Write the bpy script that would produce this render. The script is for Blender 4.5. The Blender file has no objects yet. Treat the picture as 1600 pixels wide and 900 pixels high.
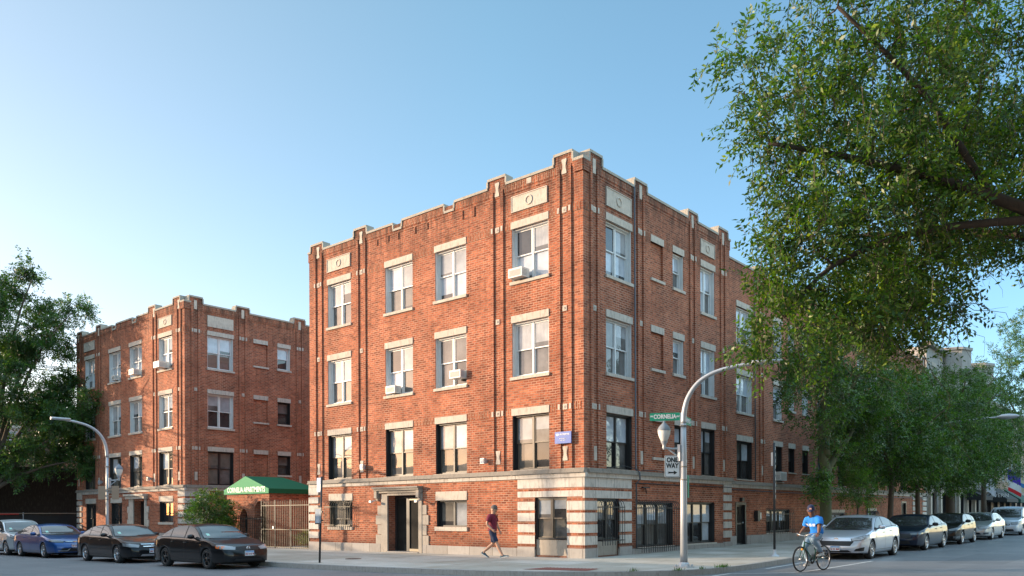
SKY_EL = 10; SKY_STR = .30; SUN_E = 7.5; GAR_H = 4.9; SKY_SAT = 1.0
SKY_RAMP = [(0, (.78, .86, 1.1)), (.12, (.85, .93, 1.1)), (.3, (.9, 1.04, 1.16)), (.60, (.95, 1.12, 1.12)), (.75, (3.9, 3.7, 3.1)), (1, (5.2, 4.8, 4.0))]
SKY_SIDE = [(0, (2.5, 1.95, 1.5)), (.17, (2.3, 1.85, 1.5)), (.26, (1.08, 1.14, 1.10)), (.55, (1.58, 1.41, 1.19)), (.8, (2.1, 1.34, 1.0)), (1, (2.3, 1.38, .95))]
import bpy, bmesh, math, random
import numpy as np
from mathutils import Vector, Matrix, noise
from mathutils.bvhtree import BVHTree
from mathutils.geometry import tessellate_polygon
random.seed(7); rng = np.random.default_rng(11)
scn = bpy.context.scene
COL = bpy.data.collections.new("place"); scn.collection.children.link(COL)
def gz(x, y): return .0055 * max(-60.0, min(60.0, x - y))
KERB = .15
def sw(x, y): return gz(x, y) + KERB

# ---------------------------------------------------------------- materials
def newmat(name):
    m = bpy.data.materials.new(name); m.use_nodes = True
    nt = m.node_tree; b = nt.nodes["Principled BSDF"]
    return m, nt, b
def N(nt, t, **kw):
    n = nt.nodes.new(t)
    for k, v in kw.items():
        if k in n.inputs.keys(): n.inputs[k].default_value = v
        else: setattr(n, k, v)
    return n
def L(nt, a, b): nt.links.new(a, b)
def rgb(c): return (c[0], c[1], c[2], 1.0)
def mixc(nt, fac, a, b, mode='MIX'):
    n = nt.nodes.new('ShaderNodeMix'); n.data_type = 'RGBA'; n.blend_type = mode
    for s, v in ((0, fac), (6, a), (7, b)):
        if hasattr(v, 'is_linked') or hasattr(v, 'links'): nt.links.new(v, n.inputs[s])
        elif s == 0: n.inputs[0].default_value = v
        else: n.inputs[s].default_value = rgb(v)
    return n.outputs[2]
def ramp(nt, src, stops):
    r = nt.nodes.new('ShaderNodeValToRGB'); nt.links.new(src, r.inputs[0])
    el = r.color_ramp.elements
    el[0].position = stops[0][0]; el[0].color = rgb(stops[0][1])
    el[1].position = stops[-1][0]; el[1].color = rgb(stops[-1][1])
    for p, c in stops[1:-1]:
        e = el.new(p); e.color = rgb(c)
    return r.outputs[0]
def noise_tex(nt, vec, scale, detail=4, rough=.6):
    n = nt.nodes.new('ShaderNodeTexNoise'); n.inputs['Scale'].default_value = scale
    n.inputs['Detail'].default_value = detail; n.inputs['Roughness'].default_value = rough
    if vec is not None: nt.links.new(vec, n.inputs['Vector'])
    return n.outputs['Fac']
def uvo(nt): return nt.nodes.new('ShaderNodeTexCoord').outputs['UV']
def poso(nt): return nt.nodes.new('ShaderNodeNewGeometry').outputs['Position']
def bump(nt, b, h, strength, dist=.01):
    n = nt.nodes.new('ShaderNodeBump'); n.inputs['Strength'].default_value = strength; n.inputs['Distance'].default_value = dist
    nt.links.new(h, n.inputs['Height']); nt.links.new(n.outputs[0], b.inputs['Normal'])
def vscale(nt, v, s):
    n = nt.nodes.new('ShaderNodeVectorMath'); n.operation = 'MULTIPLY'; n.inputs[1].default_value = s
    nt.links.new(v, n.inputs[0]); return n.outputs[0]

def brick_mat(name, c1, c2, c3, mortar, vertical=False, soot=True, dark=.85):
    m, nt, b = newmat(name)
    uv = uvo(nt); v = uv
    if vertical:
        mp = nt.nodes.new('ShaderNodeMapping'); mp.inputs['Rotation'].default_value = (0, 0, math.pi/2); L(nt, uv, mp.inputs[0]); v = mp.outputs[0]
    # small wobble so the courses are not ruled
    br = nt.nodes.new('ShaderNodeTexBrick'); br.offset = .5
    br.inputs['Scale'].default_value = 1; br.inputs['Brick Width'].default_value = .235; br.inputs['Row Height'].default_value = .083
    br.inputs['Mortar Size'].default_value = .0135; br.inputs['Mortar Smooth'].default_value = .25
    br.inputs['Bias'].default_value = -.1
    br.inputs['Color1'].default_value = rgb((1, 1, 1)); br.inputs['Color2'].default_value = rgb((0, 0, 0)); br.inputs['Mortar'].default_value = rgb((.5, .5, .5))
    L(nt, v, br.inputs['Vector'])
    # per brick tone
    col = ramp(nt, br.outputs['Color'], [(0, c2), (.35, c1), (.75, c3), (1, tuple(x*.45 for x in c1))])
    n1 = noise_tex(nt, v, 9, 3); col = mixc(nt, ramp(nt, n1, [(.35, (0, 0, 0)), (.7, (1, 1, 1))]), col, tuple(x*.62 for x in c1))
    big = noise_tex(nt, uv, .55, 6, .65)
    col = mixc(nt, 1, col, ramp(nt, big, [(.32, (.64, .60, .60)), (.5, (1, 1, 1)), (.7, (1.18, 1.17, 1.16))]), 'MULTIPLY')
    stv = noise_tex(nt, vscale(nt, uv, (3.2, .22, 1)), 1.3, 5, .65); col = mixc(nt, 1, col, ramp(nt, stv, [(.36, (.70, .68, .68)), (.5, (1, 1, 1)), (.72, (1.08, 1.10, 1.12))]), 'MULTIPLY')
    mt = mixc(nt, ramp(nt, noise_tex(nt, uv, .8, 4), [(.4, (0, 0, 0)), (.6, (1, 1, 1))]), mortar, tuple(x*.62 for x in mortar)); col = mixc(nt, br.outputs['Fac'], col, mt)
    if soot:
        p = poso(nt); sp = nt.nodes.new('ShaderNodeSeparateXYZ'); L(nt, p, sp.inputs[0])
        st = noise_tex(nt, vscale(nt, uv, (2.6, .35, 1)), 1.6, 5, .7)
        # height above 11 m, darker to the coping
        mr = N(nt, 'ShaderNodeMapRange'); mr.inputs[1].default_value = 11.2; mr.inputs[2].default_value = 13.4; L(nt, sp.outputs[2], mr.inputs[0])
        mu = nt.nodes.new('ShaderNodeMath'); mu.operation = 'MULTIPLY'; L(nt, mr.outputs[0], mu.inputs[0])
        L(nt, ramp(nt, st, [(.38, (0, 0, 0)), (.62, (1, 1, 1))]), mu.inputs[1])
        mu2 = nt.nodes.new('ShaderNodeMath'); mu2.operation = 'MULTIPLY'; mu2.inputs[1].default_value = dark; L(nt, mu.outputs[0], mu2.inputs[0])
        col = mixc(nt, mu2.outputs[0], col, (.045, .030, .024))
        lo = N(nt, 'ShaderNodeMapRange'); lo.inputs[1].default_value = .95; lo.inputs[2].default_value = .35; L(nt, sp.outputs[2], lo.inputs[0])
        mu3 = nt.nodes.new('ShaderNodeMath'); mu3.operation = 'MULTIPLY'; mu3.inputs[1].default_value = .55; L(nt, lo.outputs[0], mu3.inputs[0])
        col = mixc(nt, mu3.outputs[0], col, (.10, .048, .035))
    L(nt, col, b.inputs['Base Color']); b.inputs['Roughness'].default_value = .9; b.inputs['Specular IOR Level'].default_value = .25
    inv = nt.nodes.new('ShaderNodeMath'); inv.operation = 'SUBTRACT'; inv.inputs[0].default_value = 1; L(nt, br.outputs['Fac'], inv.inputs[1])
    ad = nt.nodes.new('ShaderNodeMath'); ad.operation = 'ADD'; L(nt, inv.outputs[0], ad.inputs[0]); L(nt, noise_tex(nt, uv, 40, 2), ad.inputs[1])
    bump(nt, b, ad.outputs[0], .55, .008)
    return m
def stone_mat(name, c, grime=.5, scale=3, rough=.85, dark=(.16, .14, .12), joints=False):
    m, nt, b = newmat(name); uv = uvo(nt)
    n1 = noise_tex(nt, uv, scale, 6, .7); n2 = noise_tex(nt, vscale(nt, uv, (5, 1.2, 1)), scale*.7, 5, .7)
    col = mixc(nt, ramp(nt, n1, [(.3, (0, 0, 0)), (.75, (1, 1, 1))]), c, tuple(x*.78 for x in c))
    g = nt.nodes.new('ShaderNodeMath'); g.operation = 'MULTIPLY'; g.inputs[1].default_value = grime
    L(nt, ramp(nt, n2, [(.5, (0, 0, 0)), (.72, (1, 1, 1))]), g.inputs[0])
    col = mixc(nt, g.outputs[0], col, dark)
    if joints:
        jb = nt.nodes.new('ShaderNodeTexBrick'); jb.inputs['Scale'].default_value = 1; jb.inputs['Brick Width'].default_value = 1.15; jb.inputs['Row Height'].default_value = 40; jb.inputs['Mortar Size'].default_value = .009
        jb.inputs['Color1'].default_value = rgb((1, 1, 1)); jb.inputs['Color2'].default_value = rgb((.80, .78, .76)); jb.inputs['Mortar'].default_value = rgb((.3, .28, .26)); L(nt, uv, jb.inputs['Vector']); col = mixc(nt, 1, col, jb.outputs['Color'], 'MULTIPLY')
    L(nt, col, b.inputs['Base Color']); b.inputs['Roughness'].default_value = rough; b.inputs['Specular IOR Level'].default_value = .3
    bump(nt, b, noise_tex(nt, uv, 25, 4), .25, .01)
    return m
def plain(name, c, rough=.6, metal=0, spec=.5, var=.12, scale=6, coat=0, emit=0):
    m, nt, b = newmat(name)
    tc = nt.nodes.new('ShaderNodeTexCoord').outputs['Object']
    n1 = noise_tex(nt, tc, scale, 4)
    col = mixc(nt, n1, tuple(x*(1-var) for x in c), tuple(min(1, x*(1+var)) for x in c))
    L(nt, col, b.inputs['Base Color']); b.inputs['Roughness'].default_value = rough; b.inputs['Metallic'].default_value = metal
    b.inputs['Specular IOR Level'].default_value = spec
    if coat: b.inputs['Coat Weight'].default_value = coat; b.inputs['Coat Roughness'].default_value = .03
    if emit: b.inputs['Emission Color'].default_value = rgb(c); b.inputs['Emission Strength'].default_value = emit
    return m
def pane_mat(name, c, stripes=0, c2=None, horiz=False, ior=1.75, rough=.02):
    """window glass in front of a blind, a curtain or a dark room"""
    m, nt, b = newmat(name); uv = uvo(nt)
    n = noise_tex(nt, uv, 1.7, 3)
    c2 = c2 or tuple(x*.55 for x in c)
    col = mixc(nt, ramp(nt, n, [(.35, (0, 0, 0)), (.65, (1, 1, 1))]), c, c2)
    if stripes:
        w = nt.nodes.new('ShaderNodeTexWave'); w.bands_direction = 'Y' if horiz else 'X'; w.inputs['Scale'].default_value = stripes
        w.inputs['Distortion'].default_value = 0 if horiz else 1.5; w.inputs['Detail'].default_value = 2
        L(nt, uv, w.inputs['Vector'])
        col = mixc(nt, w.outputs['Fac'], col, tuple(x*.55 for x in c), 'MIX')
    L(nt, col, b.inputs['Base Color']); b.inputs['Roughness'].default_value = .8; b.inputs['Specular IOR Level'].default_value = .2
    b.inputs['Coat Weight'].default_value = 1; b.inputs['Coat Roughness'].default_value = rough; b.inputs['Coat IOR'].default_value = ior
    # slightly wavy old glass: only the coat ripples
    bn = nt.nodes.new('ShaderNodeBump'); bn.inputs['Strength'].default_value = .05; bn.inputs['Distance'].default_value = .05
    L(nt, noise_tex(nt, uv, 1.3, 1), bn.inputs['Height']); L(nt, bn.outputs[0], b.inputs['Coat Normal'])
    return m

BR1 = brick_mat('orange red facade brick', (.45, .128, .064), (.105, .036, .028), (.60, .20, .10), (.47, .275, .19))  # one base brick colour for the walls on every side
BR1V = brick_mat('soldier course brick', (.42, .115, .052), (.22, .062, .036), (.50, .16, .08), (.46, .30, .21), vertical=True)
BR2 = brick_mat('brown brick', (.17, .085, .055), (.10, .052, .036), (.23, .12, .08), (.26, .21, .17), soot=False)
BR3 = brick_mat('pale common brick', (.36, .23, .15), (.24, .14, .09), (.44, .30, .20), (.38, .33, .27), soot=False)
STONE = stone_mat('limestone trim', (.60, .52, .44), .6)
STONEW = stone_mat('pale quoin stone', (.66, .60, .54), .62, 2.2, joints=True)
STONED = stone_mat('grimy cornice stone', (.33, .29, .25), .75, 2.5)
COPE = stone_mat('weathered coping stone', (.44, .40, .34), .55, 4)
PLINTH = stone_mat('foundation stone', (.44, .40, .37), .4, 2.5, dark=(.22, .19, .17), joints=True)
STUCCO = stone_mat('worn stucco panel', (.42, .36, .30), .5, 2)
WHITE = plain('white painted window frame', (.70, .70, .69), .45)
BLACK = plain('black painted frame', (.022, .022, .024), .4)
BRONZE = plain('bronze painted sash', (.14, .105, .075), .45)
IRON = plain('black wrought iron', (.018, .018, .02), .45)
IRONY = plain('yellowed iron bars', (.13, .11, .07), .5)
GALV = plain('galvanised grey paint', (.46, .47, .49), .42, .35, var=.10, scale=3)
PIPEM = plain('dark grey pipe', (.09, .095, .11), .5)
ROOF = plain('roofing felt', (.10, .10, .10), .95)
P_CURT = pane_mat('white curtain behind glass', (.50, .51, .53), 5)
P_BLIND = pane_mat('white blind behind glass', (.46, .48, .51), 18, horiz=True)
P_SKY = pane_mat('pale shade behind glass', (.52, .56, .62), 0, (.36, .40, .45))
P_DARK = pane_mat('dark room behind glass', (.035, .034, .036), 0, (.012, .012, .014))
P_MID = pane_mat('screened lower sash', (.15, .14, .135), 0, (.07, .065, .06))
P_TAN = pane_mat('tan shade behind glass', (.17, .15, .13), 0, (.11, .10, .085))

# ---------------------------------------------------------------- mesh helpers
class MB:
    def __init__(s, fr=None): s.v = []; s.f = []; s.m = []; s.smooth = []; s.fr = fr; s.mi = 0
    def P(s, p): return s.fr.p(*p) if s.fr else Vector(p)
    def face(s, pts, smooth=False):
        i = len(s.v); s.v += [s.P(p) for p in pts]; s.f.append(tuple(range(i, i+len(pts)))); s.m.append(s.mi); s.smooth.append(smooth); return s
    def box(s, a0, a1, b0, b1, c0, c1):
        P = [(a, b, c) for a in (a0, a1) for b in (b0, b1) for c in (c0, c1)]
        for q in ((0, 1, 3, 2), (4, 6, 7, 5), (0, 4, 5, 1), (2, 3, 7, 6), (0, 2, 6, 4), (1, 5, 7, 3)):
            s.face([P[k] for k in q])
        return s
    def tube(s, pts, r, sides=10, cap=True, smooth=True):
        pts = [s.P(p) for p in pts]; n = len(pts); rr = r if isinstance(r, (list, tuple)) else [r]*n
        base = len(s.v); up = None
        for i, p in enumerate(pts):
            d = (pts[min(i+1, n-1)] - pts[max(i-1, 0)]).normalized()
            if up is None:
                up = Vector((0, 0, 1)) if abs(d.z) < .9 else Vector((1, 0, 0))
            a = d.cross(up).normalized(); b = a.cross(d).normalized(); up = b
            for k in range(sides):
                t = 2*math.pi*k/sides
                s.v.append(p + a*math.cos(t)*rr[i] + b*math.sin(t)*rr[i])
        for i in range(n-1):
            for k in range(sides):
                a0 = base+i*sides+k; a1 = base+i*sides+(k+1) % sides
                s.f.append((a0, a1, a1+sides, a0+sides)); s.m.append(s.mi); s.smooth.append(smooth)
        if cap:
            s.f.append(tuple(base+k for k in range(sides))[::-1]); s.f.append(tuple(base+(n-1)*sides+k for k in range(sides)))
            s.m += [s.mi]*2; s.smooth += [False]*2
        return s
    def lathe(s, prof, c=(0, 0, 0), axis='z', sides=24, smooth=True):
        base = len(s.v); n = len(prof)
        for r, h in prof:
            for k in range(sides):
                t = 2*math.pi*k/sides; x, y = r*math.cos(t), r*math.sin(t)
                p = (x, y, h) if axis == 'z' else ((x, h, y) if axis == 'y' else (h, x, y))
                s.v.append(s.P((p[0]+c[0], p[1]+c[1], p[2]+c[2])))
        for i in range(n-1):
            for k in range(sides):
                a0 = base+i*sides+k; a1 = base+i*sides+(k+1) % sides
                s.f.append((a0, a1, a1+sides, a0+sides)); s.m.append(s.mi); s.smooth.append(smooth)
        return s
    def prism(s, poly, o0, o1):
        """poly of (u, z) extruded along the middle axis"""
        n = len(poly)
        s.face([(u, o1, z) for u, z in poly]); s.face([(u, o0, z) for u, z in reversed(poly)])
        for i in range(n):
            (u0, z0), (u1, z1) = poly[i], poly[(i+1) % n]
            s.face([(u0, o0, z0), (u1, o0, z1), (u1, o1, z1), (u0, o1, z0)])
        return s
    def build(s, name, mats, parent=None, origin=None, recalc=True):
        mats = mats if isinstance(mats, (list, tuple)) else [mats]
        og = Vector((0, 0, 0))
        if parent is not None: og = parent['_og'] if False else wloc(parent)
        elif origin is not None: og = Vector(origin)
        me = bpy.data.meshes.new(name)
        me.from_pydata([tuple(v-og) for v in s.v], [], s.f)
        for m in mats: me.materials.append(m)
        me.polygons.foreach_set('material_index', s.m); me.polygons.foreach_set('use_smooth', s.smooth)
        if recalc:
            bm = bmesh.new(); bm.from_mesh(me); bmesh.ops.remove_doubles(bm, verts=bm.verts, dist=.0004)
            bmesh.ops.recalc_face_normals(bm, faces=bm.faces); bm.to_mesh(me); bm.free()
        boxuv(me, og)
        o = bpy.data.objects.new(name, me); COL.objects.link(o)
        if parent is not None: o.parent = parent
        elif origin is not None: o.location = origin
        return o
def boxuv(me, og=Vector((0, 0, 0))):
    uvl = me.uv_layers.new(name='UVMap'); nl = len(me.loops)
    if nl == 0: return
    co = np.empty(len(me.vertices)*3); me.vertices.foreach_get('co', co); co = co.reshape(-1, 3)+np.array(og)
    li = np.empty(nl, dtype=np.int32); me.loops.foreach_get('vertex_index', li)
    nr = np.empty(len(me.polygons)*3); me.polygons.foreach_get('normal', nr); nr = np.abs(nr.reshape(-1, 3))
    lt = np.empty(len(me.polygons), dtype=np.int32); me.polygons.foreach_get('loop_total', lt)
    ax = np.repeat(np.argmax(nr, 1), lt); c = co[li]
    uv = np.where((ax == 2)[:, None], c[:, [0, 1]], np.where((ax == 0)[:, None], c[:, [1, 2]], c[:, [0, 2]]))
    uvl.data.foreach_set('uv', uv.ravel())
def wloc(o):
    p = Vector((0, 0, 0))
    while o is not None: p += o.location; o = o.parent
    return p
class Fr:
    """facade frame: (u along the wall, o outward, z up)"""
    def __init__(s, og, u, n, zf=None): s.o = Vector(og); s.u = Vector(u); s.n = Vector(n); s.zf = zf
    def p(s, u, o, z): return s.o + s.u*u + s.n*o + Vector((0, 0, s.zf(z) if s.zf else z))
def tag(o, label=None, cat=None, group=None, kind=None):
    if label: o['label'] = label
    if cat: o['category'] = cat
    if group: o['group'] = group
    if kind: o['kind'] = kind
    return o
def thing(name, label, cat, loc=(0, 0, 0), rz=0, group=None):
    o = bpy.data.objects.new(name, None); o.empty_display_size = .2; COL.objects.link(o)
    o.location = loc; o.rotation_euler = (0, 0, rz)
    return tag(o, label, cat, group)
def text_mesh(txt, size, depth=.004, bold=0, spacing=1.0, xs=1.0):
    cu = bpy.data.curves.new('t', 'FONT'); cu.body = txt; cu.size = size; cu.align_x = 'CENTER'; cu.align_y = 'CENTER'
    cu.extrude = depth; cu.offset = bold; cu.space_character = spacing; cu.resolution_u = 3
    ob = bpy.data.objects.new('t', cu); scn.collection.objects.link(ob)
    dg = bpy.context.evaluated_depsgraph_get(); dg.update()
    me = bpy.data.meshes.new_from_object(ob.evaluated_get(dg)); bpy.data.objects.remove(ob)
    for v in me.vertices: v.co.x *= xs
    return me
def place_text(txt, size, mat, parent, centre, xdir, name='lettering', updir=(0, 0, 1), bold=0, xs=1.0, spacing=1.0, depth=.003):
    me = text_mesh(txt, size, depth, bold, spacing, xs); me.name = name
    X = Vector(xdir).normalized(); Y = Vector(updir).normalized(); Z = X.cross(Y)
    M = Matrix((X, Y, Z)).transposed()
    for v in me.vertices: v.co = M @ v.co + Vector(centre) - (wloc(parent) if parent else Vector())
    me.materials.append(mat)
    o = bpy.data.objects.new(name, me); COL.objects.link(o); o.parent = parent
    return o
# ---------------------------------------------------------------- camera, sky, sun
CAM = Vector((-21.93, -15.59, 1.62))
cd = bpy.data.cameras.new('camera'); cam = bpy.data.objects.new('camera', cd); scn.collection.objects.link(cam); scn.camera = cam
cd.sensor_width = 36; cd.lens = 1267/1600*36; cd.shift_y = (803.5-450)/1600; cd.clip_end = 6000; cd.clip_start = .1
th = math.radians(40.5)
R3 = Matrix((Vector((math.sin(th), -math.cos(th), 0)), Vector((0, 0, 1)), Vector((-math.cos(th), -math.sin(th), 0)))).transposed()
cam.matrix_world = Matrix.Translation(CAM) @ (R3 @ Matrix.Rotation(-.004, 3, 'Z')).to_4x4()
SUN = Vector((-math.cos(math.radians(55)), math.sin(math.radians(55)), 0)); EL = math.radians(10)
w = bpy.data.worlds.new("World"); scn.world = w; w.use_nodes = True; nt = w.node_tree
bg = nt.nodes['Background']; sky = nt.nodes.new('ShaderNodeTexSky'); sky.sky_type = 'NISHITA'; sky.sun_disc = False
sky.sun_elevation = math.radians(SKY_EL); sky.sun_rotation = math.atan2(SUN.x, SUN.y)
sky.air_density = 1.0; sky.dust_density = .3; sky.ozone_density = 2.2
hs = nt.nodes.new('ShaderNodeHueSaturation'); hs.inputs['Saturation'].default_value = SKY_SAT
L(nt, sky.outputs[0], hs.inputs['Color'])
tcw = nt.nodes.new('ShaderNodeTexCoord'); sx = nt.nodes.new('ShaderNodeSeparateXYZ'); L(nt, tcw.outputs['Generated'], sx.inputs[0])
hz = ramp(nt, sx.outputs[2], SKY_RAMP)     # bluer towards the horizon; zenith brightened out of view as added fill light
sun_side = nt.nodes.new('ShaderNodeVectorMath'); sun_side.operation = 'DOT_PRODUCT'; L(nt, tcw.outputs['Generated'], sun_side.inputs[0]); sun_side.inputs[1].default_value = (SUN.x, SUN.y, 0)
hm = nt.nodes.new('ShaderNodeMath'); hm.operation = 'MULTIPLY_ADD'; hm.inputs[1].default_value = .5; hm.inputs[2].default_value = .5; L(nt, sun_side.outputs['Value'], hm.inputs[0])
az = ramp(nt, hm.outputs[0], SKY_SIDE)  # sky opposite the sun, out of view, warmed and brightened as added fill
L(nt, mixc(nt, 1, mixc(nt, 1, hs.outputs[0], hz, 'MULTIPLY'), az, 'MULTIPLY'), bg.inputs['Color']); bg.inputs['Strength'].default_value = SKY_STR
sd = bpy.data.lights.new('sun', 'SUN'); sd.energy = SUN_E; sd.angle = math.radians(.4); sd.color = (1, .77, .53)
so = bpy.data.objects.new('sun', sd); scn.collection.objects.link(so)
sv = Vector((SUN.x*math.cos(EL), SUN.y*math.cos(EL), math.sin(EL)))
so.rotation_euler = sv.to_track_quat('Z', 'Y').to_euler(); so.location = (-40, 50, 30)
scn.view_settings.view_transform = 'Standard'; scn.view_settings.look = 'None'; scn.view_settings.exposure = 0; scn.view_settings.gamma = 1
try: scn.cycles.use_denoising = True
except Exception: pass
scn.cycles.max_bounces = 6; scn.cycles.diffuse_bounces = 3; scn.cycles.glossy_bounces = 3; scn.cycles.transmission_bounces = 3; scn.cycles.transparent_max_bounces = 6
scn.cycles.caustics_reflective = False; scn.cycles.caustics_refractive = False

# ---------------------------------------------------------------- ground
def asphalt():
    m, nt, b = newmat('asphalt'); p = poso(nt)
    n1 = noise_tex(nt, p, .35, 5, .6); n2 = noise_tex(nt, p, 60, 3)
    col = mixc(nt, ramp(nt, n1, [(.35, (0, 0, 0)), (.65, (1, 1, 1))]), (.17, .172, .182), (.235, .235, .24))
    # tyre-worn lighter streaks along the two streets
    st = noise_tex(nt, vscale(nt, p, (.05, 1.1, 1)), 1.2, 3); st2 = noise_tex(nt, vscale(nt, p, (1.1, .05, 1)), 1.2, 3)
    col = mixc(nt, ramp(nt, st, [(.5, (0, 0, 0)), (.75, (.45, .45, .45))]), col, (.26, .26, .265))
    col = mixc(nt, ramp(nt, st2, [(.5, (0, 0, 0)), (.78, (.35, .35, .35))]), col, (.11, .11, .118))
    col = mixc(nt, ramp(nt, n2, [(.3, (0, 0, 0)), (.7, (.6, .6, .6))]), col, (.15, .15, .15), 'OVERLAY')
    vo = nt.nodes.new('ShaderNodeTexVoronoi'); vo.feature = 'DISTANCE_TO_EDGE'; vo.inputs['Scale'].default_value = .22
    wv = nt.nodes.new('ShaderNodeVectorMath'); wv.operation = 'ADD'; L(nt, p, wv.inputs[0])
    nz = nt.nodes.new('ShaderNodeTexNoise'); nz.inputs['Scale'].default_value = .9; L(nt, p, nz.inputs['Vector'])
    L(nt, vscale(nt, nz.outputs['Color'], (1.6, 1.6, 0)), wv.inputs[1]); L(nt, wv.outputs[0], vo.inputs['Vector'])
    col = mixc(nt, ramp(nt, vo.outputs['Distance'], [(0, (.7, .7, .7)), (.0032, (0, 0, 0))]), col, (.07, .07, .075))
    for (cx_, cy_, hx_, hy_, tone) in ((-11.5, 3.5, 1.3, 2.6, (.075, .075, .08)), (8.5, -10.2, 3.2, .9, (.10, .10, .105)), (-3.5, -8.6, 1.4, .8, (.085, .085, .09))):
        sb = nt.nodes.new('ShaderNodeVectorMath'); sb.operation = 'SUBTRACT'; L(nt, p, sb.inputs[0]); sb.inputs[1].default_value = (cx_, cy_, 0)
        ab = nt.nodes.new('ShaderNodeVectorMath'); ab.operation = 'ABSOLUTE'; L(nt, sb.outputs[0], ab.inputs[0])
        dv = vscale(nt, ab.outputs[0], (1/hx_, 1/hy_, 0)); s3 = nt.nodes.new('ShaderNodeSeparateXYZ'); L(nt, dv, s3.inputs[0])
        mxm = nt.nodes.new('ShaderNodeMath'); mxm.operation = 'MAXIMUM'; L(nt, s3.outputs[0], mxm.inputs[0]); L(nt, s3.outputs[1], mxm.inputs[1])
        col = mixc(nt, ramp(nt, mxm.outputs[0], [(.975, (.5, .5, .5)), (1.0, (0, 0, 0))]), col, tone)
    oil = noise_tex(nt, p, .9, 3, .55); col = mixc(nt, ramp(nt, oil, [(.66, (0, 0, 0)), (.74, (.55, .55, .55))]), col, (.05, .05, .052))
    L(nt, col, b.inputs['Base Color']); b.inputs['Roughness'].default_value = .58; b.inputs['Specular IOR Level'].default_value = .6
    bump(nt, b, noise_tex(nt, p, 90, 2), .3, .006); return m
def concrete(name, c, joint=1.5, rot=0.0):
    m, nt, b = newmat(name); p = poso(nt)
    n1 = noise_tex(nt, p, .6, 6, .7); n2 = noise_tex(nt, p, 14, 4, .7)
    col = mixc(nt, ramp(nt, n1, [(.35, (0, 0, 0)), (.65, (1, 1, 1))]), c, (c[0]*.74, c[1]*.71, c[2]*.66))
    col = mixc(nt, ramp(nt, n2, [(.4, (0, 0, 0)), (.8, (.5, .5, .5))]), col, tuple(x*.6 for x in c))
    br = nt.nodes.new('ShaderNodeTexBrick'); br.offset = 0; br.inputs['Scale'].default_value = 1
    br.inputs['Brick Width'].default_value = joint; br.inputs['Row Height'].default_value = joint; br.inputs['Mortar Size'].default_value = .012
    br.inputs['Color1'].default_value = rgb((1, 1, 1)); br.inputs['Color2'].default_value = rgb((.72, .70, .66)); br.inputs['Mortar'].default_value = rgb((.35, .33, .31))
    L(nt, p, br.inputs['Vector']); col = mixc(nt, 1, col, br.outputs['Color'], 'MULTIPLY')
    L(nt, col, b.inputs['Base Color']); b.inputs['Roughness'].default_value = .85; b.inputs['Specular IOR Level'].default_value = .3
    bump(nt, b, n2, .2, .006); return m
ASPH = asphalt(); CONC = concrete('sidewalk concrete', (.62, .575, .52)); CURBM = stone_mat('kerb concrete', (.38, .36, .335), .7, 5)
def sheet(name, xs, ys, mat, dz=0, hf=gz):
    vs = [(x, y, hf(x, y)+dz) for x in xs for y in ys]; ny = len(ys)
    fs = [(i*ny+j, (i+1)*ny+j, (i+1)*ny+j+1, i*ny+j+1) for i in range(len(xs)-1) for j in range(ny-1)]
    me = bpy.data.meshes.new(name); me.from_pydata(vs, [], fs); me.materials.append(mat); boxuv(me)
    o = bpy.data.objects.new(name, me); COL.objects.link(o); return o
gx = [-3000, -800, -250] + [x for x in range(-120, 121, 3)] + [250, 800, 3000]
GROUND = plain('distant ground', (.14, .135, .12), .95)
tag(sheet('street', gx, gx, ASPH), kind='structure')
# kerb line of the near block (street corner), then its sidewalk sheet
KL = [(-6.75, 43.0), (-6.75, 30), (-6.75, 18), (-6.75, 9), (-6.75, 5.6), (-6.66, 3.6), (-6.45, 1.8), (-6.2, .1), (-5.95, -1.3), (-5.5, -2.5), (-4.9, -3.6), (-4.15, -4.6), (-3.2, -5.35), (-2.2, -5.72), (-1.2, -5.82), (.5, -5.8), (3, -5.65), (6, -5.45), (10, -5.3), (20, -5.25), (35, -5.25), (54, -5.25)]
def catmull(pts, k=4):
    out = []; P = [Vector(p) for p in pts]
    for i in range(len(P)-1):
        a = P[max(i-1, 0)]; b = P[i]; c = P[i+1]; d = P[min(i+2, len(P)-1)]
        for j in range(k):
            t = j/k; out.append(.5*((2*b)+(c-a)*t+(2*a-5*b+4*c-d)*t*t+(3*b-a-3*c+d)*t**3))
    out.append(P[-1]); return out
kl = KL[:4]+[tuple(p) for p in catmull(KL[4:19], 4)]+KL[19:]
def ramp_drop(x, y):      # the kerb dips at the corner ramp
    d = min(math.hypot(x+5.4, y+2.6), math.hypot(x+1.5, y+5.9)*1.3); return 0
def offs(pts, d):
    out = []
    for i, p in enumerate(pts):
        a = Vector(pts[max(i-1, 0)]); b = Vector(pts[min(i+1, len(pts)-1)]); t = (b-a).normalized(); out.append((p[0]-t.y*d, p[1]+t.x*d))
    return out
ki = offs(kl, .16)
mb = MB()
for i in range(len(kl)-1):
    a, b_, c, d = kl[i], kl[i+1], ki[i+1], ki[i]
    mb.face([(*a, gz(*a)-.02), (*b_, gz(*b_)-.02), (*b_, sw(*b_)+.0), (*a, sw(*a)+.0)])
    mb.face([(*a, sw(*a)), (*b_, sw(*b_)), (*c, sw(*c)+.004), (*d, sw(*d)+.004)])
tag(mb.build('kerb', CURBM), kind='structure')
mb = MB()
poly = ki+[(54, 43.0)]
mb.face([(x, y, sw(x, y)) for x, y in poly])
side = mb.build('sidewalk', CONC, recalc=False); tag(side, kind='structure')
for p in side.data.polygons:
    if p.normal.z < 0: side.data.flip_normals(); break
bm = bmesh.new(); bm.from_mesh(side.data); bmesh.ops.triangulate(bm, faces=bm.faces); bm.to_mesh(side.data); bm.free()
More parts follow.
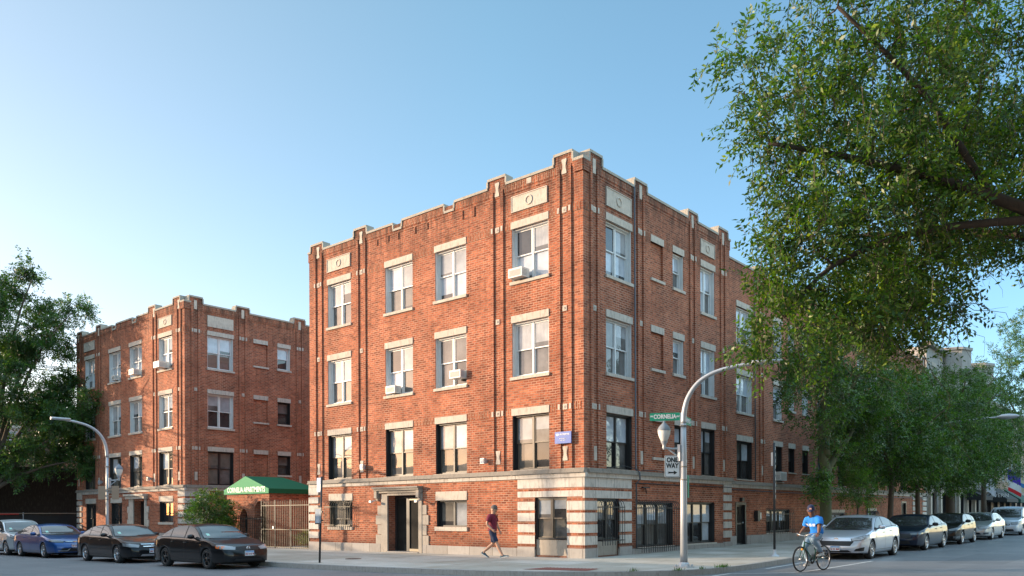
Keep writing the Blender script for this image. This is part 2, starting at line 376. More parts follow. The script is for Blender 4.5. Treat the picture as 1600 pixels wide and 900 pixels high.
tag(sheet('alley', [-6.9, 54], [43.0, 60], CONC, .1), kind='structure')
tag(sheet('far_sidewalk', [54, 70, 130], [-5.25, 0, 45], CONC, .15), kind='structure')
tag(sheet('south_sidewalk', [-14, 0, 40, 130], [-19.5, -15.6], CONC, .15), kind='structure')
tag(sheet('west_sidewalk', [-21, -16.4], [2, 40, 80], CONC, .15), kind='structure')
# painted lines of the parking lane
PAINT = stone_mat('worn white road paint', (.62, .62, .61), .55, 7, dark=(.14, .14, .14))
def stripe(pts, wd):
    mb = MB(); a = offs(pts, wd/2); b_ = offs(pts, -wd/2)
    for i in range(len(pts)-1):
        mb.face([(*q, gz(*q)+.006) for q in (a[i], a[i+1], b_[i+1], b_[i])])
    return mb
mb = stripe([(-2.9, -6.05), (-1.93, -6.05), (-1.3, -6.75), (-.74, -7.26), (0, -7.42), (1.1, -7.47), (3, -7.5), (5.3, -7.5)], .11)
tag(mb.build('lane_marking', PAINT), 'worn white line bounding the parking lane behind the cyclist', kind='structure')
mb = stripe([(.3, -6.1), (3.1, -5.98), (5.2, -5.85)], .10)
tag(mb.build('lane_marking', PAINT), kind='structure')
for o in bpy.data.objects:
    if o.name.startswith('lane_marking') and 'label' in o: del o['label']
TACT = plain('brick red tactile paving', (.24, .085, .065), .85, scale=3)
mb = MB(); mb.face([(x, y, sw(x, y)+.008) for x, y in ((-5.15, -1.6), (-4.2, -1.75), (-3.95, -3.3), (-4.75, -3.45))])
for i in range(9):
    for j in range(15):
        x = -5.0+i*.095+j*.018; y = -1.75-j*.105
        mb.lathe([(.022, 0), (.018, .006), (.001, .006)], (x, y, sw(x, y)+.008), sides=6)
tag(mb.build('tactile_paving', TACT), kind='structure')
mb = MB()
for (x, y, r, ) in ((-4.1, 6.9, .28),):
    mb.lathe([(r, .0), (r, .012), (r*.86, .012), (r*.86, .006), (.001, .006)], (x, y, sw(x, y)), sides=28)
tag(mb.build('manhole_cover', plain('rusty iron cover', (.12, .07, .05), .8), origin=None), 'round rusty manhole cover in the sidewalk before the glass door', 'manhole cover')
# ---------------------------------------------------------------- facade kit
def wall_with_openings(mb, u0, u1, z0, z1, ops, o=0.0):
    """front sheet with holes plus the reveals of each hole; ops = (ua, ub, za, zb, depth)"""
    us = sorted({u0, u1, *[v for p in ops for v in p[:2] if u0 < v < u1]}); zs = sorted({z0, z1, *[v for p in ops for v in p[2:4] if z0 < v < z1]})
    for i in range(len(us)-1):
        for j in range(len(zs)-1):
            uc = (us[i]+us[i+1])/2; zc = (zs[j]+zs[j+1])/2
            if any(p[0] < uc < p[1] and p[2] < zc < p[3] for p in ops): continue
            mb.face([(us[i], o, zs[j]), (us[i+1], o, zs[j]), (us[i+1], o, zs[j+1]), (us[i], o, zs[j+1])])
    for a, b, c, d, dp in ops:
        mb.face([(a, o, c), (a, o-dp, c), (a, o-dp, d), (a, o, d)]); mb.face([(b, o, c), (b, o-dp, c), (b, o-dp, d), (b, o, d)])
        mb.face([(a, o, c), (b, o, c), (b, o-dp, c), (a, o-dp, c)]); mb.face([(a, o, d), (b, o, d), (b, o-dp, d), (a, o-dp, d)])
def window(fr, root, u0, u1, z0, z1, color='white', halves=2, panes=None, depth=.21, lintel=.25, sill=.11, split=.5, o=0, lint_over=.02, top_open=0):
    fm = WHITE if color == 'white' else BLACK
    sash = WHITE if color == 'white' else (BRONZE if color == 'bronze' else BLACK)
    mb = MB(fr); d = o-depth; t = .07
    mb.box(u0, u0+t, d-.06, d+.05, z0, z1); mb.box(u1-t, u1, d-.06, d+.05, z0, z1)
    mb.box(u0+t, u1-t, d-.06, d+.05, z1-t*.9, z1); mb.box(u0+t, u1-t, d-.06, d+.06, z0, z0+t*.8)
    if depth > .1:   # painted jamb and head casing lining the reveal
        mb.box(u0, u0+.028, d+.05, o-.025, z0+.02, z1); mb.box(u1-.028, u1, d+.05, o-.025, z0+.02, z1); mb.box(u0+.028, u1-.028, d+.05, o-.09, z1-.05, z1)
    mb.mi = 1
    W = (u1-u0-2*t)/halves; zm = z0+(z1-z0)*split; pan = []
    for h in range(halves):
        a = u0+t+W*h; b_ = a+W
        if h: mb.mi = 1; mb.box(a-.035, a+.035, d-.05, d+.045, z0+t*.8, z1-t*.9)
        aa = a+(.035 if h else 0); bb = b_-(.035 if h < halves-1 else 0)
        s = .038
        # upper sash forward, lower sash behind
        for (za, zb, dd) in ((zm-.02, z1-t*.9, d+.012), (z0+t*.8, zm+.02, d-.03)):
            mb.box(aa, aa+s, dd-.02, dd+.015, za, zb); mb.box(bb-s, bb, dd-.02, dd+.015, za, zb)
            mb.box(aa+s, bb-s, dd-.02, dd+.015, zb-s, zb); mb.box(aa+s, bb-s, dd-.02, dd+.015, za, za+s)
            pan.append((aa+s, bb-s, dd-.008, za+s, zb-s))
    w = mb.build('window', [fm, sash], root)
    mb = MB(fr); kinds = [P_CURT, P_BLIND, P_SKY, P_DARK, P_MID, P_TAN]
    for i, (a, b_, dd, za, zb) in enumerate(pan):
        k = panes[i % len(panes)] if panes else (random.choice([0, 1, 2, 2]) if i % 2 == 0 else random.choice([2, 4, 4, 0, 5]))
        if k in (0, 1, 2, 5) and random.random() < .42:      # blind or curtain only partly drawn
            zc = za+(zb-za)*random.choice([.12, .2, .35, .5]); mb.mi = random.choice([3, 4, 4]); mb.face([(a, dd, za), (b_, dd, za), (b_, dd, zc), (a, dd, zc)]); za = zc
        mb.mi = k; mb.face([(a, dd, za), (b_, dd, za), (b_, dd, zb), (a, dd, zb)])
    mb.build('pane', kinds, w, recalc=False)
    if lintel:
        mb = MB(fr); mb.box(u0-lint_over, u1+lint_over, o-.05, o+.035, z1, z1+lintel); mb.build('lintel', STONE, w)
    if sill:
        mb = MB(fr); mb.box(u0-.05, u1+.06, o-.1, o+.07, z0-sill, z0-.003); mb.build('sill', STONE, w)
    return w
def coping(fr, root, segs, depth=.32, zbase=13.0, wallmb=None):
    """segs: (u0, u1, ztop) left to right: brick upstand in wallmb, stepped stone on top"""
    mb = MB(fr); t = .09
    for i, (a, b_, z) in enumerate(segs):
        mb.box(a-.0, b_+.0, -depth-.05, .055, z-t, z)
        if wallmb: wallmb.box(a, b_, -depth, .012, zbase, z-t)
        # the stone turns down the edge of each raised piece
        for k, nb in ((-1, i-1), (1, i+1)):
            if 0 <= nb < len(segs) and segs[nb][2] < z-.05:
                e = a if k < 0 else b_
                if k < 0: mb.box(a-.045, a+.03, -depth-.05, .056, segs[nb][2]-.004, z-t)
                else: mb.box(b_-.03, b_+.045, -depth-.05, .056, segs[nb][2]-.004, z-t)
    return mb.build('coping', COPE, root)
def hourglass(mb, uc, z0, z1, w, o, t=.03):
    n = 10; L_ = []; R_ = []
    for i in range(n+1):
        f = i/n; ww = w/2*(1-.38*math.sin(math.pi*min(1, max(0, (f-.15)/.7)))) if .15 < f < .85 else w/2
        L_.append((uc-ww, z0+(z1-z0)*f)); R_.append((uc+ww, z0+(z1-z0)*f))
    mb.prism(L_+R_[::-1], o, o+t)
def pilaster(fr, root, uc, hw=.30, z0=3.15, z1=13.25, o=0, ribs=True, lintz=(11.72, 5.10), mid=8.45, top=(13.06, 13.56), low=(3.42, 3.9), style='carved'):
    mb = MB(fr)
    for s in (-1, 1):
        c = uc+s*(hw-.065); mb.box(c-.065, c+.065, o-.01, o+.06, z0, z1)
    p = mb.build('pilaster', BR1, root)
    def block(a, b_, c, d, oo=.035, carved=True):
        mb = MB(fr); mb.box(a, b_, o-.01, o+oo, c, d)
        if carved:
            cx = (a+b_)/2; cz = (c+d)/2; r = min(b_-a, d-c)*.36
            for k in range(4):
                an = k*math.pi/2+math.pi/4; mb.lathe([(r*.42, 0), (r*.3, .012), (.001, .014)], (cx+math.cos(an)*r*.5, o+oo, cz+math.sin(an)*r*.5), 'y', 6)
        mb.build('carved_stone', STONE, p)
    for k, z in enumerate(lintz):
        block(uc-.09, uc+.09, z+.04, z+.23)
        for s in (-1, 1): block(uc+s*(hw-.065)-.042, uc+s*(hw-.065)+.042, z+.04, z+.23, .072, False)
    block(uc-.085, uc+.085, mid, mid+.19)
    for (a, b_) in (top, low):
        mb = MB(fr)
        if style == 'carved': hourglass(mb, uc, a, b_, .2, o-.01, .05)
        else: mb.box(uc-.085, uc+.085, o-.01, o+.035, a, b_)
        mb.build('carved_stone', STONE, p)
    return p
def panel(fr, root, u0, u1, z0, z1, ring=True, o=0, frame=True):
    mb = MB(fr); mb.box(u0, u1, o-.01, o+.03, z0, z1)
    if frame:
        t = .03
        mb.box(u0, u1, o+.03, o+.05, z1-t, z1); mb.box(u0, u1, o+.03, o+.05, z0, z0+t); mb.box(u0, u0+t, o+.03, o+.05, z0+t, z1-t); mb.box(u1-t, u1, o+.03, o+.05, z0+t, z1-t)
    if ring:
        c = ((u0+u1)/2, o+.03, (z0+z1)/2)
        mb.lathe([(.17, 0), (.17, .022), (.12, .022), (.12, 0)], c, 'y', 20)
    return mb.build('stone_panel', STONE, root)
QZ = [(.59, .88), (.99, 1.27), (1.37, 1.66), (1.76, 2.05), (2.14, 2.41), (2.52, 2.845)]
def niche(fr, root, u0, u1, z0, z1, o=0):
    mb = MB(fr); mb.box(u0-.02, u1+.02, -.05+o, .035+o, z1, z1+.25); mb.build('lintel', STONE, root)
    mb = MB(fr); mb.box(u0-.05, u1+.06, -.05+o, .07+o, z0-.1, z0); mb.build('sill', STONE, root)
def niche_fill(mb, u0, u1, z0, z1, d): mb.face([(u0, -d, z0), (u1, -d, z0), (u1, -d, z1), (u0, -d, z1)])
def bands(fr, root, u0, u1, zs, gaps, z_h=.26, o=.012, name='soldier_course', mat=None):
    for z in zs: mb = MB(fr); mb.box(u0, u1, -.02, o, z, z+z_h); mb.build(name, mat or BR1V, root)
def quoin(fr, root, u0, u1, zs=QZ, o=.06, name='quoin'):
    mb = MB(fr)
    for a, b_ in zs: mb.box(u0, u1, -.02, o, a, b_)
    return mb.build(name, STONEW, root)
def grille(fr, root, u0, u1, z0, z1, proj=.28, n=14, mat=None, belly=True, o=0):
    mb = MB(fr); r = .011
    for i in range(n+1):
        u = u0+(u1-u0)*i/n
        pts = [(u, o+.02, z1), (u, o+proj*.35, z1-.02), (u, o+proj*.75, z1-.10), (u, o+proj, z1-.25), (u, o+proj, z0+.05), (u, o+proj, z0)] if belly else [(u, o+.06, z1), (u, o+.06, z0)]
        mb.tube(pts, r, 6)
    pr = proj if belly else .06
    for z in ((z1-.27, z0+.16) if belly else (z1-.05, z0+.05, (z0+z1)/2)):
        mb.box(u0-.015, u1+.015, o+pr-.012, o+pr+.012, z-.015, z+.015)
        if belly:
            for u in (u0, u1): mb.box(u-.012, u+.012, o, o+pr, z-.015, z+.015)
    return mb.build('window_grille', mat or IRON, root)
def floodlight(fr, root, u, z, o=0):
    mb = MB(fr); mb.box(u-.05, u+.05, o, o+.06, z-.05, z+.05); mb.tube([(u, o+.05, z), (u, o+.14, z+.02)], .018, 8)
    mb.box(u-.11, u+.09, o+.12, o+.26, z-.10, z+.10); mb.mi = 1; mb.box(u-.09, u+.07, o+.262, o+.27, z-.08, z+.08)
    return mb.build('floodlight', [GALV, P_SKY], root)
def aircon(fr, u0, u1, z0, z1, label, group='window air conditioners', proj=.32, o=-.1):
    mb = MB(fr); mb.box(u0, u1, o, o+proj, z0, z1)
    mb.mi = 1; n = 7
    for i in range(n):
        z = z0+.05+(z1-z0-.1)*i/n; mb.box(u0+.05, u1-.05, o+proj, o+proj+.008, z, z+.018)
    for s in (u0-.003, u1):
        for i in range(5): mb.box(s, s+.003, o+.14, o+proj-.03, z0+.06+i*.045, z0+.075+i*.045)
    p = fr.p((u0+u1)/2, o+proj/2, z0)
    ob = mb.build('air_conditioner', [ACM, ACG], None, origin=p)
    return tag(ob, label, 'air conditioner', group)
ACM = plain('off white metal casing', (.66, .64, .60), .5); ACG = plain('grey louvre', (.30, .30, .29), .6)

# ---------------------------------------------------------------- corner apartment building
WL = 10.36   # height the wall sheet starts from ground -.3
bld = thing('apartment_building', 'tall orange-red brick corner apartment building with banded stone base and blue sign', 'building', (0, 0, 0))
A = Fr((0, 0, 0), (0, 1, 0), (-1, 0, 0)); B = Fr((0, 0, 0), (1, 0, 0), (0, -1, 0))
colsA = [(1.45, 3.10), (5.34, 7.0), (8.28, 9.93), (12.15, 13.77)]
rows = [(9.84, 11.73), (6.47, 8.40), (3.17, 5.11)]
def dp_(l): return [(*x, .3) for x in l]
opsA = [(a, b_, c, d, .34) for a, b_ in colsA for c, d in rows]
opsA += [(.67, 2.06, .2, 2.2, .14), (5.35, 6.97, 1.15, 2.16, .34), (12.1, 13.7, 1.11, 2.24, .34), (7.93, 9.78, .0, 2.4, .5)]
wm = MB(A); wall_with_openings(wm, 0, 15.13, -.3, 13.05, opsA)
wm.fr = B
LB = 10.87
opsB = []
for (c, d), r in zip(rows, range(3)):
    opsB += [(1.33, 2.98, c, d, .34), (8.2, 9.45, c, d, .34)]
opsB += [(5.93, 6.78, 10.36, 11.73, .34), (5.93, 6.78, 7.04, 8.40, .34), (6.02, 6.85, 3.75, 5.05, .34)]
niB = [(4.3, 5.2, 10.38, 11.73), (4.3, 5.2, 7.02, 8.38), (4.38, 5.25, 3.72, 5.07)]
opsB += [(*n, .09) for n in niB]
opsB += [(.68, 2.03, .2, 2.15, .14), (3.25, 5.87, .40, 2.05, .34), (6.94, 9.40, .42, 2.08, .34)]
wall_with_openings(wm, 0, LB, -.3, 13.05, opsB)
for n in niB: niche_fill(wm, n[0], n[1], n[2], n[3], .09)
segA = [(-.05, .40, 13.47), (.40, 1.19, 13.80), (1.19, 3.35, 13.47), (3.35, 4.22, 13.78), (4.22, 5.93, 13.48), (5.93, 6.47, 13.19), (6.47, 8.87, 13.49), (8.87, 9.40, 13.19), (9.40, 11.07, 13.46), (11.07, 11.91, 13.77), (11.91, 14.07, 13.44), (14.07, 14.96, 13.75), (14.96, 15.18, 13.46)]
segB = [(-.05, .33, 13.473), (.33, 1.09, 13.80), (1.09, 3.13, 13.44), (3.13, 4.0, 13.73), (4.0, 7.10, 13.43), (7.10, 7.92, 13.73), (7.92, 9.75, 13.44), (9.75, 10.66, 13.76), (10.66, 10.92, 13.46)]
wm.fr = None
# side and rear walls, behind the facade sheets
wm.face([(0, 15.13, -.3), (12, 15.13, -.3), (12, 15.13, 13.05), (0, 15.13, 13.05)])
wm.face([(10.87, 0, -.3), (10.87, .22, -.3), (10.87, .22, 13.05), (10.87, 0, 13.05)])
wm.face([(12, 15.13, -.3), (12, 6, -.3), (12, 6, 13.05), (12, 15.13, 13.05)])
wm.face([(10.87, .3, 12.6), (12, .3, 12.6), (12, 6, 12.6), (12, 6, 13.05), (10.87, .3, 13.05)])
wm.fr = A; mbc = coping(A, bld, segA, wallmb=wm); wm.fr = B; coping(B, bld, segB, wallmb=wm, depth=.318)
wm.fr = None
# backs of the window openings so no light leaks through
wm.box(.5, 10.6, .55, 14.9, -.2, 12.85)
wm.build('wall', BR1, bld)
mb = MB(); mb.box(.3, 10.8, .3, 15.0, 12.86, 12.95); mb.build('roof', ROOF, bld)
for u in (.75, 3.76, 11.43, 14.42): pilaster(A, bld, u, .30 if u != 14.42 else .29)
for u in (.62, 3.57, 7.5, 10.2): pilaster(B, bld, u, .26, style='plain')
for (z0, z1, u0, u1) in ((12.30, 12.87, 1.48, 3.09), (12.27, 12.85, 12.17, 13.78)): panel(A, bld, u0, u1, z0, z1)
panel(B, bld, 1.33, 2.93, 12.20, 12.86); panel(B, bld, 8.18, 9.42, 12.24, 12.82)
mb = MB(A); mb.box(2.18, 2.38, 0, .035, 13.16, 13.35); mb.build('carved_stone', STONE, bld)
bands(A, bld, .1, 15.05, (11.73, 5.11), None); bands(B, bld, .1, 10.8, (11.73, 5.11), None, o=.0125)
bands(A, bld, .45, 15.05, (13.1,), None, z_h=.24, o=.026); bands(B, bld, .4, 10.8, (13.1,), None, z_h=.22, o=.027)
# small vertical grooves cut in the frieze
mb = MB(A)
for u in (4.9, 5.5, 7.4, 8.1, 9.1, 9.7, 10.4): mb.box(u-.02, u+.02, .0, .04, 12.55+.25*((u*7) % 1), 13.0)
mb.build('frieze_rib', BR1, bld)
cut = lambda mb, fr, u0, u1, gaps: None
CUR = bld; mb = MB(A)
def course(mb, u0, u1, z, skips, o):
    spans = [(u0, u1)]
    for a, b_, c, d in skips:
        if c < z+.09 and d > z:
            ns = []
            for s, e in spans:
                if b_ <= s or a >= e: ns.append((s, e)); continue
                if a > s: ns.append((s, a))
                if b_ < e: ns.append((b_, e))
            spans = ns
    for s, e in spans: m3 = MB(mb.fr); m3.box(s, e, -.01, o, z, z+.08); m3.build('raised_course', BR1, CUR)
skA = [(5.3, 7.05, .98, 2.5), (12.05, 13.75, .97, 2.54), (7.7, 10.55, 0, 2.8)]
skB = [(3.2, 5.9, .3, 2.08), (6.9, 9.45, .3, 2.1)]
for z in (.49, .895, 1.285, 1.675, 2.065, 2.43): course(mb, 2.85, 14.43, z, skA, .02)
mb.fr = B
for z in (.49, .895, 1.285, 1.675, 2.065, 2.43): course(mb, 2.85, 10.15, z, skB, .0205)
CUR = bld
def beltcourse(root, segs):
    mb = MB(); m2 = MB()
    for fr, u0, u1, e in segs:
        mb.fr = fr; m2.fr = fr
        mb.box(u0, u1, -.02, .06+e, 2.85, 3.0); m2.box(u0, u1, -.02, .15+e, 3.0, 3.06); m2.box(u0, u1, -.02, .12+e, 3.06, 3.15)
    a = mb.build('belt_course', STONEW, root); b_ = m2.build('cornice', STONED, root); return a, b_
beltcourse(bld, [(A, -.13, 3.1, .06), (A, 3.1, 15.15, 0), (B, .06, 3.1, .061), (B, 3.1, 10.93, .001)])
mb = MB(A)
def plinth(mb, u0, u1, skips, o=.06, z1=.43):
    s = u0
    for a, b_ in skips+[(u1, u1)]:
        if a > s: mb.box(s, a, -.02, o, -.3, z1)
        s = b_
plinth(mb, 2.83, 15.15, [(7.7, 10.24)]); mb.box(2.06, 2.83, -.02, .075, -.3, .48); mb.box(0.0, .67, -.02, .075, -.3, .47)
mb.fr = B; plinth(mb, 2.83, 10.16, [], z1=.37); mb.box(2.03, 2.83, -.02, .075, -.3, .47); mb.box(-.075, .68, -.02, .0755, -.3, .472); mb.box(10.16, 10.9, -.02, .08, -.2, .40)
mb.build('plinth', PLINTH, bld)
# corner stone banding, with stucco below the two windows
mb = MB(A)
for a, b_ in QZ:
    if b_ < 2.2: mb.box(0, .67, -.02, .06, a, b_); mb.box(2.06, 2.83, -.02, .06, a, b_)
    else: mb.box(0, 2.83, -.02, .06, max(a, 2.205), b_)
mb.fr = B
for a, b_ in QZ:
    if b_ < 2.16: mb.box(-.06, .68, -.02, .0605, a, b_); mb.box(2.03, 2.83, -.02, .0605, a, b_)
    else: mb.box(-.06, 2.83, -.02, .0605, max(a, 2.155), b_)
mb.build('quoin', STONEW, bld)
mb = MB(A); mb.box(0, .67, -.02, .045, .4, 2.2); mb.box(2.06, 2.83, -.02, .045, .4, 2.2); mb.box(0, 2.83, -.02, .046, 2.2, 2.84)
mb.fr = B; mb.box(-.045, .68, -.02, .0455, .4, 2.15); mb.box(2.03, 2.83, -.02, .0455, .4, 2.15); mb.box(-.045, 2.83, -.02, .0465, 2.15, 2.84)
mb.build('brick_band', BR1, bld)
mb = MB(A); mb.box(.67, 2.06, -.13, -.04, -.2, .74); mb.build('stucco_panel', STUCCO, bld); mb = MB(B); mb.box(.68, 2.03, -.13, -.04, -.2, .71); mb.build('stucco_panel', STUCCO, bld)
quoin(A, bld, 14.45, 15.16); quoin(B, bld, 10.16, 10.88)
# windows
pA = {(0, 0): [3, 2, 2, 2], (0, 1): [2, 4, 0, 5], (0, 2): [2, 2, 0, 2], (0, 3): [0, 5, 3, 2]}
nm = ['near the corner', 'left of the corner bay', 'above the glass door', 'at the far left']
for r, (c, d) in enumerate(rows):
    for k, (a, b_) in enumerate(colsA):
        col = 'white' if r < 2 else 'bronze'
        ps = {0: [[5, 2, 1, 2], [1, 4, 1, 5], [1, 4, 1, 5], [0, 2, 0, 2]], 1: [[0, 4, 0, 5], [0, 4, 1, 4], [0, 4, 3, 4], [0, 2, 1, 2]], 2: [[0, 5, 1, 3], [1, 5, 2, 5], [1, 5, 2, 5], [0, 4, 1, 5]]}
        pp = {0: {0: [3, 2, 0, 2], 1: [1, 2, 1, 2], 2: [2, 5, 0, 5], 3: [0, 4, 0, 4]}, 1: {0: [0, 4, 0, 4], 1: [4, 4, 4, 3], 2: [3, 2, 0, 5], 3: [0, 4, 0, 5]}, 2: {0: [1, 5, 1, 3], 1: [1, 5, 2, 5], 2: [1, 4, 2, 5], 3: [1, 4, 2, 5]}}[r][k]
        window(A, bld, a, b_, c+.003, d-.003, col, panes=[pp[2], pp[3], pp[0], pp[1]], depth=.21, sill=.11 if r < 2 else .05)
    window(B, bld, 1.33, 2.98, c+.003, d-.003, 'white' if r < 2 else 'black', panes=[3, 2, 0, 2] if r == 0 else ([4, 4, 0, 4] if r == 1 else [2, 3, 2, 4]), sill=.11 if r < 2 else .05)
    window(B, bld, 8.2, 9.45, c+.003, d-.003, 'white' if r < 2 else 'black', panes=[2, 2, 2, 4] if r < 2 else [2, 4, 2, 4], sill=.11 if r < 2 else .05)
window(B, bld, 5.93, 6.78, 10.36, 11.73, 'white', 1, [2, 4]); window(B, bld, 5.93, 6.78, 7.04, 8.40, 'white', 1, [2, 4]); window(B, bld, 6.02, 6.85, 3.75, 5.05, 'black', 1, [2, 4])
for n in niB: niche(B, bld, *n)
window(A, bld, .67, 2.06, .76, 2.2, 'bronze', panes=[1, 5, 1, 5], depth=.08, lintel=0, sill=0)
window(B, bld, .68, 2.03, .73, 2.15, 'black', panes=[1, 3, 4, 3], depth=.08, lintel=0, sill=0)
window(A, bld, 5.35, 6.97, 1.15, 2.16, 'black', panes=[0, 5, 5, 5], lintel=.34, sill=.16, split=.02)
window(A, bld, 12.1, 13.7, 1.11, 2.24, 'black', panes=[3, 4, 5, 5], lintel=.30, sill=.13, split=.3)
window(B, bld, 3.25, 5.87, .40, 2.05, 'black', 3, panes=[0, 5, 2, 5, 1, 4], lintel=0, sill=.06)
window(B, bld, 6.94, 9.40, .42, 2.08, 'black', 3, panes=[1, 3, 2, 3, 2, 2], lintel=0, sill=.06)
grille(A, bld, 12.0, 13.75, 1.02, 2.24, .22, 12, IRONY); grille(B, bld, .75, 2.12, .55, 2.12, .22, 9); grille(B, bld, 3.12, 5.95, .22, 2.1, .3, 18)
DST = stone_mat('door surround stone', (.42, .365, .31), .45, 3)
mb = MB(A)
mb.box(9.78, 10.16, -.02, .07, -.2, 2.46); mb.box(7.74, 7.93, -.02, .07, -.2, 2.46); mb.box(7.93, 9.78, -.02, .07, 2.4, 2.62)
mb.box(7.74, 10.4, -.02, .14, 2.50, 2.60); mb.mi = 1; mb.box(7.76, 10.45, -.02, .24, 2.60, 2.68); mb.box(7.74, 10.5, -.02, .30, 2.68, 2.745); mb.mi = 0
for u in (7.78, 10.3):
    mb.box(u, u+.16, -.02, .2, 2.30, 2.60); mb.box(u+.02, u+.14, -.02, .12, 2.20, 2.30)
for i, z in enumerate((.42, .82, 1.22, 1.62)):
    w_ = .36 if i % 2 == 0 else .25
    mb.box(10.162, 10.16+w_, -.02, .05, z, z+.38); mb.box(7.738-w_, 7.738, -.02, .05, z, z+.38)
mb.box(10.162, 10.35, -.02, .05, -.2, .42); mb.box(7.55, 7.738, -.02, .05, -.2, .42)
mb.build('door_surround', [DST, STONED], bld)
DOORG = pane_mat('dark lobby glass', (.02, .018, .016), 0, (.008, .008, .007), ior=1.3); ALU = plain('bronze door metal', (.16, .14, .11), .4, .5)
mb = MB(A); d = -.38
mb.box(7.94, 9.77, d-.05, d+.03, 2.28, 2.395); mb.box(7.94, 8.06, d-.05, d+.03, .1, 2.28); mb.box(9.68, 9.77, d-.05, d+.03, .1, 2.28); mb.box(8.98, 9.08, d-.05, d+.03, .1, 2.28)
mb.mi = 1; mb.box(8.06, 8.12, d-.03, d+.035, .12, 2.26); mb.mi = 0; mb.box(8.90, 8.97, d-.03, d+.035, .12, 2.26); mb.mi = 1; mb.box(8.12, 8.90, d-.03, d+.035, 2.20, 2.26); mb.box(8.13, 8.90, d-.03, d+.035, .12, .24)
dr = mb.build('door', [BLACK, ALU], bld)
mb = MB(A); mb.face([(8.1, d-.01, .15), (9.7, d-.01, .15), (9.7, d-.01, 2.28), (8.1, d-.01, 2.28)]); mb.build('pane', DOORG, dr, recalc=False)
mb = MB(A)
for u in (8.2, 8.10): mb.tube([(u, d+.03, 1.0), (u, d+.09, 1.02), (u, d+.09, 1.38), (u, d+.03, 1.4)], .013, 8)
mb.build('handle', ALU, dr)
mb = MB(A); mb.box(7.93, 9.78, -.5, .12, -.2, .135); mb.build('threshold', PLINTH, bld)
place_text('1000', .13, BLACK, bld, A.p(9.0, .072, 2.51-.055), (0, -1, 0), bold=.004)
floodlight(A, bld, 11.2, 3.62); floodlight(A, bld, 4.35, 3.56)
for u, z in ((10.45, 2.12), (7.72, 2.1)):
    mb = MB(A); mb.box(u-.06, u+.06, .3, .42, z+.0, z+.08); mb.tube([(u, .0, z+.1), (u, .3, z+.06)], .02, 8); mb.build('door_lamp', GALV, bld)
# downpipe, conduit and cables on the side wall
mb = MB(B); mb.tube([(3.06, .08, 13.35), (3.08, .08, 3.2), (3.08, .24, 3.1), (3.1, .24, 2.85), (3.08, .1, 2.7), (3.08, .1, .4)], .03, 8); mb.build('downpipe', PIPEM, bld)
mb = MB(B); mb.tube([(3.1, .05, 2.72), (6, .05, 2.72), (10.9, .05, 2.74)], .022, 6); mb.tube([(3.1, .16, 3.2), (2.2, .17, 3.3), (1.0, .2, 3.17)], .012, 5)
mb.tube([(3.3, .17, 3.17), (4.2, .2, 3.22), (5, .17, 3.16)], .012, 5); mb.tube([(3.7, .1, 2.6), (3.7, .14, 2.35)], .02, 6); mb.box(3.5, 3.95, .05, .14, 2.55, 2.6); mb.build('conduit', IRON, bld)
# the sign on the corner pilaster
BLUE = plain('blue enamel sign', (.030, .105, .42), .35, var=.05)
sg = thing('wall_sign', 'small blue rectangular sign with white lines of writing on the brick corner', 'sign', A.p(.76, .12, 4.0))
mb = MB(A); mb.box(.42, 1.1, .11, .145, 3.99, 4.385); mb.build('sign_board', BLUE, sg)
mb = MB(A); mb.box(.5, .54, .0, .11, 4.05, 4.33); mb.box(.98, 1.02, .0, .11, 4.05, 4.33); mb.build('bracket', IRON, sg)
LETW = plain('white lettering', (.8, .8, .8), .5)
place_text('BJB', .085, LETW, sg, A.p(.99, .147, 4.29), (0, -1, 0), bold=.003); place_text('PROPERTIES', .075, LETW, sg, A.p(.69, .147, 4.29), (0, -1, 0), bold=.001)
place_text('APARTMENTS', .045, LETW, sg, A.p(.76, .147, 4.15), (0, -1, 0)); place_text('FOR RENT', .045, LETW, sg, A.p(.76, .147, 4.09), (0, -1, 0))
# ---- long wing along the side street, one building with the corner block
B2 = Fr((0, .2, 0), (1, 0, 0), (0, -1, 0)); L2 = 44.0
wm = MB(B2); ops = []; W2 = []
for k, (a, b_) in enumerate([(11.93, 13.57), (15.97, 17.05), (17.82, 18.65), (19.65, 20.5), (21.85, 22.9), (25.0, 26.1), (28.4, 29.6), (31.1, 32.4), (34.3, 35.6), (37.4, 38.6), (40.6, 41.9)]):
    small = k in (1, 2, 3)
    zz = [(3.15 if not (k in (2, 3)) else 3.65, 4.86), (6.15 if not (k in (2, 3)) else 6.75, 7.82), (9.2 if not (k in (2, 3)) else 9.7, 10.85)]
    for r, (c, d) in enumerate(zz): ops.append((a, b_, c, d, .34)); W2.append((a, b_, c, d, r, 1 if (b_-a) < 1.15 else 2))
g2 = [(15.1, 17.96, .68, 1.8), (23.3, 26.0, .75, 1.6), (30.3, 32.0, .8, 1.7)]
for g in g2: ops.append((*g, .34))
doors2 = [(11.78, 12.86, .2, 2.12), (37.6, 38.8, .3, 2.4)]
for g in doors2: ops.append((*g, .22))
wall_with_openings(wm, 10.87, L2, -.3, 12.6, ops)
seg2 = [(10.95, 14.2, 12.86), (14.2, 15.0, 13.15), (15.0, 19.1, 12.86), (19.1, 19.6, 12.6), (19.6, 23.6, 12.86), (23.6, 24.4, 13.15), (24.4, 33.2, 12.86), (33.2, 34.0, 13.15), (34.0, 42.9, 12.86), (42.9, 44.05, 13.15)]
coping(B2, bld, seg2, wallmb=wm, zbase=12.5)
wm.fr = None; wm.face([(44, .2, -.3), (44, 12, -.3), (44, 12, 12.6), (44, .2, 12.6)]); wm.box(11.2, 43.7, .75, 12, -.2, 12.4)
wm.build('wall', BR1, bld)
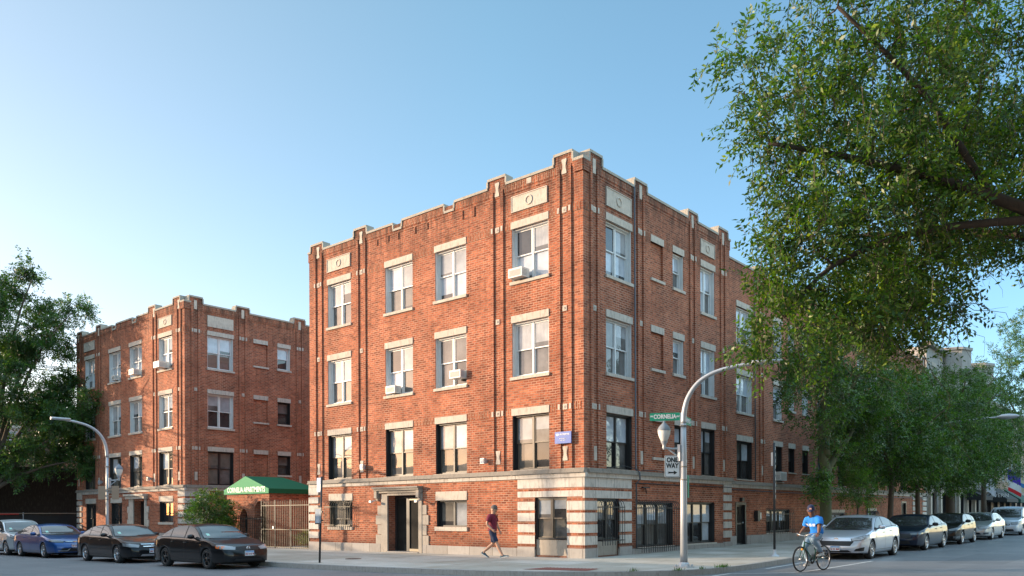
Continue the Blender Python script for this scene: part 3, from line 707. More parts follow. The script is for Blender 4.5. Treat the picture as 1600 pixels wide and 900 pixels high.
for a, b_, c, d, r, h in W2: window(B2, bld, a, b_, c, d, 'white' if r else 'black', h, panes=[2, 4, 2, 4] if r else [4, 3, 2, 3], lintel=.25, sill=.1 if r else .05)
for i, g in enumerate(g2):
    window(B2, bld, *g, 'black', 3, panes=[2, 3, 2, 3, 2, 3], lintel=.0 if i == 0 else .2, sill=.05)
    grille(B2, bld, g[0]-.05, g[1]+.05, g[2]-.05, g[3]+.05, .2, 14)
for g in doors2:
    mb = MB(B2); a, b_, c, d = g
    mb.box(a, a+.12, -.2, .02, c, d); mb.box(b_-.12, b_, -.2, .02, c, d); mb.box(a+.12, b_-.12, -.2, .02, d-.12, d)
    mb.box(a+.12, b_-.12, -.16, -.11, c, d-.12)
    for k in range(9): mb.box(a+.16+k*.085, a+.175+k*.085, -.11, -.08, c+.1, d-.2)
    mb.box(a+.14, b_-.14, -.11, -.075, (c+d)/2-.03, (c+d)/2+.03)
    dd = mb.build('door', BLACK, bld); mb = MB(B2); mb.lathe([(.03, -.08), (.035, -.04), (.001, -.03)], (b_-.2, 0, 1.2), 'y', 10); mb.build('handle', GALV, dd)
mb = MB(B2); mb.box(12.2, 12.45, 0, .14, 2.15, 2.32); mb.build('wall_lamp', BLACK, bld); mb = MB(B2); mb.box(13.72, 13.95, 0, .2, 1.25, 1.75); mb.mi = 1; mb.box(13.96, 14.1, .02, .2, 1.35, 1.65); mb.build('wall_lamp', [BLACK, GALV], bld)
mb = MB(B2); mb.box(10.9, L2, -.02, .06, 2.76, 2.9); mb.build('belt_course', STONEW, bld)
mb = MB(B2); mb.box(10.9, L2, -.02, .14, 2.9, 2.97); mb.box(10.9, L2, -.02, .1, 2.97, 3.05); mb.build('cornice', STONED, bld)
mb = MB(B2); s = 10.9
for a, b_ in ((11.78, 12.86), (37.6, 38.8)): mb.box(s, a-.01, -.02, .06, -.2, .62); s = b_+.01
mb.box(s, L2, -.02, .06, -.2, .62); mb.build('plinth', PLINTH, bld)
mb = MB(B2)
for z in (.895, 1.285, 1.675, 2.065, 2.43): course(mb, 10.92, 40.2, z, [(g[0]-.05, g[1]+.05, g[2]-.1, g[3]+.25) for g in g2]+[(11.7, 12.95, 0, 2.4), (37.5, 38.9, 0, 2.5)], .02)
quoin(B2, bld, 40.3, 41.3); quoin(B2, bld, 42.9, 44.02)
for u in (14.6, 24.0, 33.6, 43.4): pilaster(B2, bld, u, .26, 3.06, 12.5, lintz=(10.8, 4.85), mid=8.0, top=(12.45, 12.9), low=(3.4, 3.85), style='plain')
mb = MB(B2); mb.tube([(13.75, .07, 12.5), (13.75, .07, 3.1)], .03, 8); mb.tube([(10.95, .05, 2.66), (24, .05, 2.62), (44, .05, 2.66)], .024, 6); mb.tube([(23.1, .07, 12.5), (23.1, .07, .6)], .035, 8); mb.tube([(30, .07, 12.5), (30, .07, .6)], .035, 8); mb.build('downpipe', PIPEM, bld)

# ---------------------------------------------------------------- window air conditioners of the corner building
aircon(A, 2.38, 3.0, 9.90, 10.22, 'white air conditioner in the top floor window beside the building corner', proj=.42)
aircon(A, 9.1, 9.65, 6.52, 6.82, 'white air conditioner low in the middle floor window second from the left', proj=.34)
aircon(A, 5.42, 6.0, 6.72, 7.02, 'white air conditioner in the middle floor window third from the left', proj=.36)
aircon(B2, 16.1, 16.85, 3.2, 3.62, 'air conditioner in the lower window beside the thin black pole on the shaded wall', proj=.4)

# ---------------------------------------------------------------- twin building beyond the courtyard
zl = lambda z: 1.62+.973*(z-1.62)+.18
lb = thing('apartment_building', 'smaller-looking brick apartment building at the left beyond the green awning', 'building', (0, 26.45, 0))
Y0 = 26.45
A2 = Fr((0, Y0, 0), (0, 1, 0), (-1, 0, 0), zl); S2 = Fr((0, Y0, 0), (1, 0, 0), (0, -1, 0), zl)
cA = [(1.36, 2.95), (4.98, 6.58), (7.74, 9.36), (11.4, 12.9)]; LA = 14.12
wm = MB(A2); ops = [(a, b_, c, d, .34) for a, b_ in cA for c, d in rows]
ops += [(1.33, 2.9, 1.06, 2.24, .34), (4.62, 6.05, -.2, 2.32, .5), (7.64, 9.12, .3, 2.24, .34), (11.3, 12.8, .3, 2.24, .34)]
wall_with_openings(wm, 0, LA, -1.0, 13.05, ops)
wm.fr = S2; ops = []; nis = []
for (c, d) in rows: ops.append((1.33, 2.9, c, d, .34))
for z0, z1 in ((10.38, 11.73), (7.02, 8.38), (3.9, 5.1)): ops.append((5.80, 6.68, z0, z1, .34)); nis.append((4.2, 5.12, z0 if z0 > 4 else 3.2, z1))
ops += [(*n, .09) for n in nis]
for c, d in rows: ops.append((8.3, 9.8, c, d, .34))
wall_with_openings(wm, 0, 12.0, -1.0, 13.05, ops)
for n in nis: niche_fill(wm, *n, .09)
sgA = [(-.05, .42, 13.47), (.42, 1.2, 13.80), (1.2, 3.25, 13.47), (3.25, 4.1, 13.78), (4.1, 5.6, 13.48), (5.6, 6.1, 13.19), (6.1, 8.3, 13.49), (8.3, 8.8, 13.19), (8.8, 10.4, 13.46), (10.4, 11.1, 13.77), (11.1, 13.2, 13.44), (13.2, 14.0, 13.75), (14.0, 14.15, 13.46)]
sgB = [(-.05, .25, 13.473), (.25, 1.05, 13.80), (1.05, 3.06, 13.46), (3.06, 3.92, 13.76), (3.92, 6.93, 13.46), (6.93, 7.74, 13.78), (7.74, 12.0, 13.46)]
wm.fr = A2; coping(A2, lb, sgA, wallmb=wm); wm.fr = S2; coping(S2, lb, sgB, wallmb=wm, depth=.318)
wm.fr = None; wm.face([(0, Y0+LA, -1), (12, Y0+LA, -1), (12, Y0+LA, 12.9), (0, Y0+LA, 12.9)]); wm.box(.5, 11.8, Y0+.55, Y0+13.8, -.8, 12.5)
wm.face([(12, Y0, -1), (12, Y0+LA, -1), (12, Y0+LA, 12.9), (12, Y0, 12.9)])
wm.build('wall', BR1, lb)
mb = MB(); mb.box(.3, 11.9, Y0+.3, Y0+14, 12.5, 12.6); mb.build('roof', ROOF, lb)
for u in (.58, 3.42, 10.75, 13.8): pilaster(A2, lb, u, .26)
for u in (.62, 3.5, 7.35): pilaster(S2, lb, u, .26, style='plain')
panel(A2, lb, 1.38, 2.9, 12.28, 12.86); panel(A2, lb, 11.4, 12.95, 12.28, 12.86); panel(S2, lb, 1.33, 2.9, 12.22, 12.86, ring=False, frame=False)
bands(A2, lb, .1, 14.0, (11.73, 5.11), None); bands(S2, lb, .1, 12, (11.73, 5.11), None, o=.0125); bands(A2, lb, .45, 14.0, (13.1,), None, z_h=.24, o=.026); bands(S2, lb, .4, 12, (13.1,), None, z_h=.22, o=.027)
for r, (c, d) in enumerate(rows):
    for k, (a, b_) in enumerate(cA):
        col = 'black' if r == 2 or (r == 0 and k == 2) or (r == 0 and k == 3) else 'white'
        window(A2, lb, a, b_, c, d, 'bronze' if r == 2 else 'white', panes=[[2, 2, 0, 2], [2, 4, 0, 4], [3, 4, 2, 5]][r], sill=.11 if r < 2 else .05)
    window(S2, lb, 1.33, 2.9, c, d, 'white' if r < 2 else 'black', panes=[[2, 5, 2, 5], [0, 3, 1, 3], [5, 5, 5, 4]][r], sill=.11 if r < 2 else .05)
    window(S2, lb, 8.3, 9.8, c, d, 'white', panes=[2, 4, 2, 4])
for i, (z0, z1) in enumerate(((10.38, 11.73), (7.02, 8.38), (3.9, 5.1))): window(S2, lb, 5.80, 6.68, z0, z1, 'white' if i == 0 else 'black', 1, panes=[2, 3] if i == 0 else [4, 3])
for n in nis: niche(S2, lb, *n)
window(A2, lb, 1.33, 2.9, 1.06, 2.24, 'black', panes=[4, 4, 3, 3], lintel=.32, sill=.14, split=.02)
for a in (7.64, 11.3): window(A2, lb, a, a+1.49, .3, 2.24, 'black', panes=[3, 3, 3, 3], lintel=.32, sill=.1)
beltcourse(lb, [(A2, -.1, 1.0, .04), (A2, 1.0, LA, 0), (S2, .04, 1.4, .041), (S2, 1.4, 12, .001)])
mb = MB(A2); plinth(mb, 0, LA, [(4.4, 6.3)]); mb.fr = S2; plinth(mb, -.06, 12, [], o=.0605, z1=.431); mb.build('plinth', PLINTH, lb)
quoin(A2, lb, 0, .70); quoin(A2, lb, 13.4, 14.14); quoin(S2, lb, -.06, 1.35, o=.0605)
CUR = lb; mb = MB(A2)
for z in (.49, .895, 1.285, 1.675, 2.065, 2.43): course(mb, .72, 13.38, z, [(1.28, 2.95, .9, 2.6), (4.3, 6.6, 0, 2.8), (7.6, 9.2, .2, 2.6), (11.25, 12.85, .2, 2.6)], .02)
mb = MB(A2)
mb.box(6.05, 6.6, -.02, .07, -.2, 2.45); mb.box(4.45, 4.62, -.02, .07, -.2, 2.45); mb.box(4.35, 6.75, -.02, .22, 2.45, 2.62); mb.box(4.3, 6.8, -.02, .32, 2.62, 2.74)
for i, z in enumerate((.42, .82, 1.22, 1.62)): mb.box(6.602, 6.75+.1*(i % 2), -.02, .05, z, z+.38); mb.box(4.25-.1*(i % 2), 4.448, -.02, .05, z, z+.38)
mb.build('door_surround', STONE, lb)
mb = MB(A2); d = -.4; mb.box(4.63, 4.72, d-.05, d, -.1, 2.3); mb.box(5.95, 6.04, d-.05, d, -.1, 2.3); mb.box(4.72, 5.95, d-.05, d, 2.2, 2.31); mb.mi = 1; mb.face([(4.72, d-.02, -.1), (5.95, d-.02, -.1), (5.95, d-.02, 2.2), (4.72, d-.02, 2.2)]); mb.box(5.3, 5.36, d-.03, d, -.1, 2.2)
mb.build('door', [BLACK, DOORG], lb)
place_text('927', .22, LETW, lb, A2.p(5.05, -.38, 1.95), (0, -1, 0))
floodlight(A2, lb, 3.85, 3.6); floodlight(A2, lb, 10.3, 3.6)
aircon(A2, 1.9, 2.55, 9.9, 10.25, 'boxy air conditioner in the top window next to the corner of the left building', proj=.6)
aircon(A2, 5.2, 5.8, 9.9, 10.22, 'air conditioner in the second top window from the corner of the left building', proj=.5)
aircon(A2, 8.1, 8.55, 9.9, 10.2, 'small air conditioner deep in the third top window of the left building', proj=.3)
# wing closing the courtyard at the back
mb = MB(Fr((12, 15.2, 0), (0, 1, 0), (-1, 0, 0))); wall_with_openings(mb, 0, 11.2, -.5, 12.6, [(2+k*3.2, 3.4+k*3.2, c, d, .34) for k in range(3) for c, d in rows])
bw = thing('rear_wing', 'brick rear wing closing the courtyard behind the green awning', 'building', (12, 15.2, 0))
mb.fr = None; mb.box(12.25, 20, 15.2, 26.4, -.5, 12.5); mb.build('wall', BR1, bw)
frw = Fr((12, 15.2, 0), (0, 1, 0), (-1, 0, 0))
for k in range(3):
    for c, d in rows: window(frw, bw, 2+k*3.2, 3.4+k*3.2, c, d, 'white')

# ---------------------------------------------------------------- courtyard entrance: brick pavilion, awning, iron fence
pv = thing('entrance_pavilion', 'small brick entrance pavilion with arched openings under the green awning', 'pavilion', (.6, 19.3, 0))
PF = Fr((.62, 19.35, 0), (0, 1, 0), (-1, 0, 0)); mb = MB(PF)
def arch_cut(u0, u1, z0, z1, n=10, pointed=.0):
    r = (u1-u0)/2; c = (u0+u1)/2; zs = z1-r*(1+pointed)
    return [(u0, z0)]+[(c-r*math.cos(math.pi*i/n), zs+(r*(1+pointed))*math.sin(math.pi*i/n)) for i in range(n+1)]+[(u1, z0)]
def wall_arches(mb, u0, u1, z0, z1, arches, dep):
    x = u0
    for (a, b_, c, d, pt) in arches:
        mb.face([(x, 0, z0), (a, 0, z0), (a, 0, z1), (x, 0, z1)])
        out = arch_cut(a, b_, c, d, 12, pt)
        if c > z0: mb.face([(a, 0, z0), (b_, 0, z0), (b_, 0, c), (a, 0, c)])
        for i in range(1, len(out)-2):
            p, q = out[i], out[i+1]; mb.face([(p[0], 0, p[1]), (q[0], 0, q[1]), (q[0], 0, z1), (p[0], 0, z1)])
        for i in range(len(out)-1):
            p, q = out[i], out[i+1]; mb.face([(p[0], 0, p[1]), (q[0], 0, q[1]), (q[0], -dep, q[1]), (p[0], -dep, p[1])])
        if c > z0: mb.face([(a, 0, c), (b_, 0, c), (b_, -dep, c), (a, -dep, c)])
        # brick arch ring, a little proud
        o2 = arch_cut(a-.12, b_+.12, c, d+.12, 12, pt)
        for i in range(len(out)-1):
            p, q, r_, s_ = out[i], out[i+1], o2[i+1], o2[i]
            mb.face([(p[0], .02, p[1]), (q[0], .02, q[1]), (r_[0], .02, r_[1]), (s_[0], .02, s_[1])]); mb.face([(s_[0], .02, s_[1]), (r_[0], .02, r_[1]), (r_[0], 0, r_[1]), (s_[0], 0, s_[1])])
        x = b_
    mb.face([(x, 0, z0), (u1, 0, z0), (u1, 0, z1), (x, 0, z1)])
wall_arches(mb, 0, 3.9, -.3, 2.72, [(.22, 1.28, -.3, 2.34, 0), (1.92, 2.62, .72, 1.95, .5)], .35)
mb.fr = None; mb.box(.98, 3.4, 19.352, 19.6, -.3, 2.72); mb.box(.64, .98, 19.351, 19.42, -.3, 2.72); mb.box(.98, 3.4, 23.0, 23.24, -.3, 2.72); mb.box(3.1, 3.4, 19.6, 23.0, -.3, 2.72); mb.box(.95, 1.0, 21.0, 23.0, -.3, 2.6)
mb.build('wall', BR1, pv)
mb = MB(PF); mb.face([(1.92, -.3, .72), (2.62, -.3, .72), (2.62, -.3, 1.9), (1.92, -.3, 1.9)])
for u in (2.1, 2.27, 2.44): mb.box(u-.01, u+.01, -.25, -.23, .72, 1.9)
mb.build('window_grille', IRON, pv)
GREEN = plain('green awning canvas', (.008, .115, .052), .8, var=.1, spec=.3); GREENL = plain('light green awning front canvas', (.11, .34, .17), .8, var=.05, spec=.3)
ex0, ex1, ey0, ey1, ze, zv, zr = .5, 3.7, 19.22, 23.35, 2.70, 2.93, 3.60; ym = (ey0+ey1)/2
mb = MB()
mb.mi = 1; mb.face([(ex0, ey0, zv), (ex0, ey1, zv), (ex0, ym, zr)]); mb.face([(ex0, ey0, ze), (ex0, ey1, ze), (ex0, ey1, zv), (ex0, ey0, zv)])
mb.mi = 0
mb.face([(ex0, ey0, zv), (ex1, ey0, zv), (ex1-1.0, ym, zr), (ex0, ym, zr)]); mb.face([(ex0, ey1, zv), (ex1, ey1, zv), (ex1-1.0, ym, zr), (ex0, ym, zr)])
mb.face([(ex1, ey0, zv), (ex1, ey1, zv), (ex1-1.0, ym, zr)])
mb.face([(ex0, ey0, ze), (ex1, ey0, ze), (ex1, ey0, zv), (ex0, ey0, zv)]); mb.face([(ex0, ey1, ze), (ex1, ey1, ze), (ex1, ey1, zv), (ex0, ey1, zv)]); mb.face([(ex1, ey0, ze), (ex1, ey1, ze), (ex1, ey1, zv), (ex1, ey0, zv)])
mb.face([(ex0, ey0, ze), (ex1, ey0, ze), (ex1, ey1, ze), (ex0, ey1, ze)])
aw = mb.build('awning', [GREEN, GREENL], pv)
LETP = plain('pale awning lettering', (.85, .88, .82), .6)
place_text('CORNELIA APARTMENTS', .36, LETP, aw, (ex0-.006, ym-.02, 2.90), (0, -1, 0), bold=.006, xs=.86)
fn = thing('iron_fence', 'tall iron bar fence and gate closing the courtyard beside the corner building', 'fence', (0, 17, 0))
mb = MB(); y = 15.25
while y < 19.05:
    mb.box(-.008, .008, y-.008, y+.008, .05, 2.27); mb.lathe([(.018, 0), (.001, .07)], (0, y, 2.27), sides=5); y += .145
mb.build('bar', IRONY, fn)
mb = MB()
for z in (2.08, .95, .12): mb.box(-.014, .014, 15.15, 19.05, z-.014, z+.014)
mb.build('rail', IRONY, fn)
for y in (15.2, 16.65, 17.9, 19.05):
    mb = MB(); mb.box(-.02, .02, y-.02, y+.02, -.1, 2.34); mb.build('post', IRON, fn)
mb = MB(); mb.box(-.06, -.02, 17.95, 18.05, .98, 1.1); mb.build('lock_box', GALV, fn)
f2 = thing('iron_fence', 'iron bar fence running in front of the brick pavilion niche', 'fence', (.2, 21, 0)) 
mb = MB(); y = 19.2
while y < 23.4:
    mb.box(.19, .21, y-.009, y+.009, .0, 1.55); y += .16
for z in (1.45, .15): mb.box(.18, .22, 19.1, 23.5, z-.02, z+.02)
mb.build('bar', IRON, f2)

# ---------------------------------------------------------------- beyond the left building: elevated railway, brown building, fence
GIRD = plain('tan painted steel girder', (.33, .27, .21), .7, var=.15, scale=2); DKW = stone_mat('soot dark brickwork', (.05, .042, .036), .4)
rl = thing('elevated_railway', 'elevated railway with a long tan steel girder crossing behind the left building', 'railway bridge', (-8, 47, 0))
mb = MB(); mb.box(-30, 11, 46.0, 46.12, 5.05, 5.75); mb.box(-30, 11, 45.9, 46.25, 5.02, 5.06); mb.box(-30, 11, 45.9, 46.25, 5.75, 5.79)
for x in range(-29, 11, 2): mb.box(x, x+.05, 45.9, 46.0, 5.06, 5.75)
mb.build('girder', GIRD, rl)
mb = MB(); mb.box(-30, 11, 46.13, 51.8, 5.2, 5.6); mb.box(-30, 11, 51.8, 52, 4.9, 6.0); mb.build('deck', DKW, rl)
RUST = plain('rusty brown steel', (.10, .055, .04), .8)
mb = MB()
for z in (6.1, 6.45, 6.9): mb.box(-30, 11, 46.3, 46.36, z, z+.05)
for x in range(-30, 12, 2): mb.box(x, x+.06, 46.3, 46.36, 5.6, 7.0)
mb.box(-30, 11, 46.5, 46.6, 5.65, 6.0); mb.build('railing', RUST, rl)
mb = MB()
for x in (-28, -16.5, -5.5, 6): mb.box(x-.2, x+.2, 46.3, 46.7, 0-.5, 5.2); mb.box(x-.2, x+.2, 51.0, 51.4, -.5, 5.2)
mb.build('column', RUST, rl)
nb = thing('neighbour_building', 'brown brick building with white trimmed windows behind the railway girder', 'building', (-2, 61, 0))
NF = Fr((-14, 60, 0), (1, 0, 0), (0, -1, 0)); mb = MB(NF); wo = [(9.3, 10.6, 6.9, 9.0), (12.6, 14.2, 6.9, 9.0), (15.9, 17.2, 6.9, 9.0), (3, 4.3, 6.9, 9), (6, 7.3, 6.9, 9), (9.3, 10.6, 2.4, 4.2), (12.6, 14.2, 2.4, 4.2), (15.9, 17.2, 2.4, 4.2), (15.9, 17.2, .2, 2.0)]
wall_with_openings(mb, 0, 20, -.5, 10.8, [(*o_, .34) for o_ in wo]); mb.fr = None; mb.box(-13.8, 5.8, 60.4, 72, -.5, 10.6); mb.face([(-14, 60, -.5), (-14, 72, -.5), (-14, 72, 10.8), (-14, 60, 10.8)]); mb.build('wall', BR2, nb)
for o_ in wo: window(NF, nb, *o_, 'white', 1 if o_[1]-o_[0] < 1.4 else 2, lintel=.2, panes=[2, 4])
mb = MB(NF); mb.box(-.1, 20.1, -.3, .12, 10.8, 10.98); mb.build('coping', WHITE, nb)
vf = thing('construction_fence', 'low chain link fence covered with sagging dark tarp behind the parked cars', 'fence', (-2.5, 43.6, 0))
TARP = plain('dark fence tarp', (.028, .026, .026), .85)
mb = MB(); n = 26
top = [(-9+i*.42, 43.6+.05*math.sin(i*1.3), 1.72-.09*abs(math.sin(i*.55))) for i in range(n)]
for i in range(n-1):
    a, b_ = top[i], top[i+1]; m0 = (a[0], a[1]+.06*math.sin(i*2.1), .8); m1 = (b_[0], b_[1]+.06*math.sin((i+1)*2.1), .8)
    mb.face([a, b_, m1, m0], True); mb.face([m0, m1, (b_[0], 43.6, -.1), (a[0], 43.6, -.1)], True)
mb.build('tarp', TARP, vf)
mb = MB(); mb.tube([(-9, 43.62, 1.80), (1.5, 43.62, 1.80)], .028, 8)
mb.build('rail', plain('weathered tan rail', (.30, .22, .16), .7), vf)
for x in (-8.9, -6, -2.2, 1.4):
    mb = MB(); mb.tube([(x, 43.66, -.2), (x, 43.66, 1.86)], .04, 8); mb.build('post', GALV, vf)
mb = MB(); mb.box(-3.6, -2.5, 43.52, 43.54, 1.72, 1.80); mb.build('warning_strip', plain('red warning strip', (.5, .03, .02), .6), vf)
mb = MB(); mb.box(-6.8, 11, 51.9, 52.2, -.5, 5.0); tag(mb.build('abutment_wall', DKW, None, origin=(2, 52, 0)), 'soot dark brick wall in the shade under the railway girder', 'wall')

# ---------------------------------------------------------------- unseen low garages, added across the street to shade the roadway
BRG = brick_mat('dark garage brick', (.09, .05, .036), (.05, .03, .022), (.12, .07, .05), (.10, .085, .07), soot=False)
gr = thing('shade_garage_row', 'unseen row of low brick garages added to shade the street', 'garages', (-20, 28, 0))
GF = Fr((-17.2, 62, 0), (0, -1, 0), (1, 0, 0)); mb = MB(GF)
gd = [(2+i*5.2, 5.4+i*5.2, -.4, 2.3) for i in range(9)]
wall_with_openings(mb, 0, 52, -.6, GAR_H, [(*g, .25) for g in gd]); mb.fr = None; mb.box(-24, -17.5, 10, 62, -.6, GAR_H-.05); mb.build('wall', BRG, gr)
for g in gd:
    mb = MB(GF)
    for k in range(5): mb.box(g[0], g[1], -.24, -.2, g[2]+k*.54, g[2]+k*.54+.52)
    mb.build('garage_door', plain('dark brown garage door', (.05, .04, .035), .7), gr) if g is gd[0] else mb.build('garage_door', bpy.data.materials['dark brown garage door'], gr)
mb = MB(GF); mb.box(-.1, 52.1, -.3, .06, GAR_H, GAR_H+.12); mb.build('coping', COPE, gr)
# ---------------------------------------------------------------- street furniture
def catm(pts, k=6): return [tuple(p) for p in catmull(pts, k)]
MILKY = plain('milky lantern glass', (.78, .76, .70), .25, coat=.5)
SIGNG = plain('green street name sign', (.008, .30, .17), .4, var=.04); SIGNW = plain('white sign face', (.78, .78, .78), .4, var=.03); SIGNK = plain('black sign print', (.01, .01, .01), .5)
TANB = plain('tan back of a sign', (.42, .27, .18), .7)
def lamp_post(x, y, armdir, lantdir, height, label, signs=None, arm=2.1, thin=1.0):
    z = sw(x, y); t = thing('street_lamp', label, 'street lamp', (x, y, z), 0, 'curved arm street lamps')
    ax, ay = armdir; n = math.hypot(ax, ay); ax /= n; ay /= n
    mb = MB(); H = height-1.5
    mb.tube([(x, y, z), (x, y, z+1.5), (x, y, z+3), (x, y, z+H)], [q_*thin for q_ in (.098, .09, .082, .074)], 16)
    mb.build('pole', GALV, t)
    mb = MB(); pts = [(x, y, z+H)]
    for d, h in ((.03, .35), (.14, .72), (.40, 1.08), (.8, 1.32), (1.3, 1.45), (1.7, 1.50), (arm, 1.52)): pts.append((x+ax*d, y+ay*d, z+H+h))
    pts = catm(pts, 4); m = len(pts); mb.tube(pts, [.076-.040*i/m for i in range(m)], 12); mb.build('curved_arm', GALV, t)
    mb = MB(); ex, ey, ez = x+ax*arm, y+ay*arm, z+H+1.52
    px, py = -ay, ax
    for i in range(8):
        a0 = i/8*.75; 
    R_ = [(.05, 0), (.14, .06), (.17, .3), (.16, .55), (.06, .78)]
    base = []
    for w_, l_ in R_:
        for k in range(8):
            an = 2*math.pi*k/8; base.append((ex+ax*(l_-.1)+px*math.cos(an)*w_, ey+ay*(l_-.1)+py*math.cos(an)*w_, ez+math.sin(an)*.06+.01))
    for i in range(4):
        for k in range(8): mb.face([base[i*8+k], base[i*8+(k+1) % 8], base[(i+1)*8+(k+1) % 8], base[(i+1)*8+k]], True)
    mb.face(base[:8]); mb.face(base[-8:]); mb.build('luminaire', GALV, t)
    mb = MB(); mb.box(x-.21, x+.21, y-.21, y+.21, z, z+.035); mb.lathe([(.17, .035), (.15, .10), (.12, .14), (.115, .16)], (x, y, z), sides=8, smooth=False)
    for sx in (-.16, .16):
        for sy in (-.16, .16): mb.lathe([(.03, .035), (.03, .085), (.001, .09)], (x+sx, y+sy, z), sides=6)
    mb.build('base', GALV, t)
    # acorn lantern on a bracket
    lx, ly = lantdir; n = math.hypot(lx, ly); lx /= n; ly /= n; c = (x+lx*.52, y+ly*.52, z+3.23)
    mb = MB(); zb = c[2]
    mb.tube(catm([(x+lx*.08, y+ly*.08, zb-.02), (x+lx*.3, y+ly*.3, zb-.03), (c[0], c[1], zb)], 4), .026, 8)
    mb.tube(catm([(x+lx*.08, y+ly*.08, zb-.30), (x+lx*.25, y+ly*.25, zb-.16), (x+lx*.40, y+ly*.40, zb-.05)], 4), .02, 8)
    mb.box(x+lx*.1-.06, x+lx*.1+.06, y+ly*.1-.04, y+ly*.1+.04, zb-.36, zb+.08)
    mb.lathe([(r_*.95, h_*.90) for r_, h_ in [(.03, -.06), (.055, 0), (.045, .05), (.06, .11), (.09, .15), (.10, .20)]], c, sides=16)
    mb.build('lantern_bracket', GALV, t)
    mb = MB(); mb.lathe([(r_*.95, h_*.90) for r_, h_ in [(.09, .20), (.125, .27), (.165, .39), (.18, .48), (.18, .51)]], c, sides=20); mb.build('lantern_globe', MILKY, t)
    mb = MB(); mb.lathe([(r_*.95, h_*.90) for r_, h_ in [(.19, .505), (.185, .54), (.15, .62), (.08, .70), (.035, .74), (.03, .77), (.015, .79), (.001, .80)]], c, sides=20); mb.build('lantern_cap', plain('grey lantern cap', (.20, .22, .25), .5), t)
    for h in (2.35, 2.70, 3.8): mb = MB(); mb.tube([(x, y, z+h), (x, y, z+h+.03)], .096, 12); mb.build('clamp_band', STONED, t)
    return t
LX, LY = -2.35, -4.94
lamp_post(LX, LY, (.45, -1), (-.62, .72), 5.38, 'grey curved arm street lamp with acorn lantern at the corner kerb, street signs on it', arm=1.8)
def flat_sign(name, label, cat, x, y, z, d, W, H, mat, post_gap, group=None, faces=None, border=None, corner=.02, thick=.004):
    """upright sign board; d = unit direction of its long axis starting from the pole"""
    dx, dy = d; n = math.hypot(dx, dy); dx /= n; dy /= n
    c = Vector((x+dx*(post_gap+W/2), y+dy*(post_gap+W/2), z+H/2))
    nrm = Vector((dy, -dx, 0));
    if nrm.dot(CAM-c) < 0: nrm = -nrm
    right = Vector((0, 0, 1)).cross(nrm)          # text direction as seen from the camera side
    t = thing(name, label, cat, c, 0, group)
    fr = Fr(c, right, nrm); mb = MB(fr)
    def rr(w, h, r): 
        P = []
        for cx, cz, a0 in ((w/2-r, h/2-r, 0), (-w/2+r, h/2-r, 90), (-w/2+r, -h/2+r, 180), (w/2-r, -h/2+r, 270)):
            for k in range(4): a = math.radians(a0+k*30); P.append((cx+r*math.cos(a), cz+r*math.sin(a)))
        return P
    mb.prism(rr(W, H, corner), -thick, thick); mb.build('sign_board', mat, t)
    return t, fr, right, c, nrm, rr
t, fr, rt, c, nn, rr = flat_sign('street_name_sign', 'green street sign reading W CORNELIA AV on the corner street lamp', 'street sign', LX, LY, 4.13, (-.50, .86), .80, .21, SIGNG, .09)
place_text('CORNELIA', .155, SIGNW, t, c+nn*.008+rt*(.0), rt, xs=.80, bold=.006); place_text('W', .07, SIGNW, t, c+nn*.008-rt*.35+Vector((0, 0, .01)), rt, bold=.003); place_text('AV', .07, SIGNW, t, c+nn*.008+rt*.345+Vector((0, 0, .0)), rt, bold=.003)
mb = MB(Fr(c, rt, nn)); mb.box(.40, .46, -.015, .015, -.10, .10); mb.build('bracket', GALV, t)
t, fr, rt, c, nn, rr = flat_sign('street_name_sign', 'green street sign reading N SHEFFIELD AV, seen at a slant beside the lamp pole', 'street sign', LX, LY, 4.05, (.965, .26), .80, .21, SIGNG, .10)
place_text('SHEFFIELD', .145, SIGNW, t, c+nn*.008, rt, xs=.78, bold=.006); place_text('N', .07, SIGNW, t, c+nn*.008-rt*.35, rt, bold=.003); place_text('AV', .07, SIGNW, t, c+nn*.008+rt*.345, rt, bold=.003)
t, fr, rt, c, nn, rr = flat_sign('one_way_sign', 'white ONE WAY sign with a black arrow pointing right, strapped to the lamp pole', 'traffic sign', LX, LY, 2.60, (-.66, .75), .41, .585, SIGNW, .10, corner=.03)
mb = MB(fr)
ow, oh = rr(.39, .565, .03), rr(.37, .545, .025)
for i in range(len(ow)):
    j = (i+1) % len(ow); mb.face([(ow[i][0], .006, ow[i][1]), (ow[j][0], .006, ow[j][1]), (oh[j][0], .006, oh[j][1]), (oh[i][0], .006, oh[i][1])])
mb.build('border', SIGNK, t)
place_text('ONE', .175, SIGNK, t, c+nn*.007+Vector((0, 0, .165)), rt, xs=.82, bold=.007); place_text('WAY', .175, SIGNK, t, c+nn*.007+Vector((0, 0, .01)), rt, xs=.80, bold=.007)
mb = MB(fr); mb.prism([(-.13, -.145), (.04, -.155), (.04, -.115), (.135, -.17), (.04, -.225), (.04, -.185), (-.13, -.195), (-.10, -.17)], .006, .009); mb.build('arrow', SIGNK, t)
t, fr, rt, c, nn, rr = flat_sign('kerb_sign', 'narrow green upright sign seen nearly edge-on low on the lamp pole', 'sign', LX+.02, LY-.1, 2.05, (.93, .36), .30, .60, SIGNG, .06)
lamp_post(-6.2, 21.5, (-1, .05), (.62, -.75), 5.75, 'grey curved arm street lamp with acorn lantern in front of the left building', arm=1.6, thin=.72)
t = thing('traffic_sign', 'pair of tan sign backs strapped to the left street lamp', 'sign', (-6.2, 21.4, 2.7))
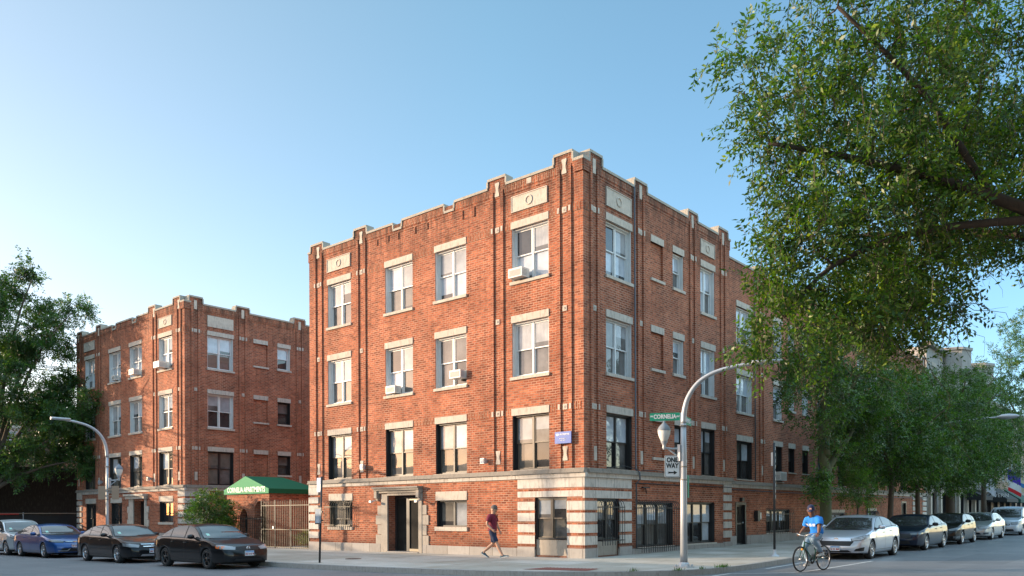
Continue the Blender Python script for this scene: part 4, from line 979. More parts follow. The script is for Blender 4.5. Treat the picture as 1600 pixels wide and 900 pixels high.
mb = MB(Fr((-6.2, 21.38, 0), (.65, -.76, 0), (-.76, -.65, 0))); mb.box(-.46, -.14, -.02, .0, 2.35, 2.95); mb.box(.14, .46, -.02, .0, 2.35, 2.95); mb.box(-.46, .46, -.05, -.02, 2.5, 2.54); mb.box(-.46, .46, -.05, -.02, 2.76, 2.8); mb.build('sign_board', TANB, t)
# lamp far down the side street
def cobra(x, y, H, label):
    z = sw(x, y); t = thing('street_lamp', label, 'street lamp', (x, y, z), 0, 'plain street lamps far down the side street')
    mb = MB(); mb.tube([(x, y, z), (x, y, z+H)], [.11, .07], 12); mb.build('pole', GALV, t)
    mb = MB(); mb.tube(catm([(x, y, z+H-.5), (x, y-.3, z+H-.12), (x, y-1.5, z+H), (x, y-3.0, z+H+.05)], 4), .04, 8); mb.build('arm', GALV, t)
    mb = MB(); mb.lathe([(.02, -3.9), (.10, -3.75), (.15, -3.4), (.13, -3.1), (.05, -2.9)], (x, y, z+H+.05), 'y', 10)
    mb.build('luminaire', GALV, t)
cobra(26.6, -4.5, 6.2, 'grey street lamp with a long straight arm among the street trees')
# black sign poles
def pole_box(mb, x, y, z0, z1, s=.04, lean=(0, 0)):
    mb.tube([(x, y, z0), (x+lean[0], y+lean[1], z1)], s, 8)
px_, py_ = -6.09, 6.1
t = thing('sign_pole', 'thin black leaning sign pole on the sidewalk left of the glass door', 'sign pole', (px_, py_, sw(px_, py_)))
mb = MB(); pole_box(mb, px_, py_, sw(px_, py_), 2.86, .034, (.05, -.06)); mb.build('pole', BLACK, t)
t = thing('parking_sign', 'blue and white parking sign at the top of the thin black pole', 'sign', (px_, py_, 2.6))
mb = MB(); mb.box(px_+.03, px_+.036, py_-.04, py_+.17, 2.36, 2.82); mb.mi = 1; mb.box(px_+.026, px_+.03, py_-.02, py_+.15, 2.40, 2.62); mb.build('sign_board', [plain('pale blue sign', (.30, .42, .70), .5), SIGNW], t)
t = thing('parking_sign', 'small white parking notice framed in black halfway up the thin black pole', 'sign', (px_, py_, 1.5))
mb = MB(); mb.box(px_+.0, px_+.012, py_-.1, py_+.24, 1.32, 1.86); mb.mi = 1; mb.box(px_-.004, px_, py_-.07, py_+.21, 1.36, 1.82); mb.mi = 0; mb.box(px_-.02, px_+.03, py_-.16, py_-.1, 1.42, 1.47); mb.box(px_-.02, px_+.03, py_-.16, py_-.1, 1.70, 1.75); mb.build('sign_board', [BLACK, P_SKY], t)
px_, py_ = 4.1, -4.77; z0 = sw(px_, py_)
t = thing('sign_pole', 'tall black pole with a silver foot on the kerb left of the cyclist', 'sign pole', (px_, py_, z0))
mb = MB(); pole_box(mb, px_, py_, z0+.1, z0+3.75, .042); mb.build('pole', BLACK, t)
mb = MB(); mb.lathe([(.17, 0), (.16, .02), (.06, .08), (.05, .2), (.045, .22)], (px_, py_, z0), sides=8); mb.build('foot', GALV, t)
mb = MB()
for i in range(9): mb.box(px_+.045, px_+.075, py_-.02, py_+.0, z0+1.9+i*.2, z0+2.02+i*.2)
mb.build('sign_clip', GALV, t)
t, fr, rt, c, nn, rr = flat_sign('parking_sign', 'small sign seen almost edge-on near the top of the tall black pole', 'sign', px_, py_, z0+3.0, (.78, .62), .30, .45, SIGNW, .05)

# ---------------------------------------------------------------- far side-street buildings
GREYST = stone_mat('grey limestone blocks', (.46, .43, .40), .4, 1.5)
gb = thing('stone_building', 'grey limestone building with a round corner bay beyond the brick wing', 'building', (46, 0, 0))
F3 = Fr((44.8, .3, 0), (1, 0, 0), (0, -1, 0)); mb = MB(F3); wo = []
for k in range(6):
    for z0_, z1_ in ((4.6, 6.8), (8.0, 10.2), (11.2, 12.9)): wo.append((1.5+k*3.1, 2.8+k*3.1, z0_, z1_))
sf = [(.8+k*3.1, 3.0+k*3.1, .35, 3.2) for k in range(6)]
wall_with_openings(mb, 0, 19.5, -.5, 14.2, [(*o_, .3) for o_ in wo+sf]); mb.fr = None; mb.box(45.2, 64, .9, 14, -.4, 14.0); mb.face([(44.8, .3, -.5), (44.8, 14, -.5), (44.8, 14, 14.2), (44.8, .3, 14.2)])
mb.build('wall', GREYST, gb)
for o_ in wo: window(F3, gb, *o_, 'white', 1, panes=[2, 4], lintel=.3)
for o_ in sf: window(F3, gb, *o_, 'black', 2, panes=[3, 3], lintel=0, sill=0, split=.03)
mb = MB()
for cx in (51.5, 60.5):
    mb.lathe([(1.5, 3.6), (1.5, 12.6), (1.62, 12.6), (1.75, 12.8), (1.75, 12.95), (1.5, 13.0), (1.5, 14.5), (1.62, 14.6), (1.62, 14.8), (.001, 14.85)], (cx, 0.1, 0), sides=8, smooth=False)
mb.build('bay_tower', GREYST, gb)
mb = MB(F3); mb.box(-.1, 19.6, -.3, .35, 14.2, 14.5); mb.box(-.1, 19.6, -.02, .2, 3.5, 3.8); mb.build('cornice', STONED, gb)
for k in range(7):
    mb = MB(F3); mb.box(.1+k*3.1, .5+k*3.1, 0, .25, -.3, 3.5); mb.build('column', STONE, gb)
rb = thing('shop_building', 'pale brick shop building with tall white window frames at the far right', 'building', (66, 0, 0))
F4 = Fr((64.6, .1, 0), (1, 0, 0), (0, -1, 0)); mb = MB(F4); wo = [(1.0+k*2.6, 2.3+k*2.6, z0_, z0_+2.3) for k in range(12) for z0_ in (4.8, 8.2)]; sf = [(.8+k*3.3, 3.2+k*3.3, .4, 3.0) for k in range(9)]
wall_with_openings(mb, 0, 34, -.5, 11.8, [(*o_, .3) for o_ in wo+sf]); mb.fr = None; mb.box(65, 98, .8, 14, -.4, 11.6)
mb.build('wall', BR3, rb)
for o_ in wo: window(F4, rb, *o_, 'white', 2, panes=[4, 3], lintel=.45)
for o_ in sf: window(F4, rb, *o_, 'black', 1, panes=[3, 5], lintel=0, sill=0, split=.03)
mb = MB(F4); mb.box(-.1, 34, -.3, .5, 11.8, 12.2); mb.box(-.1, 34, 0, .15, 3.5, 3.9); mb.build('cornice', STONED, rb)
def awning(x0, x1, z0, z1, out, mat, label):
    t = thing('shop_awning', label, 'awning', ((x0+x1)/2, -.1, z0), 0, 'shop awnings at the far end of the side street')
    mb = MB(); y = .08; mb.face([(x0, y-out, z0), (x1, y-out, z0), (x1, y-.02, z1), (x0, y-.02, z1)]); mb.face([(x0, y-out, z0-.3), (x1, y-out, z0-.3), (x1, y-out, z0), (x0, y-out, z0)])
    mb.face([(x0, y-out, z0-.3), (x0, y-out, z0), (x0, y-.02, z1), (x0, y-.02, z0-.3)]); mb.face([(x1, y-out, z0-.3), (x1, y-out, z0), (x1, y-.02, z1), (x1, y-.02, z0-.3)]); mb.build('canvas', mat, t)
    return t
BLKC = plain('black awning canvas', (.02, .022, .024), .8); DKG = plain('dark green awning canvas', (.015, .07, .05), .8)
awning(57, 61, 3.0, 3.7, 1.3, BLKC, 'black shop awning on the grey stone building'); t = awning(66, 72, 2.9, 4.0, 1.6, BLKC, 'wide black shop awning with white lettering at the far right')
place_text('TAVERN', .5, SIGNW, t, (65.99, -.75, 3.2), (0, -1, 0)); awning(73.5, 80, 2.9, 4.0, 1.6, DKG, 'dark green shop awning furthest down the side street')
def flag(x, y, z, cols, label, w=1.0, h=1.5, banner=False):
    t = thing('flag', label, 'flag', (x, y, z)); mb = MB()
    mb.tube([(x, .1, z-.6), (x, y-.2, z+.6)], .03, 6); mb.build('pole', GALV, t)
    mb = MB(); n = 9
    for i in range(n):
        for j in range(6):
            def q(a, b_): return (x+.12*math.sin(b_*.9+a*.7)+a*.02, y+.2-a*w/n*.9+.05*math.sin(b_), z+.4-a*.07-b_*h/6-.0)
            mb.mi = min(len(cols)-1, int(j*len(cols)/6)); mb.face([q(i, j), q(i+1, j), q(i+1, j+1), q(i, j+1)], True)
    mb.build('cloth', [plain('flag cloth %d' % k, c_, .8) for k, c_ in enumerate(cols)], t)
flag(63.5, -2.2, 5.2, [(.07, .03, .40), (.06, .03, .35), (.7, .7, .7), (.6, .02, .03)], 'hanging purple, white and red flag on the shops at the far right', 1.1, 2.0)
flag(67.2, -2.3, 4.6, [(.62, .58, .38), (.05, .22, .5), (.62, .58, .38)], 'cream and blue banner hanging beside the purple flag', 1.5, 1.3)
flag(55.0, -1.9, 4.4, [(.7, .72, .75), (.62, .64, .7)], 'small white flag hanging above the grey storefronts', .8, 1.3)

# ---------------------------------------------------------------- overhead wires beside the railway
WOODP = stone_mat('weathered pole timber', (.16, .11, .075), .5, 4)
for (x, lab) in ((-30.0, 'wooden utility pole across the street carrying the overhead wires'), (13.2, 'wooden utility pole in the alley behind the left building')):
    t = thing('utility_pole', lab, 'utility pole', (x, 44.2, 0)); mb = MB(); mb.tube([(x, 44.2, -.5), (x, 44.2, 13.0)], [.16, .11], 10); mb.build('pole', WOODP, t)
    mb = MB(); mb.box(x-.06, x+.06, 43.2, 45.2, 12.1, 12.22); mb.build('crossarm', WOODP, t)
for i, (y, z, r_) in enumerate(((43.4, 12.3, .022), (44.0, 12.3, .022), (45.0, 12.3, .022), (44.1, 10.4, .06), (44.1, 9.2, .05), (44.1, 7.4, .06))):
    pts = [(-30+43.2*k/24, y, z-.7*(1-(2*k/24-1)**2)) for k in range(25)]
    mb = MB(); mb.tube(pts, r_, 5); o = mb.build('overhead_wire', IRON, None, origin=(-8, y, z)); tag(o, ['thin wire highest above the left tree, nearest the street', 'thin high wire second from the street', 'thin high wire on the far side of the pole', 'thick cable just under the three high wires', 'cable between the thick one and the lowest one', 'lowest dark cable just above the railway railing'][i], 'wire', 'overhead wires past the left building')

# added unseen south-side shop: bounces light onto the shaded wall, mirrored in its windows
so_ = thing('bounce_shop', 'unseen pale brick shop added to bounce light onto the apartment building', 'building', (0, -20, 0))
F5 = Fr((14, -19.6, 0), (-1, 0, 0), (0, 1, 0)); mb = MB(F5); wo = [(1.2+k*3.2, 2.8+k*3.2, z0_, z0_+1.9) for k in range(7) for z0_ in (4.2, 7.4)]; sf = [(1+k*3.2, 3.4+k*3.2, .6, 2.9) for k in range(7)]
wall_with_openings(mb, 0, 24, -.5, 10.4, [(*o_, .34) for o_ in wo+sf]); mb.fr = None; mb.box(-9.6, 13.6, -30, -20.2, -.4, 10.2); mb.build('wall', BR3, so_)
for o_ in wo: window(F5, so_, *o_, 'white')
for o_ in sf: window(F5, so_, *o_, 'black', 2, panes=[3, 4], lintel=.3, split=.1)
mb = MB(F5); mb.box(-.1, 24.1, -.3, .3, 10.4, 10.7); mb.build('cornice', STONE, so_)
# ---------------------------------------------------------------- trees
def leaf_mat(name, cols, trans=.45):
    m, nt, b = newmat(name); out = nt.nodes['Material Output']
    g = nt.nodes.new('ShaderNodeNewGeometry'); c = ramp(nt, g.outputs['Random Per Island'], [(i/(len(cols)-1), c_) for i, c_ in enumerate(cols)])
    n = noise_tex(nt, poso(nt), 1.1, 3); c = mixc(nt, 1, c, ramp(nt, n, [(.35, (.42, .45, .42)), (.65, (1.5, 1.45, 1.3))]), 'MULTIPLY')
    L(nt, c, b.inputs['Base Color']); b.inputs['Roughness'].default_value = .42; b.inputs['Specular IOR Level'].default_value = .5
    tr = nt.nodes.new('ShaderNodeBsdfTranslucent'); mc = mixc(nt, 1, c, (2.0, 1.8, .6), 'MULTIPLY'); L(nt, mc, tr.inputs['Color'])
    mx = nt.nodes.new('ShaderNodeMixShader'); mx.inputs[0].default_value = trans; L(nt, b.outputs[0], mx.inputs[1]); L(nt, tr.outputs[0], mx.inputs[2]); L(nt, mx.outputs[0], out.inputs[0])
    return m
BARK = stone_mat('grey brown bark', (.13, .10, .075), .6, 6, dark=(.04, .035, .03)); BARKD = stone_mat('dark elm bark', (.055, .042, .032), .6, 6, dark=(.02, .017, .014)); BARKM = stone_mat('mossy green bark', (.11, .12, .06), .5, 5, dark=(.05, .045, .03))
LEAF_ELM = leaf_mat('elm leaves', [(.018, .066, .007), (.034, .10, .010), (.075, .165, .014), (.024, .076, .008), (.15, .225, .02)], .42)
LEAF_ST = leaf_mat('street tree leaves', [(.020, .072, .009), (.038, .115, .013), (.085, .175, .020), (.024, .084, .010)], .3)
LEAF_LO = leaf_mat('honey locust leaves', [(.030, .085, .024), (.045, .12, .030), (.075, .155, .036), (.032, .09, .024)], .35)
def basis(d):
    d = d/np.linalg.norm(d, axis=-1, keepdims=True); up = np.where(np.abs(d[:, 2:3]) < .95, np.array([[0, 0, 1.]]), np.array([[1., 0, 0]]))
    a = np.cross(d, up); a /= np.linalg.norm(a, axis=1, keepdims=True); b = np.cross(a, d); return d, a, b
def leaves_mesh(name, starts, dirs, length, leaf, per, mat, parent, droop=.3, aspect=.42, seed=1, jitter=.35, compound=False):
    """every start point carries a twig with 'per' leaves set alternately along it"""
    r = np.random.default_rng(seed); n = len(starts); d, a, b = basis(dirs)
    t = (np.arange(per)+.6)/per
    L_ = length*(.7+.6*r.random(n))
    T = t[None, :, None]; P = starts[:, None, :]+d[:, None, :]*L_[:, None, None]*T
    P[..., 2] -= droop*L_[:, None]*(t**2)[None, :]
    side = np.where(np.arange(per) % 2 == 0, 1., -1.)[None, :, None]
    rot = r.random((n, 1))*2*np.pi; ca = np.cos(rot)[..., None]; sa = np.sin(rot)[..., None]
    lat = a[:, None, :]*ca+b[:, None, :]*sa; nrm = -a[:, None, :]*sa+b[:, None, :]*ca
    ld = lat*side+d[:, None, :]*.7+r.normal(0, jitter, (n, per, 3)); ld[..., 2] -= droop*.9
    ld /= np.linalg.norm(ld, axis=-1, keepdims=True)
    nn = nrm+r.normal(0, jitter*1.1, (n, per, 3)); wd = np.cross(ld, nn); wd /= np.linalg.norm(wd, axis=-1, keepdims=True)+1e-9
    s = leaf*(.65+.7*r.random((n, per, 1))); w_ = s*aspect*.5
    up = np.cross(wd, ld)
    p0 = P; p1 = P+ld*s*.45+wd*w_+up*s*.05; p2 = P+ld*s; p3 = P+ld*s*.45-wd*w_+up*s*.05
    V = np.stack([p0, p1, p2, p3], 2).reshape(-1, 3); nl = len(V)//4
    e = P[:, -1]; w0 = a*.006*(leaf/.1); stem = np.stack([starts-w0, starts+w0, e+w0*.4, e-w0*.4], 1).reshape(-1, 3); V = np.vstack([V, stem]); m = len(V)//4
    me = bpy.data.meshes.new(name); me.vertices.add(len(V)); me.loops.add(len(V)); me.polygons.add(m)
    og = np.array(wloc(parent)); me.vertices.foreach_set('co', (V-og).ravel()); me.loops.foreach_set('vertex_index', np.arange(len(V), dtype=np.int32))
    me.polygons.foreach_set('loop_start', np.arange(m, dtype=np.int32)*4); me.polygons.foreach_set('loop_total', np.full(m, 4, dtype=np.int32)); me.update(calc_edges=True); me.validate()
    me.materials.append(mat); me.materials.append(BARK); mi = np.zeros(m, dtype=np.int32); mi[nl:] = 1; me.polygons.foreach_set('material_index', mi); o = bpy.data.objects.new(name, me); COL.objects.link(o); o.parent = parent; return o
def curve_pts(p, q, sag, n=7, wob=.06, r=None):
    p = np.array(p, float); q = np.array(q, float); L_ = np.linalg.norm(q-p); out = []
    ph = r.random(3)*6.28
    for i in range(n+1):
        t = i/n; v = p*(1-t)+q*t; v[2] += sag*L_*math.sin(math.pi*t); v += wob*L_*np.sin(ph+np.array([5.1, 6.3, 4.2])*t)*math.sin(math.pi*t); out.append(v)
    return out
def tree(name, label, base, trunk, limbs, blobs, leafmat, bark, seed, leaf=.09, twig=.45, per=9, twigs_per=14, clusters=300, cl_r=.5, droop=.3, branch_r=.022, group=None, cat='tree', hang=0, bare=0, shell=.55, aspect=.42, density_hole=.0, hole_f=.55):
    """trunk: [(x,y,z,r)...]; limbs: list of the same; blobs: (cx,cy,cz,rx,ry,rz,weight)"""
    r = np.random.default_rng(seed); t = thing(name, label, cat, base, 0, group); mb = MB()
    mb.tube(catm([p[:3] for p in trunk], 4), list(np.interp(np.linspace(0, len(trunk)-1, (len(trunk)-1)*4+1), range(len(trunk)), [p[3] for p in trunk])), 12)
    nodes = []; nr = []
    for lm in limbs:
        pts = [np.array(p) for p in catm([p[:3] for p in lm], 5)]; rad = list(np.interp(np.linspace(0, len(lm)-1, len(pts)), range(len(lm)), [p[3] for p in lm]))
        mb.tube([tuple(p) for p in pts], rad, 8); nodes += pts[2:]; nr += rad[2:]
    wts = np.array([b_[6] for b_ in blobs]); wts = wts/wts.sum(); cl = []
    while len(cl) < clusters:
        b_ = blobs[r.choice(len(blobs), p=wts)]; u = r.normal(size=3); u /= np.linalg.norm(u); rad = r.random()**(1/3)
        if rad < shell and r.random() < .6: continue
        c = np.array(b_[:3])+u*rad*np.array(b_[3:6])
        if density_hole and noise.noise(Vector(c*hole_f)) < -density_hole: continue
        cl.append(c)
    cl = np.array(cl); nodes = list(nodes); order = np.argsort([min(np.linalg.norm(c-n_) for n_ in nodes) for c in cl])
    NA = [n_ for n_ in nodes]; starts = []; dirs = []; NR = list(nr)
    for k in order:
        c = cl[k]; A_ = np.array(NA); dd = np.linalg.norm(A_-c, axis=1)+np.maximum(0, A_[:, 2]-c[2])*.4; j = int(np.argmin(dd)); p = A_[j]; ln = np.linalg.norm(c-p)
        if ln < .05: continue
        rr = min(NR[j]*.6, branch_r*(.5+ln*.5))
        pts = curve_pts(p, c, .08 if hang == 0 else -.02, 5, .07, r); mb.tube([tuple(x) for x in pts], [rr*(1-.75*i/5) for i in range(6)], 5, cap=False)
        for x in pts[2:]: NA.append(x); NR.append(rr*.6)
        ax = (c-p)/ln
        for q in range(twigs_per):
            tt = r.random()**.6; st = p+(c-p)*(.35+.65*tt)+r.normal(0, cl_r*.42, 3); dv = ax*.5+r.normal(0, .75, 3); dv[2] += .12-hang*r.random()
            starts.append(st); dirs.append(dv)
    for q in range(bare):
        c = cl[r.integers(len(cl))]; e = c+r.normal(0, .5, 3)+np.array([0, 0, -.5-.5*r.random()]); mb.tube([tuple(x) for x in curve_pts(c, e, 0, 6, .12, r)], [.008*(1-.8*i/6) for i in range(7)], 3, cap=False)
    mb.build('trunk', bark, t, recalc=False)
    leaves_mesh('crown', np.array(starts), np.array(dirs), twig, leaf, per, leafmat, t, droop, aspect, seed)
    return t
# big elm whose boughs reach over the street from the right
tree('elm_tree', 'large elm whose dense boughs hang over the street from the upper right', (-2.6, -16.9, sw(-2.6, -16.9)),
     [(-2.6, -16.9, 0, .42), (-2.7, -16.8, 2.0, .34), (-3.0, -16.4, 4.2, .30)],
     [[(-3.0, -16.4, 4.2, 0.190), (-4.2, -14.8, 5.9, 0.136), (-5.8, -12.8, 7.1, 0.102), (-7.2, -11.2, 7.7, 0.061), (-8.4, -9.9, 8.0, 0.034)],
      [(-5.2, -13.6, 6.7, 0.088), (-6.3, -11.8, 6.6, 0.061), (-7.3, -10.6, 6.0, 0.041), (-7.8, -9.9, 5.1, 0.024)],
      [(-3.0, -16.4, 4.2, 0.170), (-3.2, -15.4, 7.0, 0.122), (-4.2, -14.2, 9.3, 0.082), (-5.4, -13.0, 11.2, 0.048), (-6.4, -12.0, 12.4, 0.027)],
      [(-4.3, -14.7, 6.0, 0.109), (-3.6, -12.8, 7.0, 0.082), (-3.0, -11.0, 7.6, 0.054), (-3.0, -9.4, 7.9, 0.034)],
      [(-3.2, -15.4, 7.0, 0.109), (-1.6, -14.2, 8.6, 0.075), (-.4, -13.0, 9.6, 0.048), (.4, -12, 10.4, 0.034)],
      [(-5.8, -12.8, 7.1, 0.068), (-7.0, -12.0, 8.7, 0.048), (-8.2, -11.0, 10.0, 0.027)]],
     [(-4.6, -13.4, 9.6, 4.0, 3.2, 3.1, 5), (-7.0, -11.2, 8.9, 2.3, 2.2, 2.4, 2.2), (-7.9, -9.9, 8.9, 1.3, 1.3, 2.1, .55), (-7.2, -10.6, 6.4, 1.6, 1.6, 1.5, 1.1), (-7.7, -9.8, 5.1, 1.0, 1.0, .8, .42), (-6.5, -10.4, 4.9, 1.1, 1.1, .7, .36), (-5.2, -11.2, 5.9, 1.5, 1.4, .9, .5), (-3.6, -11.6, 7.4, 3.0, 2.4, 1.5, 1.6), (-5.6, -11.2, 5.3, 1.3, 1.2, .8, .45), (-2.0, -11.5, 9.5, 3.0, 2.6, 2.6, 2.4), (-2.0, -9.6, 6.6, 2.4, 1.2, .9, .35)],
     LEAF_ELM, BARKD, 5, leaf=.105, twig=.44, per=10, twigs_per=14, clusters=720, cl_r=.42, droop=.24, hang=.22, bare=420, branch_r=.03, shell=.3, aspect=.40, density_hole=.0, hole_f=.8)
# kerb trees along the side street
def kerb_tree(x, y, H, R_, seed, label, lean=0, r0=.2, bark=BARK, zc=None, blobs=None, clusters=210, leaf=.13, hgt=.62):
    z = sw(x, y); f = H*.36
    tr = [(x, y, z-.05, r0*1.25), (x+.05, y, z+.5, r0), (x+lean*.5, y, z+f*.6, r0*.88), (x+lean, y, z+f, r0*.8)]
    rg = np.random.default_rng(seed+50); lb_ = []
    for k in range(6):
        an = k/6*6.28+rg.random()*.8; o = R_*(.35+.4*rg.random()); top = z+H*(.62+.3*rg.random())
        lb_.append([(x+lean, y, z+f-.1, r0*.62), (x+lean+math.cos(an)*o*.35, y+math.sin(an)*o*.35, z+f+(top-z-f)*.45, r0*.40), (x+lean+math.cos(an)*o*.8, y+math.sin(an)*o*.8, z+f+(top-z-f)*.8, r0*.2), (x+lean+math.cos(an)*o*1.15, y+math.sin(an)*o*1.15, top, r0*.09)])
    cz = z+H*hgt
    bl = blobs or [(x+lean, y, cz, R_, R_, H*.34, 3), (x+lean-R_*.55, y-R_*.2, cz-H*.10, R_*.6, R_*.6, H*.18, 1), (x+lean+R_*.5, y-R_*.3, cz-H*.12, R_*.6, R_*.6, H*.18, 1), (x+lean, y+.2, cz+H*.18, R_*.55, R_*.55, H*.2, .8)]
    return tree('street_tree', label, (x, y, z), tr, lb_, bl, LEAF_ST, bark, seed, leaf=leaf, twig=.42, per=8, twigs_per=11, clusters=clusters, cl_r=.36, droop=.25, branch_r=.026, group='trees along the side street kerb', shell=.35, density_hole=.02, hole_f=.9)
x, y = 10.2, -4.3; z = sw(x, y)
tree('street_tree', 'thick mossy trunked tree growing behind the cyclist and the nearest silver car', (x, y, z),
     [(x, y, z-.05, .28), (x, y, z+.6, .23), (x+.05, y, z+2.4, .21), (x+.1, y, z+3.1, .20)],
     [[(x+.1, y, z+3.0, .2), (x+.15, y+.2, z+4.2, .17), (x+.7, y+.3, z+5.6, .12), (x+1.3, y+.5, z+7.4, .05)],
      [(x+.1, y, z+3.0, .17), (x+.9, y-.1, z+3.7, .13), (x+1.9, y-.3, z+4.5, .08), (x+3.0, y-.2, z+5.2, .04)],
      [(x+.12, y, z+3.6, .14), (x-.4, y-.2, z+4.8, .09), (x-1.3, y-.4, z+5.8, .06), (x-1.9, y-.6, z+6.3, .03)],
      [(x+.15, y+.2, z+4.2, .13), (x+.4, y-.5, z+5.6, .09), (x+.6, y-1.2, z+7.0, .05)],
      [(x, y, z+2.3, .05), (x-.5, y-.1, z+2.6, .03), (x-1.1, y-.1, z+2.4, .015)]],
     [(x+.9, y, z+6.6, 2.6, 2.3, 2.0, 3.0), (x+1.6, y+.4, z+8.6, 2.2, 1.8, 1.5, 1.3), (x+3.4, y-.3, z+6.3, 1.8, 1.6, 1.5, 1.6), (x-1.6, y-.5, z+5.6, 1.3, 1.3, .9, 1), (x+2.6, y-.1, z+4.9, 1.8, 1.5, 1.0, 1.5), (x+1.8, y-.5, z+4.1, 1.4, .9, .5, .45), (x-1.0, y-.1, z+2.5, .5, .4, .35, .12), (x-.6, y-.3, z+4.1, .9, .7, .5, .3)],
     LEAF_ST, BARKM, 21, leaf=.12, twig=.42, per=8, twigs_per=13, clusters=330, cl_r=.38, droop=.3, group='trees along the side street kerb', shell=.3, density_hole=.03, hole_f=.9)
kerb_tree(18.3, -4.4, 8.6, 3.2, 31, 'dark leaning trunked tree behind the dark blue car', lean=.5, r0=.14, clusters=360, hgt=.58)
kerb_tree(23.2, -4.4, 9.2, 3.4, 32, 'slim dark trunked tree between the brick wing and the third parked car', r0=.13, clusters=380, hgt=.58)
kerb_tree(30.2, -4.4, 10.6, 4.6, 33, 'broad leafy tree behind the silver sedan parked fourth in the row', r0=.26, clusters=460, hgt=.56)
kerb_tree(38.5, -4.6, 10.5, 3.3, 34, 'spreading tree standing before the grey storefronts', r0=.17, clusters=260, hgt=.68)
kerb_tree(46.5, -6.2, 14.0, 3.8, 35, 'tall tree at the right edge beyond the silver van', r0=.17, clusters=300, hgt=.78)
x, y = 13.9, -4.35; z = sw(x, y)
tree('young_tree', 'young bright green tree on a slim stem just right of the mossy trunk', (x, y, z), [(x, y, z, .05), (x, y, z+1.2, .04), (x+.05, y, z+1.7, .035)],
     [[(x+.05, y, z+1.6, .03), (x+.1, y, z+2.4, .02), (x+.1, y, z+3.3, .01)], [(x+.05, y, z+1.5, .025), (x+.5, y, z+2.1, .015), (x+.7, y, z+2.7, .008)], [(x+.05, y, z+1.5, .025), (x-.4, y, z+2.1, .015), (x-.6, y, z+2.6, .008)]],
     [(x+.05, y, z+2.3, .95, .8, .85, 2), (x+.1, y, z+3.1, .55, .5, .5, .7)], leaf_mat('bright young leaves', [(.05, .13, .02), (.07, .17, .03), (.10, .20, .04)], .4), BARK, 41, leaf=.085, twig=.3, per=7, twigs_per=9, clusters=75, cl_r=.3, droop=.2, branch_r=.012, cat='tree')
# honey locust at the left edge
x, y = -4.6, 42.3; z = sw(x, y)
lim = []
for k, (dx, dy, dz) in enumerate([(2.4, -1.0, 12.5), (4.4, -2.2, 10.8), (4.4, -4.2, 7.6), (1.8, -2.2, 16.6), (-.8, -1, 15.2), (3.6, -3.2, 5.2), (3.8, -2.6, 14.6), (-3, -1, 12)]):
    lim.append([(x, y, z+3.2, .18), (x+dx*.3, y+dy*.3, z+3.2+(dz-3.2)*.45, .12), (x+dx*.65, y+dy*.65, z+3.2+(dz-3.2)*.8, .07), (x+dx, y+dy, z+dz, .03)])
tree('locust_tree', 'feathery honey locust tree at the left edge before the brick building', (x, y, z), [(x, y, z-.1, .3), (x, y, z+1.5, .24), (x, y, z+3.3, .2)], lim,
     [(x+1.2, y-.9, 8.4, 4.2, 2.6, 4.4, 4.5), (x+1.2, y-.9, 13.0, 3.4, 2.0, 2.8, 2.2), (x+3.6, y-3.4, 7.4, 1.9, 1.8, 1.3, .8), (x+3.3, y-3.0, 5.4, 2.4, 1.6, 1.3, 1.0), (x+3.9, y-2.2, 14.9, 1.5, .8, .7, .35), (x+1.8, y-1.6, 17.2, .8, .7, 1.2, .4), (x-.6, y-1, 15.8, 1.6, 1.4, 1.6, .6), (x+4.2, y-5.0, 8.8, .9, .9, .6, .14), (x+3.9, y-2.4, 11.2, 1.7, 1, .8, .5)],
     LEAF_LO, BARK, 61, leaf=.17, twig=.66, per=12, twigs_per=15, clusters=520, cl_r=.5, droop=.3, branch_r=.035, shell=.35, hang=.12, density_hole=.03, hole_f=.5)
# round bush at the courtyard, shrubs behind the fence, weeds at the kerb
x, y = -.9, 22.2; z = sw(x, y)
tree('bush', 'round leafy green bush between the parked cars and the awning', (x, y, z), [(x, y, z, .06), (x, y, z+.6, .05), (x, y, z+1.0, .04)],
     [[(x, y, z+.8, .03), (x+math.cos(k*1.26)*.5, y+math.sin(k*1.26)*.5, z+1.5, .02), (x+math.cos(k*1.26)*.8, y+math.sin(k*1.26)*.8, z+2.0, .01)] for k in range(5)],
     [(x, y, z+1.65, 1.15, 1.15, .95, 3), (x, y, z+2.5, .6, .6, .4, .5), (x+.3, y-.6, z+1.1, .8, .6, .5, .8)], LEAF_ST, BARK, 71, leaf=.10, twig=.32, per=8, twigs_per=11, clusters=110, cl_r=.32, droop=.2, branch_r=.014, cat='bush')
tree('shrub', 'low yellow-green shrub behind the iron fence', (1.3, 16.4, .1), [(1.3, 16.4, 0, .03), (1.3, 16.4, .3, .02)], [[(1.3, 16.4, .2, .02), (1.3, 16.2, .5, .01), (1.3, 16.0, .7, .01)], [(1.3, 16.4, .2, .02), (1.4, 16.8, .5, .01), (1.4, 17.1, .6, .01)]],
     [(1.2, 16.5, .45, .5, 1.4, .42, 1)], leaf_mat('yellow green shrub leaves', [(.10, .13, .03), (.14, .16, .04), (.07, .10, .02)]), BARK, 72, leaf=.07, twig=.2, per=7, twigs_per=9, clusters=60, cl_r=.2, droop=.1, branch_r=.01, cat='shrub')
def tuft(pts, name, label):
    r = np.random.default_rng(5); mb = MB()
    for (x, y, n, s) in pts:
        for i in range(n):
            px, py = x+r.normal(0, s), y+r.normal(0, s*.35); h = .04+.08*r.random(); a = r.random()*6.28; z0 = sw(px, py)
            mb.face([(px, py, z0), (px+math.cos(a)*.014, py+math.sin(a)*.014, z0), (px+math.cos(a+1)*.05, py+math.sin(a+1)*.05, z0+h)])
    o = mb.build(name, LEAF_ST, recalc=False); tag(o, label, 'weeds', kind='stuff')
